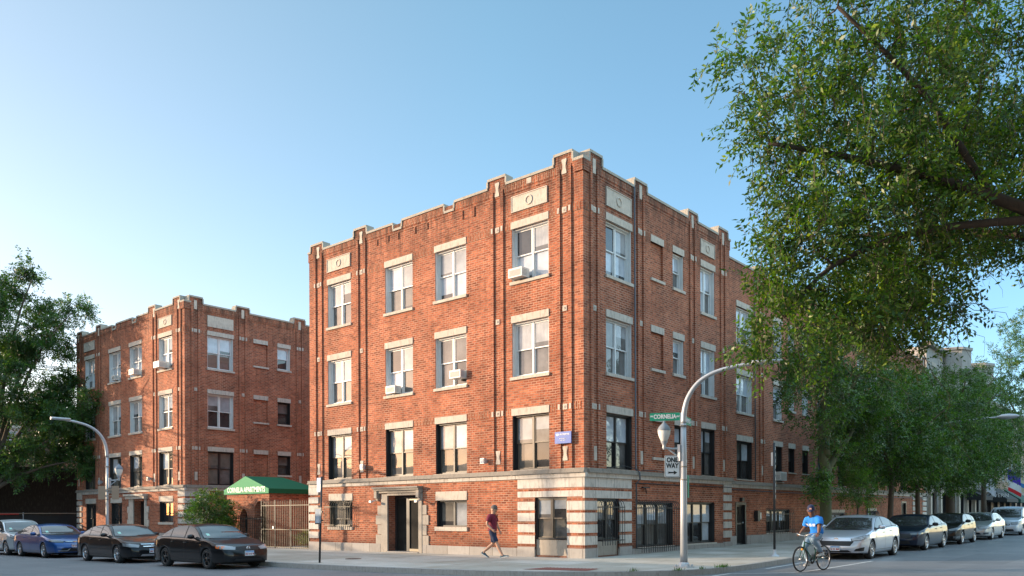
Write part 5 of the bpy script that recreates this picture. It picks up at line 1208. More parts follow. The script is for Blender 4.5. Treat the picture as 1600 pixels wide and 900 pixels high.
tuft([(-3.3, -5.3, 60, .12), (-1.6, -5.7, 160, .16), (-4.2, -4.5, 40, .12), (-2.6, -5.6, 30, .1)], 'kerb_weeds', 'small green weeds growing in the kerb joint at the corner')
# ---------------------------------------------------------------- cars
def carpaint(name, c, metallic=.5, flake=.2, rough=.3):
    m, nt, b = newmat(name); tc = nt.nodes.new('ShaderNodeTexCoord').outputs['Object']
    n = noise_tex(nt, tc, 1.4, 4); col = mixc(nt, n, tuple(x*.9 for x in c), tuple(min(1, x*1.1) for x in c))
    # road dust towards the sills
    sp = nt.nodes.new('ShaderNodeSeparateXYZ'); L(nt, tc, sp.inputs[0]); mr = N(nt, 'ShaderNodeMapRange'); mr.inputs[1].default_value = .42; mr.inputs[2].default_value = .16; mr.inputs[4].default_value = .22 if max(c) > .04 else .06; L(nt, sp.outputs[2], mr.inputs[0])
    col = mixc(nt, mr.outputs[0], col, (.10, .095, .09)); L(nt, col, b.inputs['Base Color']); b.inputs['Metallic'].default_value = metallic; b.inputs['Roughness'].default_value = rough
    b.inputs['Coat Weight'].default_value = .9 if max(c) > .04 else .65; b.inputs['Coat IOR'].default_value = 1.5; b.inputs['Specular IOR Level'].default_value = .5 if max(c) > .04 else .12; b.inputs['Coat Roughness'].default_value = .015; return m
CGLASS = pane_mat('tinted car glass', (.016, .018, .02), 0, (.03, .03, .03), ior=1.6); CGLASS2 = pane_mat('windscreen glass', (.03, .032, .034), 0, (.012, .012, .013), ior=1.9)
TRIM = plain('black car trim', (.012, .012, .013), .5); RUBBER = plain('tyre rubber', (.022, .022, .023), .85); CHROME = plain('chrome', (.75, .75, .76), .12, 1); ALLOY = plain('silver alloy', (.50, .50, .52), .3, .85)
RIMBLK = plain('black rim', (.015, .015, .016), .35, .3, coat=.6); LENS = pane_mat('clear headlamp', (.55, .56, .58), 9, (.12, .12, .13), ior=1.6); LENSD = plain('smoked headlamp', (.10, .11, .12), .15, .3, coat=1); AMBER = plain('amber marker', (.75, .16, .02), .3, coat=1); REDL = plain('red tail lamp', (.45, .01, .01), .2, coat=1)
PLATEW = plain('number plate', (.72, .74, .76), .5); PLATEB = plain('blue plate band', (.20, .36, .62), .5); WELL = plain('wheel well', (.006, .006, .006), .95); INK = plain('plate ink', (.35, .02, .03), .6); BRAKE = plain('brake disc', (.16, .15, .15), .5, .7)
def pchip(P):
    xs = np.array([p[0] for p in P], float); ys = np.array([p[1] for p in P], float); h = np.diff(xs); d = np.diff(ys)/h; m = np.zeros(len(xs))
    for i in range(1, len(xs)-1):
        if d[i-1]*d[i] > 0: w1 = 2*h[i]+h[i-1]; w2 = h[i]+2*h[i-1]; m[i] = (w1+w2)/(w1/d[i-1]+w2/d[i])
    m[0] = d[0]; m[-1] = d[-1]
    def f(x):
        x = min(max(x, xs[0]), xs[-1]); i = min(int(np.searchsorted(xs, x, 'right'))-1, len(h)-1); i = max(i, 0); t = (x-xs[i])/h[i]
        return ys[i]*(1+2*t)*(1-t)**2+m[i]*h[i]*t*(1-t)**2+ys[i+1]*t*t*(3-2*t)+m[i+1]*h[i]*t*t*(t-1)
    return f
def make_body(S):
    L_, W, H, wb, fo = S['L'], S['W'], S['H'], S['wb'], S['fo']; xf = L_/2; xr = -L_/2; xa = xf-fo; xb = xa-wb; ra = S.get('arch', .375); zc = .325
    top = pchip(sorted([(xr+a if a >= 0 and s == 'r' else (xf-a), z) for s, a, z in S['prof']])); belt = pchip(sorted([(xr+a if s == 'r' else xf-a, z) for s, a, z in S['belt']]))
    xs = set(np.linspace(xr+.02, xf-.02, 70).round(3)); 
    for c in (xa, xb):
        for k in range(-10, 11): xs.add(round(c+ra*math.sin(k/10*math.pi/2)*.999, 3))
    for e in (0, .02, .05, .09, .14, .2): xs.add(round(xf-e, 3)); xs.add(round(xr+e, 3))
    xs = sorted(xs); sill = S.get('sill', .20)
    def halfw(x, z):
        w = W/2; ef = max(0, (x-(xf-.85))/.85); er = max(0, ((xr+.75)-x)/.75)
        w *= 1-.16*ef**2.2-.12*er**2.2
        prof_ = 1-.055*max(0, (.50-z)/.35)**1.5-.02*max(0, (z-.62)/.3)**2
        cr = .010*math.exp(-((z-S.get('crease', .70))/.035)**2)     # shoulder crease
        return w*prof_+cr
    sect = []
    for x in xs:
        zt = top(x); zb = min(belt(x), zt-.015); bot = sill
        ef = max(0, (x-(xf-.55))/.55); bot += .03*ef
        for c in (xa, xb):
            if abs(x-c) < ra: bot = max(bot, zc+math.sqrt(ra*ra-(x-c)**2))
        pts = []; nS = 9
        for k in range(nS): z = bot+(zb-bot)*(k/(nS-1)); pts.append((halfw(x, z), z))
        wbt = halfw(x, zb); gh = zt-zb; rail_z = zt-min(.055, gh*.35); tum = S.get('tumble', .40)
        yb = wbt-.02*min(1, gh/.1)
        for k in range(1, 6):
            f = k/5; z = zb+(rail_z-zb)*f; pts.append((yb-(z-zb)*tum*(.75+.25*f), z))
        yr = pts[-1][0]
        for k in range(1, 7): f = k/6; yy = yr*math.cos(f*math.pi/2)**.85 if f < 1 else 0; pts.append((yy, rail_z+(zt-rail_z)*(1-(yy/yr)**2)**1.0))
        sect.append((x, pts))
    def warp(x, y, z):
        sf = max(0, (x-(xf-.8))/.8); sr = max(0, ((xr+.7)-x)/.7); q = (abs(y)/(W/2))
        return x-S.get('bow', .20)*sf*q**2.4+.14*sr*q**2.4
    mb = MB(); n = len(sect[0][1])
    V = [[(warp(x, y, z), y, z) for y, z in pts]+[(warp(x, y, z), -y, z) for y, z in reversed(pts[:-1])] for x, pts in sect]
    m = len(V[0])
    for i in range(len(V)-1):
        for j in range(m-1): mb.face([V[i][j], V[i+1][j], V[i+1][j+1], V[i][j+1]], True)
        mb.mi = 1; mb.face([V[i][0], V[i][m-1], V[i+1][m-1], V[i+1][0]]); mb.mi = 0
    # nose and tail caps as curved grids
    for idx, sg in ((0, -1), (len(V)-1, 1)):
        x, pts = sect[idx]; rows = pts[:nS+5]; K = 16; grid = []
        zt = pts[-1][1]
        for y, z in rows: grid.append([(warp(x, y*(k/K*2-1), z)+sg*.05*math.sin(math.pi*min(1, max(0, (z-rows[0][1])/(zt-rows[0][1]+1e-6))))*(1-abs(k/K*2-1)**4), y*(k/K*2-1), z) for k in range(K+1)])
        trow = []
        for k in range(K+1):
            yy = rows[-1][0]*(k/K*2-1); trow.append((warp(x, yy, zt), yy, rows[-1][1]+(zt-rows[-1][1])*(1-(yy/rows[-1][0])**2)))
        grid.append(trow)
        for a in range(len(grid)-1):
            for k in range(K): mb.face([grid[a][k], grid[a][k+1], grid[a+1][k+1], grid[a+1][k]], True)
    return mb, xa, xb, top, belt
def tri_grid(poly, step):
    """polygon (a, b) -> triangulated mesh with interior points"""
    bm = bmesh.new(); vs = []
    n = len(poly); out = []
    for i in range(n):
        p, q = Vector(poly[i]), Vector(poly[(i+1) % n]); k = max(1, int((q-p).length/step))
        for j in range(k): out.append(p+(q-p)*j/k)
    vs = [bm.verts.new((p.x, p.y, 0)) for p in out]; f = bm.faces.new(vs)
    bm.normal_update()
    xs = [p.x for p in out]; ys = [p.y for p in out]
    for ax, lo, hi in ((0, min(xs), max(xs)), (1, min(ys), max(ys))):
        k = int((hi-lo)/step)
        for i in range(1, k+1):
            c = lo+(hi-lo)*i/(k+1); co = (c, 0, 0) if ax == 0 else (0, c, 0); no = (1, 0, 0) if ax == 0 else (0, 1, 0)
            bmesh.ops.bisect_plane(bm, geom=bm.verts[:]+bm.edges[:]+bm.faces[:], plane_co=co, plane_no=no)
    bmesh.ops.triangulate(bm, faces=bm.faces)
    V = [v.co.copy() for v in bm.verts]; bm.verts.index_update(); F_ = [[v.index for v in f.verts] for f in bm.faces]; bm.free(); return V, F_
def stick(bvh, poly, mode, parent, name, mat, off=.006, step=.07, ang=45, thick=True):
    """lay a flat outline on the body along a viewing direction: side, front, rear, top or corner"""
    V, F_ = tri_grid(poly, step); res = []; ok = []
    for v in V:
        a, b_ = v.x, v.y
        if mode in ('L', 'R'): s = 1 if mode == 'L' else -1; o, d = Vector((a, 3*s, b_)), Vector((0, -s, 0))
        elif mode == 'F': o, d = Vector((5, a, b_)), Vector((-1, 0, 0))
        elif mode == 'B': o, d = Vector((-5, a, b_)), Vector((1, 0, 0))
        elif mode == 'T': o, d = Vector((a, b_, 4)), Vector((0, 0, -1))
        else:
            s = 1 if 'L' in mode else -1; fb = 1 if 'F' in mode else -1; c_, s_ = math.cos(math.radians(ang)), math.sin(math.radians(ang))
            dirv = Vector((-fb*c_, -s*s_, 0)); ax_ = Vector((-fb*s_, s*c_, 0)); o, d = ax_*a+Vector((0, 0, b_))-dirv*5, dirv
        h = bvh.ray_cast(o, d)
        if h[0] is None: res.append(None); continue
        nn = h[1] if h[1].dot(d) < 0 else -h[1]; res.append(h[0]+nn*off)
    mb = MB(); mp = {}
    vv = []; 
    for f in F_:
        if all(res[i] is not None for i in f) and max((res[f[0]]-res[f[1]]).length, (res[f[1]]-res[f[2]]).length) < .6: mb.face([res[i] for i in f], True)
    if not mb.f: return None
    me = bpy.data.meshes.new(name); me.from_pydata([tuple(v) for v in mb.v], [], mb.f); me.materials.append(mat)
    bm = bmesh.new(); bm.from_mesh(me); bmesh.ops.remove_doubles(bm, verts=bm.verts, dist=.0005); bm.normal_update()
    c = Vector((0, 0, .7))
    bmesh.ops.recalc_face_normals(bm, faces=bm.faces)
    if sum((f.calc_center_median()-c).dot(f.normal)*f.calc_area() for f in bm.faces) < 0: bmesh.ops.reverse_faces(bm, faces=bm.faces)
    bm.to_mesh(me); bm.free(); me.polygons.foreach_set('use_smooth', [True]*len(me.polygons)); boxuv(me)
    o = bpy.data.objects.new(name, me); COL.objects.link(o); o.parent = parent; return o
def lobj(mb, name, mats, parent, loc=(0, 0, 0)):
    """mesh in the local space of its parent"""
    mats = mats if isinstance(mats, (list, tuple)) else [mats]; me = bpy.data.meshes.new(name); me.from_pydata([tuple(v) for v in mb.v], [], mb.f)
    for m in mats: me.materials.append(m)
    me.polygons.foreach_set('material_index', mb.m); me.polygons.foreach_set('use_smooth', mb.smooth)
    bm = bmesh.new(); bm.from_mesh(me); bmesh.ops.remove_doubles(bm, verts=bm.verts, dist=.0003); bmesh.ops.recalc_face_normals(bm, faces=bm.faces); bm.to_mesh(me); bm.free(); boxuv(me)
    o = bpy.data.objects.new(name, me); COL.objects.link(o); o.parent = parent; o.location = loc; return o
WH = {}
def wheel(t, x, y, s, style, rimmat, r=.325):
    key = (style, rimmat.name, s, r)
    if key not in WH:
        mb = MB(); w = .105
        mb.lathe([(r*.68, -w*.92), (r*.80, -w), (r*.95, -w*.92), (r, -w*.6), (r, w*.6), (r*.95, w*.92), (r*.80, w), (r*.68, w*.92)], (0, 0, 0), 'y', 36)
        mt = mb
        rm = MB(); o = s*w*.80; R_ = r*.70
        rm.mi = 0; rm.lathe([(R_, s*w*.95), (R_*.97, s*w*1.0), (R_*.92, s*w*.9), (R_*.90, 0), (R_*.90, -s*w*.5)], (0, 0, 0), 'y', 36)
        nS, wd = {'five': (5, .30), 'ten': (10, .12), 'seven': (7, .20), 'split': (5, .26), 'mesh': (9, .15)}[style]
        for k in range(nS):
            a = 2*math.pi*k/nS+.3; subs = (0,) if style not in ('split', 'five') else (-.16, .16)
            for sb in subs:
                aa = a+sb; ri, ro = R_*.16, R_*.94; wi, wo = wd*R_*.30, wd*R_*.42
                if style in ('split', 'five'): wi, wo = wi*.8, wo*.55
                P = []
                for rad, hw, yy in ((ri, wi, o), (ro, wo, s*w*.86)):
                    for q in (-1, 1): P.append((math.cos(aa)*rad-math.sin(aa)*hw*q, yy, math.sin(aa)*rad+math.cos(aa)*hw*q))
                P2 = [(p[0], p[1]-s*.03, p[2]) for p in P]
                rm.face([P[0], P[1], P[3], P[2]]); rm.face([P[0], P[2], P2[2], P2[0]]); rm.face([P[1], P[3], P2[3], P2[1]])
        rm.lathe([(R_*.24, o-s*.02), (R_*.24, o+s*.012), (R_*.18, o+s*.02), (.001, o+s*.022)], (0, 0, 0), 'y', 16)
        rm.mi = 1; rm.lathe([(R_*.90, -s*w*.1), (.001, -s*w*.1)], (0, 0, 0), 'y', 24); rm.mi = 2; rm.lathe([(R_*.62, s*w*.1), (R_*.62, s*w*.22), (R_*.2, s*w*.22)], (0, 0, 0), 'y', 24)
        a = lobj(mt, 'tyre', RUBBER, None); b_ = lobj(rm, 'rim', [rimmat, WELL, BRAKE], None); WH[key] = (a.data, b_.data); bpy.data.objects.remove(a); bpy.data.objects.remove(b_)
    w_ = bpy.data.objects.new('wheel', None); w_.empty_display_size = .1; COL.objects.link(w_); w_.parent = t; w_.location = (x, y, r)
    for nm_, me in zip(('tyre', 'rim'), WH[key]): o = bpy.data.objects.new(nm_, me); COL.objects.link(o); o.parent = w_
def clip_poly(xs, lo, hi):
    P = [(x, lo(x)) for x in xs]+[(x, hi(x)) for x in reversed(xs)]; return P
def car(S, x, y, heading, label, paint, rim=ALLOY, style='five', group='cars parked along the kerbs', sides='LR'):
    z = (gz(x+1, y+1)+gz(x-1, y-1))/2; t = thing('parked_car', label, S.get('cat', 'car'), (x, y, gz(x, y)+.0), heading, group)
    mb, xa, xb, top, belt = make_body(S); L_, W, H = S['L'], S['W'], S['H']; xf, xr = L_/2, -L_/2
    # slope of the street along the car
    hx, hy = math.cos(heading), math.sin(heading); slope = .0055*(hx-hy)
    t.rotation_euler = (0, -math.atan(slope), heading)
    body = lobj(mb, 'body', [paint, WELL], t)
    me = body.data; bvh = BVHTree.FromPolygons([v.co for v in me.vertices], [list(p.vertices) for p in me.polygons])
    for sd_ in (1, -1):
        for xx in (xa, xb): wheel(t, xx, sd_*(W/2-.115), sd_, style, rim, S.get('wr', .325))
    # wells behind the wheels
    mbw = MB()
    for xx in (xa, xb): mbw.box(xx-.37, xx+.37, -W/2+.30, W/2-.30, .19, .70)
    mbw.box(xr+.3, xf-.3, -W/2+.12, W/2-.12, .17, .26); lobj(mbw, 'underbody', WELL, t)
    # glass: outlines follow the roof and belt lines
    g = S['glass']; pad = .075
    zlo = lambda q: belt(q)+.035; zhi = lambda q: top(q)-pad
    for sd_ in sides:
        a0, a1 = g['a'], g['c']; bp = g['b']
        rng_ = [q for q in np.linspace(a1, a0, 60) if zhi(q) > zlo(q)+.01]; x_hi, x_lo = max(rng_), min(rng_)
        stick(bvh, clip_poly(list(np.linspace(x_lo-.03, x_hi+.03, 26)), lambda q: belt(q)+.012, lambda q: max(zhi(q)+.018, belt(q)+.02)), sd_, t, 'window_trim', TRIM if not S.get('chrome') else CHROME, .004)
        for (p, q_) in ((bp+.035, x_hi), (x_lo, bp-.035)):
            xx = list(np.linspace(p, q_, 14)); wn = stick(bvh, clip_poly(xx, zlo, lambda q: max(zhi(q), zlo(q)+.004)), sd_, t, 'side_window', CGLASS, .008)
        # quarter pillar between rear door glass and quarter light
        if g.get('q'): stick(bvh, [(g['q']-.02, zlo(g['q'])), (g['q']+.02, zlo(g['q'])), (g['q']+.02, zhi(g['q'])), (g['q']-.02, zhi(g['q']))], sd_, t, 'window_trim', TRIM, .011)
        # door seams, sill trim and handles
        for dx in (g['door_f'], bp, g['door_r']):
            stick(bvh, [(dx-.006, .28), (dx+.006, .28), (dx+.006+(.02 if dx != bp else 0), belt(dx)+.0), (dx-.006+(.02 if dx != bp else 0), belt(dx)+.0)], sd_, t, 'door_seam', TRIM, .003, .1)
        stick(bvh, [(xb+.42, .30), (xa-.42, .30), (xa-.42, .312), (xb+.42, .312)], sd_, t, 'door_seam', TRIM, .003, .15)
        if S.get('strip'): stick(bvh, [(xb+.45, .50), (xa-.45, .50), (xa-.45, .535), (xb+.45, .535)], sd_, t, 'side_moulding', paint, .014, .15)
        s = 1 if sd_ == 'L' else -1
        for dx in (bp+.10, g['door_r']+.16):
            h = bvh.ray_cast(Vector((dx, 3*s, belt(dx)-.12)), Vector((0, -s, 0)))
            if h[0]:
                m2 = MB(); yy = h[0].y; zz = belt(dx)-.12
                m2.tube([(dx-.10, yy-s*.005, zz), (dx-.07, yy+s*.028, zz), (dx+.07, yy+s*.028, zz), (dx+.10, yy-s*.005, zz)], .014, 6); lobj(m2, 'door_handle', CHROME if S.get('chrome') else paint, t)
        # mirror
        mx = g['a']-.42 if not S.get('mx') else S['mx']; h = bvh.ray_cast(Vector((mx, 3*s, belt(mx)+.02)), Vector((0, -s, 0)))
        if h[0]:
            yy = h[0].y; zz = belt(mx)+.09; m2 = MB()
            m2.tube([(mx, yy-s*.02, zz-.05), (mx+.01, yy+s*.08, zz-.03)], .022, 8)
            prof = [(.0, -.02), (.055, .0), (.075, .05), (.075, .12), (.06, .19), (.001, .215)]
            m2.lathe([(r_*1.0, s*h_) for r_, h_ in prof], (mx, yy+s*.03, zz), 'y', 12)
            o = lobj(m2, 'mirror', S.get('mirmat', paint), t)
    # windscreen and rear screen
    ws0, ws1 = S['ws']; 
    def screen(x0, x1, mode, nm_):
        zz0, zz1 = top(x0)-.02, top(x1)-.035; hw0 = W/2*.84; hw1 = W/2*.84-(zz1-zz0)*S.get('tumble', .4)*1.05
        pts = [(-hw0, zz0+.01), (-hw0*.5, zz0-.012), (hw0*.5, zz0-.012), (hw0, zz0+.01), (hw1, zz1-.02), (hw1*.5, zz1+.0), (-hw1*.5, zz1+.0), (-hw1, zz1-.02)]
        stick(bvh, [(a*1.035, b_) for a, b_ in pts], mode, t, 'window_trim', TRIM, .004, .12); return stick(bvh, pts, mode, t, nm_, CGLASS2, .009, .10)
    screen(ws0, ws1, 'F', 'windshield'); r0, r1 = S['rs']; screen(r0, r1, 'B', 'rear_window')
    # bonnet edge and wipers
    hz_ = S['grille_z']
    stick(bvh, [(-W/2*.78, top(ws0)-.055), (W/2*.78, top(ws0)-.055), (W/2*.78, top(ws0)-.035), (-W/2*.78, top(ws0)-.035)], 'F', t, 'cowl', TRIM, .004, .1)
    # front face
    gm = S.get('grille_mat', TRIM)
    if S.get('grille'): gr_ = stick(bvh, S['grille'], 'F', t, 'grille', gm, .008, .08)
    for poly, mt_, nm_ in S.get('front', []): stick(bvh, poly, 'F', t, nm_, mt_, .012, .08)
    for sd_ in ('FL', 'FR'):
        for poly, mt_, nm_ in S['lamps']:
            if nm_ == 'headlight':
                cx_ = sum(q[0] for q in poly)/len(poly); cz_ = sum(q[1] for q in poly)/len(poly); hl = stick(bvh, [(cx_+(a-cx_)*1.06, cz_+(b_-cz_)*1.22) for a, b_ in poly], sd_, t, 'lamp_gasket', TRIM, .006, .05)
            stick(bvh, poly, sd_, t, nm_, mt_, .010, .05)
    k_ = math.sin(math.radians(45)); ta = (xr+.02+W/2*.55)*k_; tb = (xr+.34+W/2*.93)*k_; tz = S.get('tail_z', .82)
    for sd_ in ('BL', 'BR'): stick(bvh, [(ta, tz-.08), (tb-.05, tz-.06), (tb, tz+.05), (ta, tz+.09)], sd_, t, 'tail_light', REDL, .008, .06)
    # number plate with band and characters
    pz = S.get('plate_z', .42); h = bvh.ray_cast(Vector((5, 0, pz)), Vector((-1, 0, 0)))
    if h[0] and not S.get('noplate'):
        px = h[0].x+.03; m2 = MB(); m2.box(px-.03, px, -.155, .155, pz-.078, pz+.078); m2.mi = 1; m2.box(px, px+.002, -.15, .15, pz+.03, pz+.073)
        pl = lobj(m2, 'number_plate', [PLATEW, PLATEB], t)
        me = text_mesh(S.get('plate', 'E 1 28 3'), .075, .001, .003); M = Matrix(((0, 0, 1), (1, 0, 0), (0, 1, 0)))
        for v in me.vertices: v.co = M @ v.co+Vector((px+.003, 0, pz-.025))
        me.materials.append(INK); o = bpy.data.objects.new('plate_characters', me); COL.objects.link(o); o.parent = pl
    if S.get('badge'):
        bz, br_, kind = S['badge']; h = bvh.ray_cast(Vector((5, 0, bz)), Vector((-1, 0, 0)))
        if h[0]:
            px = h[0].x+.012; m2 = MB()
            if kind == 'H':
                for yy in (-.035, .035): m2.tube([(px+.008, yy*.8, bz-.04), (px+.008, yy*1.15, bz+.04)], .009, 6)
                m2.tube([(px+.008, -.035, bz), (px+.008, .035, bz)], .008, 6)
                ring = [(px+.004, .062*math.cos(a)*1.05, bz+.055*math.sin(a)) for a in np.linspace(0, 2*math.pi, 21)]; m2.tube(ring, .006, 5, cap=False)
            elif kind == 'oval':
                ring = [(px, .07*math.cos(a), bz+.03*math.sin(a)) for a in np.linspace(0, 2*math.pi, 21)]; m2.tube(ring, .006, 5, cap=False); m2.face([(px-.002, .07*math.cos(a), bz+.03*math.sin(a)) for a in np.linspace(0, 6.0, 18)])
            else: m2.box(px, px+.012, -.10, .10, bz-.012, bz+.012); m2.box(px, px+.014, -.03, .03, bz-.03, bz+.03)
            lobj(m2, 'badge', CHROME, t)
    for poly, mt_, nm_ in S.get('bars', []):
        pass
    # the inspection sticker low on the windscreen
    if S.get('sticker'): stick(bvh, [(S['sticker']*.60, top(ws0)+.05), (S['sticker']*.50, top(ws0)+.05), (S['sticker']*.50, top(ws0)+.12), (S['sticker']*.60, top(ws0)+.12)], 'F', t, 'sticker', plain('pale green sticker', (.45, .75, .62), .6), .013, .1)
    return t
SED = dict(L=4.80, W=1.82, H=1.45, wb=2.74, fo=.98, arch=.365, wr=.325,
    prof=[('f', 0, .60), ('f', .06, .70), ('f', .2, .765), ('f', .6, .86), ('f', 1.18, .965), ('f', 1.32, 1.0), ('f', 1.75, 1.25), ('f', 2.10, 1.40), ('f', 2.5, 1.445), ('r', 1.95, 1.44), ('r', 1.45, 1.38), ('r', 1.0, 1.22), ('r', .62, 1.07), ('r', .35, 1.04), ('r', .05, .99), ('r', 0, .85)],
    belt=[('f', 0, .54), ('f', .1, .66), ('f', .6, .80), ('f', 1.2, .92), ('f', 2.0, .945), ('r', 1.2, .985), ('r', .4, .98), ('r', 0, .80)],
    ws=(1.10, .38), rs=(-1.88, -1.12), glass=dict(a=1.05, b=-.02, c=-1.62, q=-.98, door_f=.92, door_r=-.92), grille_z=.60,
    grille=[(-.36, .60), (.36, .60), (.46, .69), (.40, .71), (-.40, .71), (-.46, .69)],
    front=[([(-.55, .30), (.55, .30), (.48, .40), (-.48, .40)], TRIM, 'bumper_intake'), ([(-.84, .30), (-.66, .30), (-.64, .39), (-.84, .41)], LENSD, 'fog_light'), ([(.84, .30), (.66, .30), (.64, .39), (.84, .41)], LENSD, 'fog_light')],
    lamps=[([(-1.27, .62), (-.92, .60), (-.90, .66), (-1.18, .745), (-1.34, .75)], LENS, 'headlight')], badge=(.655, .05, 'H'), plate_z=.47, tumble=.42)
def spec(base, **k): d = dict(base); d.update(k); return d
# headlight outlines live in a frame turned 45 degrees to the car's corner; measured from the middle: about -1.1 at the corner
def lampx(W, L_): return None
def corner_poly(S, c0, c1, z0a, z0b, z1a, z1b):
    """c runs from the nose (towards the middle) to the flank; returns the outline in the turned frame"""
    xf = S['L']/2; W = S['W']/2; k = math.sin(math.radians(45))
    def A_(x, y): return -x*k+y*k
    p = A_(xf-.02, W*c0); q = A_(xf-.02-c1, W*.93)
    return [(p, z0a), ((p+q)/2, (z0a+z0b)/2-.01), (q, z0b), (q+.03, z1b), ((p+q)/2, (z1a+z1b)/2+.005), (p, z1a)]
def lamps(S, c0, c1, a, b_, c, d, mat, extra=None):
    out = [(corner_poly(S, c0, c1, a, b_, c, d), mat, 'headlight')]
    if extra: out.append((corner_poly(S, *extra[:6]), extra[6], 'turn_signal'))
    return out
S1 = spec(SED, strip=True, sticker=-1, front=[([(-.50, .27), (.50, .27), (.44, .345), (-.44, .345)], TRIM, 'bumper_intake'), ([(-.62, .385), (.62, .385), (.62, .392), (-.62, .392)], TRIM, 'bumper_seam')], plate='EZ 8 63 8', plate_z=.50)
S1['lamps'] = lamps(S1, .52, .42, .615, .66, .70, .775, LENS, (.99, .46, .655, .665, .72, .745, AMBER)); S1['badge'] = (.66, .05, 'H')
H270 = -math.pi/2; H180 = math.pi
XA = -7.72
car(S1, XA, 10.0, H270, 'black four-door sedan with black rims parked nearest on the left', carpaint('gloss black paint', (.006, .006, .007), 0), RIMBLK, 'five')
S2c = spec(SED, L=4.9, wb=2.80, chrome=False, sticker=-1, H=1.47, grille=[(-.40, .57), (.40, .57), (.46, .68), (-.46, .68)], front=[([(-.34, .60), (.34, .60), (.36, .62), (-.36, .62)], CHROME, 'grille_bar'), ([(-.40, .68), (.40, .68), (.42, .70), (-.42, .70)], CHROME, 'grille_bar'), ([(-.45, .26), (.45, .26), (.40, .33), (-.40, .33)], ALLOY, 'bumper_intake')], plate='AK 72 19', plate_z=.45)
S2c['lamps'] = lamps(S2c, .58, .50, .575, .63, .67, .735, LENS); S2c['badge'] = (.63, .05, 'H'); S2c['strip'] = True
car(S2c, XA, 16.5, H270, 'black four-door sedan with silver rims, second in the left row', carpaint('worn black paint', (.007, .007, .009), 0), ALLOY, 'five')
S3 = spec(SED, L=4.87, wb=2.74, W=1.86, H=1.47, prof=[('f', 0, .60), ('f', .06, .70), ('f', .25, .79), ('f', .7, .90), ('f', 1.2, .985), ('f', 1.35, 1.02), ('f', 1.8, 1.26), ('f', 2.2, 1.42), ('f', 2.6, 1.465), ('r', 2.1, 1.455), ('r', 1.5, 1.36), ('r', .9, 1.18), ('r', .5, 1.09), ('r', .2, 1.06), ('r', .04, 1.0), ('r', 0, .85)],
    grille=[(-.38, .66), (.38, .66), (.44, .71), (-.44, .71)], front=[([(-.62, .27), (.62, .27), (.50, .42), (-.50, .42)], TRIM, 'bumper_intake'), ([(-.66, .30), (-.30, .30), (-.20, .40), (.20, .40), (.30, .30), (.66, .30), (.66, .32), (.33, .32), (.23, .42), (-.23, .42), (-.33, .32), (-.66, .32)], CHROME, 'bumper_strip'), ([(-.36, .685), (.36, .685), (.36, .70), (-.36, .70)], CHROME, 'grille_bar')], plate='BV 31 07', plate_z=.53, badge=(.69, .05, 'wing'), sticker=-1)
S3['lamps'] = lamps(S3, .55, .42, .655, .70, .72, .775, LENSD)
car(S3, XA, 23.5, H270, 'deep blue four-door sedan parked third in the left row', carpaint('deep blue paint', (.004, .065, .25), .3), ALLOY, 'split')
SUV = dict(L=4.55, W=1.84, H=1.68, wb=2.69, fo=.90, arch=.39, wr=.345, sill=.25, prof=[('f', 0, .66), ('f', .05, .84), ('f', .2, .96), ('f', .6, 1.05), ('f', 1.0, 1.10), ('f', 1.15, 1.14), ('f', 1.6, 1.42), ('f', 1.95, 1.60), ('f', 2.4, 1.675), ('r', 1.2, 1.67), ('r', .5, 1.61), ('r', .2, 1.35), ('r', .06, 1.05), ('r', 0, .8)],
    belt=[('f', 0, .60), ('f', .1, .80), ('f', .6, .96), ('f', 1.2, 1.05), ('f', 2.2, 1.07), ('r', 1.0, 1.12), ('r', .3, 1.14), ('r', 0, .8)], ws=(1.12, .42), rs=(-2.15, -1.85), glass=dict(a=1.05, b=-.05, c=-1.85, q=-1.05, door_f=.92, door_r=-.95), grille_z=.7,
    grille=[(-.34, .66), (.34, .66), (.40, .80), (-.40, .80)], front=[([(-.55, .32), (.55, .32), (.5, .48), (-.5, .48)], TRIM, 'bumper_intake'), ([(-.36, .72), (.36, .72), (.36, .745), (-.36, .745)], CHROME, 'grille_bar')], badge=(.73, .05, 'oval'), plate_z=.56, tumble=.30, bow=.24, cat='SUV', sticker=-1)
SUV['lamps'] = lamps(SUV, .60, .40, .74, .82, .84, .92, LENS)
car(SUV, XA, 27.95, H270, 'silver white compact SUV cut by the left edge of the picture', carpaint('silver white paint', (.62, .64, .66), .35), ALLOY, 'ten')
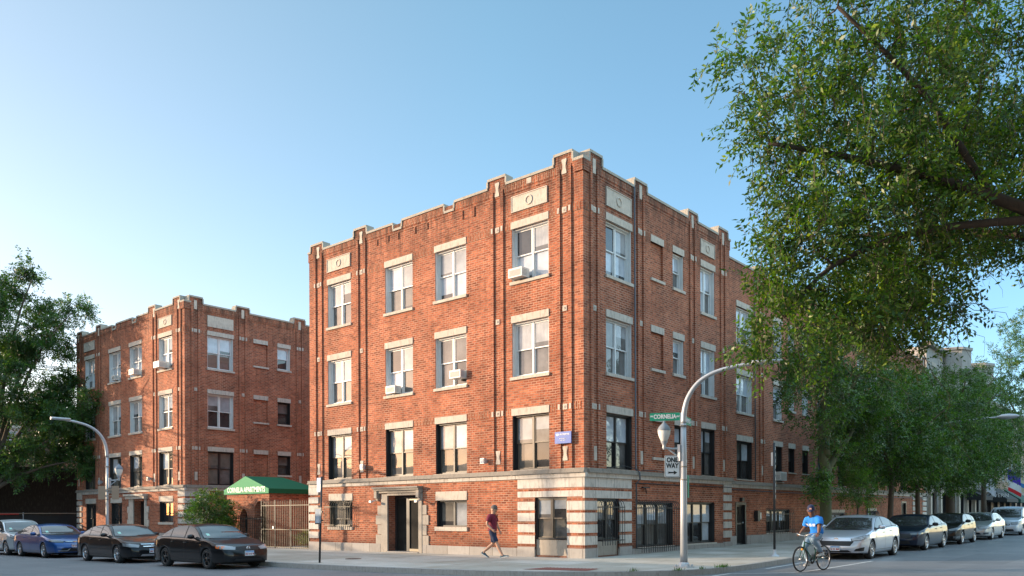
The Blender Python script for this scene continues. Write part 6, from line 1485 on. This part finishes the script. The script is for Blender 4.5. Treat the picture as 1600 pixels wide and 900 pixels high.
# right hand row along the side street, all facing the corner
YB = -6.22
S5 = spec(SED, L=4.54, wb=2.65, fo=.90, W=1.82, H=1.48, prof=[('f', 0, .58), ('f', .05, .69), ('f', .2, .78), ('f', .6, .90), ('f', 1.02, .985), ('f', 1.15, 1.02), ('f', 1.6, 1.27), ('f', 1.98, 1.43), ('f', 2.35, 1.48), ('r', 1.85, 1.465), ('r', 1.4, 1.39), ('r', .9, 1.22), ('r', .5, 1.12), ('r', .2, 1.08), ('r', .04, 1.0), ('r', 0, .85)],
    belt=[('f', 0, .54), ('f', .1, .66), ('f', .6, .83), ('f', 1.2, .945), ('f', 2.0, .985), ('r', 1.1, 1.04), ('r', .4, 1.03), ('r', 0, .80)], ws=(1.13, .36), rs=(-1.80, -1.05), glass=dict(a=1.06, b=-.05, c=-1.62, q=-1.02, door_f=.93, door_r=-.95),
    grille=[(-.46, .46), (.46, .46), (.56, .60), (.50, .615), (-.50, .615), (-.56, .60)], front=[([(-.50, .25), (.50, .25), (.40, .32), (-.40, .32)], TRIM, 'bumper_intake'), ([(-.80, .29), (-.56, .29), (-.62, .36), (-.82, .42)], TRIM, 'fog_light_surround'), ([(.80, .29), (.56, .29), (.62, .36), (.82, .42)], TRIM, 'fog_light_surround')], badge=(.695, .05, 'oval'), plate_z=.375, plate='Q 41 860', bow=.22)
S5['lamps'] = lamps(S5, .62, .62, .625, .72, .70, .82, LENS)
car(S5, 7.95, YB, H180, 'silver four-door sedan parked first on the right, behind the cyclist', carpaint('silver paint', (.56, .59, .65), .5, rough=.32), ALLOY, 'ten')
S6 = spec(SED, L=4.90, wb=2.83, W=1.86, H=1.45, prof=[('f', 0, .62), ('f', .05, .73), ('f', .22, .80), ('f', .7, .88), ('f', 1.28, .965), ('f', 1.42, 1.0), ('f', 1.9, 1.26), ('f', 2.25, 1.40), ('f', 2.65, 1.448), ('r', 1.9, 1.42), ('r', 1.4, 1.32), ('r', .9, 1.16), ('r', .45, 1.06), ('r', .15, 1.04), ('r', .04, .98), ('r', 0, .85)],
    grille=[(-.55, .50), (.55, .50), (.60, .66), (-.60, .66)], front=[([(-.55, .28), (.55, .28), (.5, .40), (-.5, .40)], TRIM, 'bumper_intake')], badge=(.6, .05, 'H'), noplate=True, ws=(1.02, .28), glass=dict(a=.98, b=-.08, c=-1.72, q=-1.10, door_f=.85, door_r=-1.0), mirmat=TRIM)
S6['lamps'] = lamps(S6, .64, .48, .64, .67, .70, .73, LENSD)
car(S6, 15.0, YB, H180, 'dark navy four-door sedan parked second on the right', carpaint('dark navy paint', (.007, .014, .034), .2), ALLOY, 'split')
S7 = spec(SED, L=4.25, wb=2.60, fo=.88, W=1.77, H=1.46, prof=[('f', 0, .60), ('f', .05, .72), ('f', .2, .81), ('f', .55, .92), ('f', .95, .995), ('f', 1.08, 1.03), ('f', 1.5, 1.27), ('f', 1.85, 1.42), ('f', 2.2, 1.46), ('r', 1.3, 1.43), ('r', .7, 1.33), ('r', .3, 1.12), ('r', .05, 1.0), ('r', 0, .85)],
    belt=[('f', 0, .54), ('f', .1, .68), ('f', .6, .86), ('f', 1.2, .96), ('f', 2.0, 1.0), ('r', .9, 1.05), ('r', .3, 1.02), ('r', 0, .80)], ws=(1.06, .30), rs=(-1.95, -1.45), glass=dict(a=1.0, b=-.12, c=-1.55, q=-1.05, door_f=.88, door_r=-.95), grille=[(-.32, .50), (.32, .50), (.42, .62), (-.42, .62)], badge=(.68, .05, 'H'), plate_z=.40, mirmat=TRIM)
S7['lamps'] = lamps(S7, .60, .42, .63, .70, .71, .80, LENSD)
car(S7, 21.3, YB, H180, 'small black car with a dark roof parked third on the right', carpaint('black brown paint', (.009, .008, .008), 0), ALLOY, 'mesh')
S8 = spec(SED, L=5.0, wb=2.82, W=1.86, H=1.46, chrome=True, grille=[(-.30, .52), (.30, .52), (.36, .68), (-.36, .68)], grille_mat=ALLOY, badge=(.63, .05, 'wing'), plate_z=.40)
S8['lamps'] = lamps(S8, .50, .35, .57, .61, .70, .73, LENS)
car(S8, 28.3, YB, H180, 'light silver sedan with chrome trim parked fourth on the right', carpaint('champagne silver paint', (.50, .50, .49), .45), ALLOY, 'seven')
VAN = dict(L=5.05, W=1.98, H=1.76, wb=3.0, fo=.98, arch=.38, wr=.34, sill=.20, prof=[('f', 0, .64), ('f', .05, .82), ('f', .2, .94), ('f', .6, 1.03), ('f', .95, 1.09), ('f', 1.1, 1.13), ('f', 1.65, 1.45), ('f', 2.0, 1.64), ('f', 2.5, 1.74), ('r', 1.2, 1.75), ('r', .4, 1.69), ('r', .15, 1.3), ('r', .05, 1.0), ('r', 0, .8)],
    belt=[('f', 0, .60), ('f', .1, .78), ('f', .6, .93), ('f', 1.2, 1.03), ('f', 2.2, 1.04), ('r', 1.0, 1.06), ('r', .3, 1.08), ('r', 0, .8)], ws=(1.42, .62), rs=(-2.4, -2.15), glass=dict(a=1.32, b=.10, c=-2.15, q=-1.1, door_f=1.15, door_r=-1.05), grille_z=.7,
    grille=[(-.42, .60), (.42, .60), (.48, .70), (-.48, .70)], front=[([(-.65, .27), (.65, .27), (.6, .38), (-.6, .38)], TRIM, 'bumper_intake'), ([(-.40, .64), (.40, .64), (.42, .665), (-.42, .665)], CHROME, 'grille_bar')], badge=(.68, .05, 'H'), plate_z=.46, tumble=.22, bow=.26, cat='minivan')
VAN['lamps'] = lamps(VAN, .58, .60, .66, .74, .78, .86, LENS)
car(VAN, 36.9, YB-.05, H180, 'tall silver minivan parked last on the right edge', carpaint('pale silver blue paint', (.54, .57, .62), .4), ALLOY, 'ten')
# ---------------------------------------------------------------- people and the bicycle
def skin_mesh(name, pts, edges, rad, mats, parent, sub=2, root=0):
    k_ = {'body': 1.17, 'shorts': 1.06, 'jeans': 1.08, 't_shirt': 1.04}.get(name, 1.0); rad = [(tuple(q*k_ for q in r) if isinstance(r, tuple) else (r*k_ if r > .013 else r)) for r in rad]
    """continuous surface grown over a joint graph"""
    me = bpy.data.meshes.new(name); me.from_pydata([tuple(p) for p in pts], edges, []); o = bpy.data.objects.new(name, me); scn.collection.objects.link(o)
    md = o.modifiers.new('s', 'SKIN'); md.use_smooth_shade = True; md.branch_smoothing = .6
    for i, r in enumerate(rad):
        v = me.skin_vertices[0].data[i]; v.radius = (r, r) if not isinstance(r, tuple) else r; v.use_root = (i == root)
    ss = o.modifiers.new('u', 'SUBSURF'); ss.levels = sub; ss.render_levels = sub
    dg = bpy.context.evaluated_depsgraph_get(); dg.update(); m2 = bpy.data.meshes.new_from_object(o.evaluated_get(dg)); bpy.data.objects.remove(o)
    m2.name = name; m2.materials.clear()
    for m in mats: m2.materials.append(m)
    m2.polygons.foreach_set('use_smooth', [True]*len(m2.polygons)); boxuv(m2) if not m2.uv_layers else None
    ob = bpy.data.objects.new(name, m2); COL.objects.link(ob); ob.parent = parent; return ob
class Graph:
    def __init__(s): s.p = []; s.e = []; s.r = []
    def add(s, p, r, link=None):
        s.p.append(Vector(p)); s.r.append(r); i = len(s.p)-1
        if link is not None: s.e.append((link, i))
        return i
    def chain(s, pts, link=None):
        for p, r in pts: link = s.add(p, r, link)
        return link
def hand(g, wrist, d, palm_n, link, side, curl=.35, sz=1.0):
    d = Vector(d).normalized(); n = Vector(palm_n).normalized(); a = d.cross(n).normalized()*side; w = Vector(wrist)
    pm = g.add(w+d*.045*sz, (.030*sz, .016*sz), link); kn = g.add(w+d*.085*sz, (.034*sz, .014*sz), pm)
    for i, (o, l) in enumerate(((-.033, .062), (-.011, .075), (.012, .07), (.033, .052))):
        c = curl*(1+.1*i); k = w+d*.09*sz+a*o*sz; b0 = g.add(k, .0088*sz, kn)
        d1 = (d*math.cos(c)+n*math.sin(c)); k1 = k+d1*l*.45*sz; b1 = g.add(k1, .0082*sz, b0); d2 = (d*math.cos(c*2.2)+n*math.sin(c*2.2)); k2 = k1+d2*l*.32*sz; b2 = g.add(k2, .0075*sz, b1)
        d3 = (d*math.cos(c*3)+n*math.sin(c*3)); g.add(k2+d3*l*.24*sz, .0065*sz, b2)
    t0 = g.add(w+d*.035*sz-a*.034*sz+n*.008, .012*sz, pm); t1 = g.add(w+d*.062*sz-a*.052*sz+n*.02, .0098*sz, t0); g.add(w+d*.088*sz-a*.05*sz+n*.034, .0085*sz, t1)
SKIN1 = plain('light skin', (.50, .27, .18), .5, var=.06); SKIN2 = plain('brown skin', (.20, .095, .055), .5, var=.08)
MAROON = plain('maroon t-shirt', (.17, .012, .035), .85, var=.15, scale=12); NAVY = plain('navy shorts', (.015, .025, .065), .85, var=.2, scale=12); SHOE = plain('dark blue running shoe', (.03, .07, .10), .6); SOLE = plain('pale shoe sole', (.6, .6, .58), .6)
BEARD = plain('dark beard', (.022, .014, .010), .9); CAPG = plain('grey brown cap', (.12, .10, .095), .85); EYE = plain('eye', (.02, .015, .012), .2)
BLUET = plain('bright blue t-shirt', (.012, .21, .68), .8, var=.12, scale=12); DENIM = plain('pale denim', (.22, .32, .42), .9, var=.22, scale=14); CAPB = plain('navy baseball cap', (.014, .022, .07), .8); SHOEG = plain('grey white sneaker', (.45, .45, .44), .7); SOCK = plain('white sock', (.6, .6, .6), .9)
def head(g, neck, up, fwd, link, s=1.0):
    """neck, skull, jaw and nose as part of the body surface; returns skull centre"""
    up = Vector(up).normalized(); f = Vector(fwd).normalized(); n = Vector(neck)
    a = g.add(n+up*.05*s, .060*s, link); b = g.add(n+up*.10*s+f*.012*s, (.070*s, .074*s), a); c = g.add(n+up*.17*s+f*.012*s, (.084*s, .100*s), b); d = g.add(n+up*.225*s+f*.004*s, (.078*s, .092*s), c)
    return n+up*.165*s+f*.012*s
def face_parts(t, c, up, f, s=1.0, skin=None, beard=None, ear=True):
    up = Vector(up).normalized(); f = Vector(f).normalized(); r = f.cross(up).normalized()
    mb = MB(); mb.tube([tuple(c+f*.088*s+up*.018*s), tuple(c+f*.108*s-up*.012*s), tuple(c+f*.088*s-up*.022*s)], [.009*s, .014*s, .010*s], 8); lobj(mb, 'nose', skin, t)
    for k in (-1, 1):
        mb = MB(); mb.lathe([(.001, -.011), (.008, -.008), (.011, 0), (.008, .008), (.001, .011)], tuple(c+f*.084*s+r*.03*k*s+up*.016*s), 'z', 8); lobj(mb, 'eye', EYE, t)
        mb = MB(); e = c+r*.078*k*s-f*.004*s; mb.tube([tuple(e-up*.03*s), tuple(e+r*.012*k*s), tuple(e+up*.03*s)], [.010*s, .017*s, .011*s], 8); lobj(mb, 'ear', skin, t)
    mb = MB(); mb.tube([tuple(c+f*.083*s-up*.045*s-r*.022*s), tuple(c+f*.094*s-up*.047*s), tuple(c+f*.083*s-up*.045*s+r*.022*s)], [.004, .007, .004], 6); lobj(mb, 'mouth', plain('lips', (.30, .10, .08), .5), t)
def cap(t, c, up, f, mat, s=1.0, logo=None):
    up = Vector(up).normalized(); f = Vector(f).normalized(); r = f.cross(up).normalized()
    mb = MB(); ring = 18; prof = [(1.02, .028), (1.04, .05), (.98, .085), (.78, .118), (.45, .136), (.02, .142)]
    V = [[c+(f*math.cos(2*math.pi*k/ring)*.098*R_+r*math.sin(2*math.pi*k/ring)*.083*R_)*s+up*h*s for k in range(ring)] for R_, h in prof]
    for i in range(len(V)-1):
        for k in range(ring): mb.face([V[i][k], V[i][(k+1) % ring], V[i+1][(k+1) % ring], V[i+1][k]], True)
    for k in range(-4, 4):      # peak
        a0, a1 = k*.28, (k+1)*.28
        def q(a, e): return c+(f*math.cos(a)*(.100+e*(1-abs(a)/1.6))+r*math.sin(a)*(.086+e*.12))*s+up*(.034-.012*(e/.08))*s
        mb.face([q(a0, 0), q(a1, 0), q(a1, .085), q(a0, .085)], True); mb.face([q(a0, 0)-up*.006, q(a1, 0)-up*.006, q(a1, .085)-up*.006, q(a0, .085)-up*.006], True); mb.face([q(a0, .085), q(a1, .085), q(a1, .085)-up*.006, q(a0, .085)-up*.006])
    cp = lobj(mb, 'cap', mat, t)
    if logo:
        mb = MB(); p = c+f*.100*s+up*.075*s; mb.face([tuple(p+r*a*s+up*b_*s+f*.006) for a, b_ in ((-.03, -.018), (.03, -.018), (.026, .02), (-.026, .02))])
        o = lobj(mb, 'emblem', logo, None); o.parent = cp
def shoe(t, heel, d, mat, s=1.0, up=(0, 0, 1)):
    d = Vector(d).normalized(); up = Vector(up); up = (up-d*up.dot(d)).normalized(); r = d.cross(up); h = Vector(heel); mb = MB()
    sec = [(-.03, .030, .075), (.03, .036, .095), (.09, .040, .085), (.16, .046, .055), (.22, .043, .042), (.262, .025, .03)]; V = []
    for x, w, hh in sec: V.append([h+d*x*s+(r*w*math.cos(a)*1.0+up*(max(0, math.sin(a))*hh+.004))*s for a in np.linspace(0, 2*math.pi, 13)[:-1]])
    for i in range(len(V)-1):
        for k in range(12): mb.face([V[i][k], V[i][(k+1) % 12], V[i+1][(k+1) % 12], V[i+1][k]], True)
    mb.face(V[0]); mb.face(V[-1]); mb.mi = 1
    W_ = [[h+d*x*s+r*w*sg*1.06*s+up*z*s for sg, z in ((-1, -.002), (1, -.002), (1, .022), (-1, .022))] for x, w, hh in sec]
    for i in range(len(W_)-1):
        for k in range(4): mb.face([W_[i][k], W_[i][(k+1) % 4], W_[i+1][(k+1) % 4], W_[i+1][k]])
    mb.face(W_[0]); mb.face(W_[-1]); return lobj(mb, 'shoe', [mat, SOLE], t)
def seg_near(p, segs):
    best = None
    for nm, a, b_ in segs:
        d = b_-a; t = max(0, min(1, (p-a).dot(d)/d.length_squared)); q = (p-(a+d*t)).length
        if nm.startswith('torso'): q -= .075
        if best is None or q < best[0]: best = (q, nm, t)
    return best[1], best[2]
def garment(body, segs, keep, infl, name, mat, parent, fold=.010, fs=9, seed=0):
    bm = bmesh.new(); bm.from_mesh(body.data); bm.normal_update()
    kill = [f for f in bm.faces if not keep(*seg_near(f.calc_center_median(), segs), f.calc_center_median())]
    nrm = {v: v.normal.copy() for v in bm.verts}
    bmesh.ops.delete(bm, geom=kill, context='FACES')
    for i in range(2):      # soften the cut hems
        bv = [v for v in bm.verts if v.is_boundary]; new = {}
        for v in bv:
            nb = [e.other_vert(v) for e in v.link_edges if e.is_boundary]
            if len(nb) == 2: new[v] = v.co*.4+(nb[0].co+nb[1].co)*.3
        for v, c in new.items(): v.co = c
    bm.normal_update()
    for v in bm.verts:
        n_ = v.normal; p = v.co
        w_ = noise.noise(Vector((p.x*fs+seed, p.y*fs, p.z*fs*.45)))+.5*noise.noise(Vector((p.x*fs*2.2, p.y*fs*2.2+seed, p.z*fs)))
        v.co = p+n_*(infl+fold*w_)
    me = bpy.data.meshes.new(name); bm.to_mesh(me); bm.free(); me.materials.clear(); me.materials.append(mat); me.polygons.foreach_set('use_smooth', [True]*len(me.polygons))
    o = bpy.data.objects.new(name, me); COL.objects.link(o); o.parent = parent; return o
# --- pedestrian, local frame: x forward, y left, z up (walking towards -Y of the world)
x0, y0 = -1.36, 2.86
ped = thing('person', 'bearded man in cap, maroon t-shirt and navy shorts walking along the sidewalk', 'person', (x0, y0, sw(x0, y0)), -math.pi/2+.28)
g = Graph()
pel = g.add((0, 0, .96), .128)
sp1 = g.add((.010, 0, 1.10), .122, pel); sp2 = g.add((.018, 0, 1.26), .128, sp1); sp3 = g.add((.012, 0, 1.39), .105, sp2); nk = g.add((.022, 0, 1.475), .058, sp3)
hc = head(g, (.035, 0, 1.475), (.10, 0, 1), (1, 0, -.04), nk, 1.08)
# legs: right leg forward (camera side is the walker's right), left leg back
def leg(g, hip, knee, ank, toe, link, s=1.0):
    a = g.add(hip, .085*s, link); m = (Vector(hip)+Vector(knee))/2; b = g.add(m, .074*s, a); c = g.add(knee, .055*s, b); cf = Vector(knee)*.62+Vector(ank)*.38; dd = (Vector(toe)-Vector(ank)); d = g.add(cf-Vector((.015, 0, 0)), .055*s, c); e = g.add(ank, .036*s, d); return g.add(Vector(ank)+dd*.3, .036*s, e)
leg(g, (.0, -.09, .90), (.21, -.095, .52), (.42, -.10, .11), (.59, -.10, .08), pel)
leg(g, (.0, .09, .90), (-.02, .095, .49), (-.38, .09, .20), (-.24, .09, .05), pel)
def arm(g, sh, el, wr, link, side, pn, curl=.4, s=1.0):
    a = g.add(sh, .056*s, link); b = g.add((Vector(sh)+Vector(el))/2, .046*s, a); c = g.add(el, .038*s, b); d = g.add(Vector(el)*.6+Vector(wr)*.4, .038*s, c); e = g.add(wr, (.026*s, .022*s), d)
    dv = Vector(wr)-Vector(el); hand(g, wr, dv, pn, e, side, curl)
arm(g, (.0, -.185, 1.43), (-.10, -.235, 1.16), (.10, -.20, .97), sp3, -1, (.2, .6, .3))
arm(g, (.01, .185, 1.43), (.06, .235, 1.15), (.17, .22, .92), sp3, 1, (.2, -.6, .3))
pbody = skin_mesh('body', g.p, g.e, g.r, [SKIN1], ped, sub=3)
Z = Vector
SG = [('torso', Z((0, 0, .97)), Z((.012, 0, 1.44))), ('neck', Z((.02, 0, 1.50)), Z((.04, 0, 1.75)))]
for sd_, el, wr in ((-1, (-.10, -.235, 1.16), (.10, -.20, .97)), (1, (.06, .235, 1.15), (.17, .22, .92))): SG += [('uarm', Z((.0, .16*sd_, 1.43)), Z(el)), ('farm', Z(el), Z(wr)), ('hand', Z(wr), Z(wr)+(Z(wr)-Z(el))*.6)]
for hp, kn, an_ in (((.0, -.09, .90), (.21, -.095, .52), (.42, -.10, .11)), ((.0, .09, .90), (-.02, .095, .49), (-.38, .09, .20))): SG += [('thigh', Z(hp), Z(kn)), ('calf', Z(kn), Z(an_))]
garment(pbody, SG, lambda n_, t_, p: (n_ == 'torso' and .93 < p.z < 1.475+.25*abs(p.y)) or (n_ == 'uarm' and t_ < .66), .034, 't_shirt', MAROON, ped, .014)
garment(pbody, SG, lambda n_, t_, p: (n_ == 'torso' and p.z < 1.02) or (n_ == 'thigh' and t_ < .88), .020, 'shorts', NAVY, ped, .012, seed=4)
face_parts(ped, hc, (.08, 0, 1), (1, 0, -.04), 1.12, skin=SKIN1); cap(ped, hc, (.08, 0, 1), (1, 0, -.06), CAPG, 1.16)
g = Graph(); a = g.add(hc+Vector((.045, 0, -.055)), (.062, .055)); g.add(hc+Vector((.065, 0, -.10)), (.042, .035), a); skin_mesh('beard', g.p, g.e, g.r, [BEARD], ped)
g = Graph(); a = g.add(hc+Vector((-.02, 0, .03)), (.083, .090)); g.add(hc+Vector((-.03, 0, -.02)), (.079, .078), a); skin_mesh('hair', g.p, g.e, g.r, [BEARD], ped)
shoe(ped, (.385, -.10, .015), (1, 0, .22), SHOE, 1.08); shoe(ped, (-.44, .09, .125), (1, 0, -.50), SHOE, 1.08)
# --- bicycle, local frame x forward
bx_, by_ = .15, -7.47
TYR = plain('bicycle tyre', (.03, .027, .025), .85); SPK = plain('bicycle spokes', (.5, .5, .52), .25, .9); BGREEN = plain('dark green bicycle frame', (.012, .09, .06), .35, .3, coat=.8); SADB = plain('black saddle', (.02, .02, .02), .6); RAWAL = plain('bare aluminium', (.55, .55, .55), .3, .8)
bk = thing('bicycle', 'dark green bicycle with swept silver handlebars ridden along the white line', 'bicycle', (bx_, by_, gz(bx_, by_)), math.pi-.222)
RW = .345; FX, RX = .55, -.53
def ring_pts(cx, cz, R_, n=40, y=0): return [(cx+R_*math.cos(2*math.pi*k/n), y, cz+R_*math.sin(2*math.pi*k/n)) for k in range(n+1)]
for cx in (FX, RX):
    w_ = bpy.data.objects.new('wheel', None); COL.objects.link(w_); w_.parent = bk; w_.location = (cx, 0, RW)
    mb = MB(); mb.tube(ring_pts(0, 0, RW-.020), .021, 8, cap=False); lobj(mb, 'tyre', TYR, w_)
    mb = MB(); mb.tube(ring_pts(0, 0, RW-.046), .011, 6, cap=False)
    for k in range(24):
        a = 2*math.pi*k/24; yy = .025*(1 if k % 2 else -1); mb.tube([(math.cos(a+.25*(1 if k % 4 < 2 else -1))*.02, yy, math.sin(a+.25)*.02), (math.cos(a)*(RW-.05), 0, math.sin(a)*(RW-.05))], .0022, 4)
    mb.lathe([(.02, -.04), (.024, -.03), (.02, 0), (.024, .03), (.02, .04)], (0, 0, 0), 'y', 12); lobj(mb, 'rim', SPK, w_)
SEAT = Vector((-.22, 0, .86)); BB = Vector((-.08, 0, .28)); HEADT = Vector((.36, 0, .80)); HEADB = Vector((.385, 0, .66))
mb = MB()
for p, q, r in (((RX, .05, RW), BB, .011), ((RX, -.05, RW), BB, .011), ((RX, .05, RW), (-.20, 0, .68), .009), ((RX, -.05, RW), (-.20, 0, .68), .009), (BB, SEAT-Vector((0, 0, .08)), .016), ((-.19, 0, .66), HEADT, .016), (BB, HEADB, .019), (HEADT, HEADB, .022)): mb.tube([tuple(p), tuple(q)], r, 8)
lobj(mb, 'frame', BGREEN, bk)
mb = MB()
for y in (-.05, .05): mb.tube(catm([(HEADB.x, y*.4, HEADB.z), (.44, y, .55), (.50, y, .42), (FX, y, RW)], 3), .011, 8)
lobj(mb, 'fork', BGREEN, bk)
mb = MB(); mb.tube([(HEADT.x, 0, HEADT.z), (.33, 0, .93), (.37, 0, .96)], .013, 8)
for s in (-1, 1): mb.tube(catm([(.37, 0, .96), (.40, .12*s, .99), (.34, .25*s, 1.03), (.20, .30*s, 1.02), (.14, .30*s, 1.01)], 4), .011, 8)
lobj(mb, 'handlebar', RAWAL, bk)
for s in (-1, 1): mb = MB(); mb.tube([(.235, .295*s, 1.023), (.12, .30*s, 1.008)], .017, 8); lobj(mb, 'grip', SADB, bk)
mb = MB(); mb.tube([tuple(SEAT+Vector((.17, 0, .04))), tuple(SEAT+Vector((.05, 0, .05))), tuple(SEAT+Vector((-.06, 0, .055))), tuple(SEAT+Vector((-.13, 0, .06)))], [.02, .035, .085, .06], 12); lobj(mb, 'saddle', SADB, bk)
mb = MB(); mb.lathe([(.09, -.055), (.095, -.052), (.09, -.049), (.03, -.05)], tuple(BB), 'y', 24); mb.tube([(BB.x+.09*math.sin(.3), -.052, BB.z+.09), (RX, -.052, RW+.035)], .004, 4); mb.tube([(BB.x, -.052, BB.z-.09), (RX, -.052, RW-.035)], .004, 4); mb.lathe([(.035, -.055), (.04, -.05), (.035, -.045)], (RX, 0, RW), 'y', 16); lobj(mb, 'chain', SADB, bk)
PDR = Vector((.03, -.13, .15)); PDL = Vector((-.19, .13, .41))
mb = MB(); mb.tube([tuple(BB+Vector((0, -.06, 0))), tuple(PDR+Vector((0, .05, 0)))], .011, 6); mb.tube([tuple(BB+Vector((0, .06, 0))), tuple(PDL-Vector((0, .05, 0)))], .011, 6); lobj(mb, 'crank', RAWAL, bk)
for p in (PDR, PDL): mb = MB(); mb.box(p.x-.045, p.x+.045, p.y-.05, p.y+.05, p.z-.012, p.z+.012); lobj(mb, 'pedal', SADB, bk)
mb = MB(); mb.lathe([(.001, .485), (.03, .48), (.03, .455), (.001, .45)], (0, 0, .60), 'x', 12); mb.tube([(.44, 0, .62), (.46, 0, .60)], .008, 6); lobj(mb, 'reflector', plain('amber reflector', (.8, .35, .02), .3, coat=1), bk)
# --- cyclist (same local frame as the bicycle)
cy = thing('person', 'man in bright blue t-shirt, navy cap and pale jeans riding the bicycle', 'person', (bx_, by_, gz(bx_, by_)), math.pi-.222)
g = Graph(); pel = g.add((-.22, 0, 1.00), .135); sp1 = g.add((-.19, 0, 1.13), .138, pel); sp2 = g.add((-.13, 0, 1.28), .142, sp1); sp3 = g.add((-.07, 0, 1.39), .115, sp2); nk = g.add((-.035, 0, 1.475), .056, sp3)
LOOK = Vector((.85, .42, -.30)).normalized()
hc = head(g, (.0, 0, 1.475), (.26, .02, 1), LOOK, nk, 1.10)
def legc(g, hip, knee, ank, toe, link):
    a = g.add(hip, .085, link); b = g.add((Vector(hip)+Vector(knee))/2, .075, a); c = g.add(knee, .056, b); d = g.add(Vector(knee)*.62+Vector(ank)*.38, .052, c); e = g.add(ank, .036, d); g.add(Vector(ank)*.7+Vector(toe)*.3, .036, e)
HR, KR, AR_ = (-.19, -.10, .97), (.17, -.14, .66), (-.02, -.13, .25); HL, KL_, AL = (-.19, .10, .97), (.20, .13, .87), (-.24, .13, .51)
legc(g, HR, KR, AR_, (.15, -.13, .17), pel); legc(g, HL, KL_, AL, (-.07, .13, .43), pel)
def armc(g, sh, el, wr, link, side):
    a = g.add(sh, .060, link); b = g.add((Vector(sh)+Vector(el))/2, .054, a); c = g.add(el, .046, b); d = g.add(Vector(el)*.6+Vector(wr)*.4, .044, c); e = g.add(wr, (.027, .023), d); hand(g, wr, (Vector((.18, .30*side, 1.0))-Vector(wr))+Vector((.04, 0, -.01)), (.1, 0, -1), e, side, .75)
armc(g, (-.05, -.185, 1.41), (-.06, -.255, 1.18), (.12, -.28, 1.045), sp3, -1); armc(g, (-.05, .185, 1.41), (.06, .255, 1.21), (.15, .29, 1.045), sp3, 1)
cbody = skin_mesh('body', g.p, g.e, g.r, [SKIN2], cy, sub=3)
SG = [('torso', Z((-.22, 0, .98)), Z((-.07, 0, 1.43))), ('neck', Z((-.03, 0, 1.48)), Z((.04, 0, 1.72)))]
for sd_, el, wr in ((-1, (-.06, -.255, 1.18), (.12, -.28, 1.045)), (1, (.06, .255, 1.21), (.15, .29, 1.045))): SG += [('uarm', Z((-.05, .16*sd_, 1.41)), Z(el)), ('farm', Z(el), Z(wr)), ('hand', Z(wr), Z(wr)+(Z(wr)-Z(el))*.6)]
for hp, kn, an_ in ((HR, KR, AR_), (HL, KL_, AL)): SG += [('thigh', Z(hp), Z(kn)), ('calf', Z(kn), Z(an_)), ('foot', Z(an_), Z(an_)+Z((.17, 0, -.08)))]
garment(cbody, SG, lambda n_, t_, p: (n_ == 'torso' and .94 < p.z < 1.455+.25*abs(p.y)) or (n_ == 'uarm' and t_ < .78), .034, 't_shirt', BLUET, cy, .020, 8)
garment(cbody, SG, lambda n_, t_, p: (n_ == 'torso' and p.z < 1.06) or n_ == 'thigh' or (n_ == 'calf' and t_ < .93), .020, 'jeans', DENIM, cy, .013, 10, seed=3)
face_parts(cy, hc, (.22, .02, 1), LOOK, 1.12, skin=SKIN2); cap(cy, hc, (.22, .02, 1), LOOK, CAPB, 1.13, logo=plain('white and red cap emblem', (.6, .35, .35), .7))
g = Graph(); a = g.add(hc-LOOK*.025+Vector((0, 0, .02)), (.083, .088)); g.add(hc-LOOK*.035-Vector((0, 0, .02)), (.077, .076), a); skin_mesh('hair', g.p, g.e, g.r, [BEARD], cy)
shoe(cy, (PDR.x-.10, -.13, PDR.z+.02), (1, 0, -.10), SHOEG); shoe(cy, (PDL.x-.10, .13, PDL.z+.02), (1, 0, -.1), SHOEG)
# white lettering band across the shirt front and right side
mb = MB(); shirt = [o for o in cy.children if o.name.startswith('t_shirt')][0]; bvs = BVHTree.FromPolygons([v.co for v in shirt.data.vertices], [list(p.vertices) for p in shirt.data.polygons])
K = 12; rows_ = []
for zz in (1.215, 1.285):
    rr_ = []
    for k in range(K+1):
        a = math.radians(-100+k*12); d = Vector((math.cos(a), math.sin(a), 0)); o = Vector((-.14, 0, zz))+d*1.0; h = bvs.ray_cast(o, -d); rr_.append((h[0]+d*.004) if h[0] else None)
    rows_.append(rr_)
for k in range(K):
    q = [rows_[0][k], rows_[0][k+1], rows_[1][k+1], rows_[1][k]]
    if all(v is not None for v in q) and k % 3 != 2: mb.face(q, True)
if mb.f: o = lobj(mb, 'shirt_print', plain('white shirt print', (.7, .74, .8), .8), None); o.parent = shirt
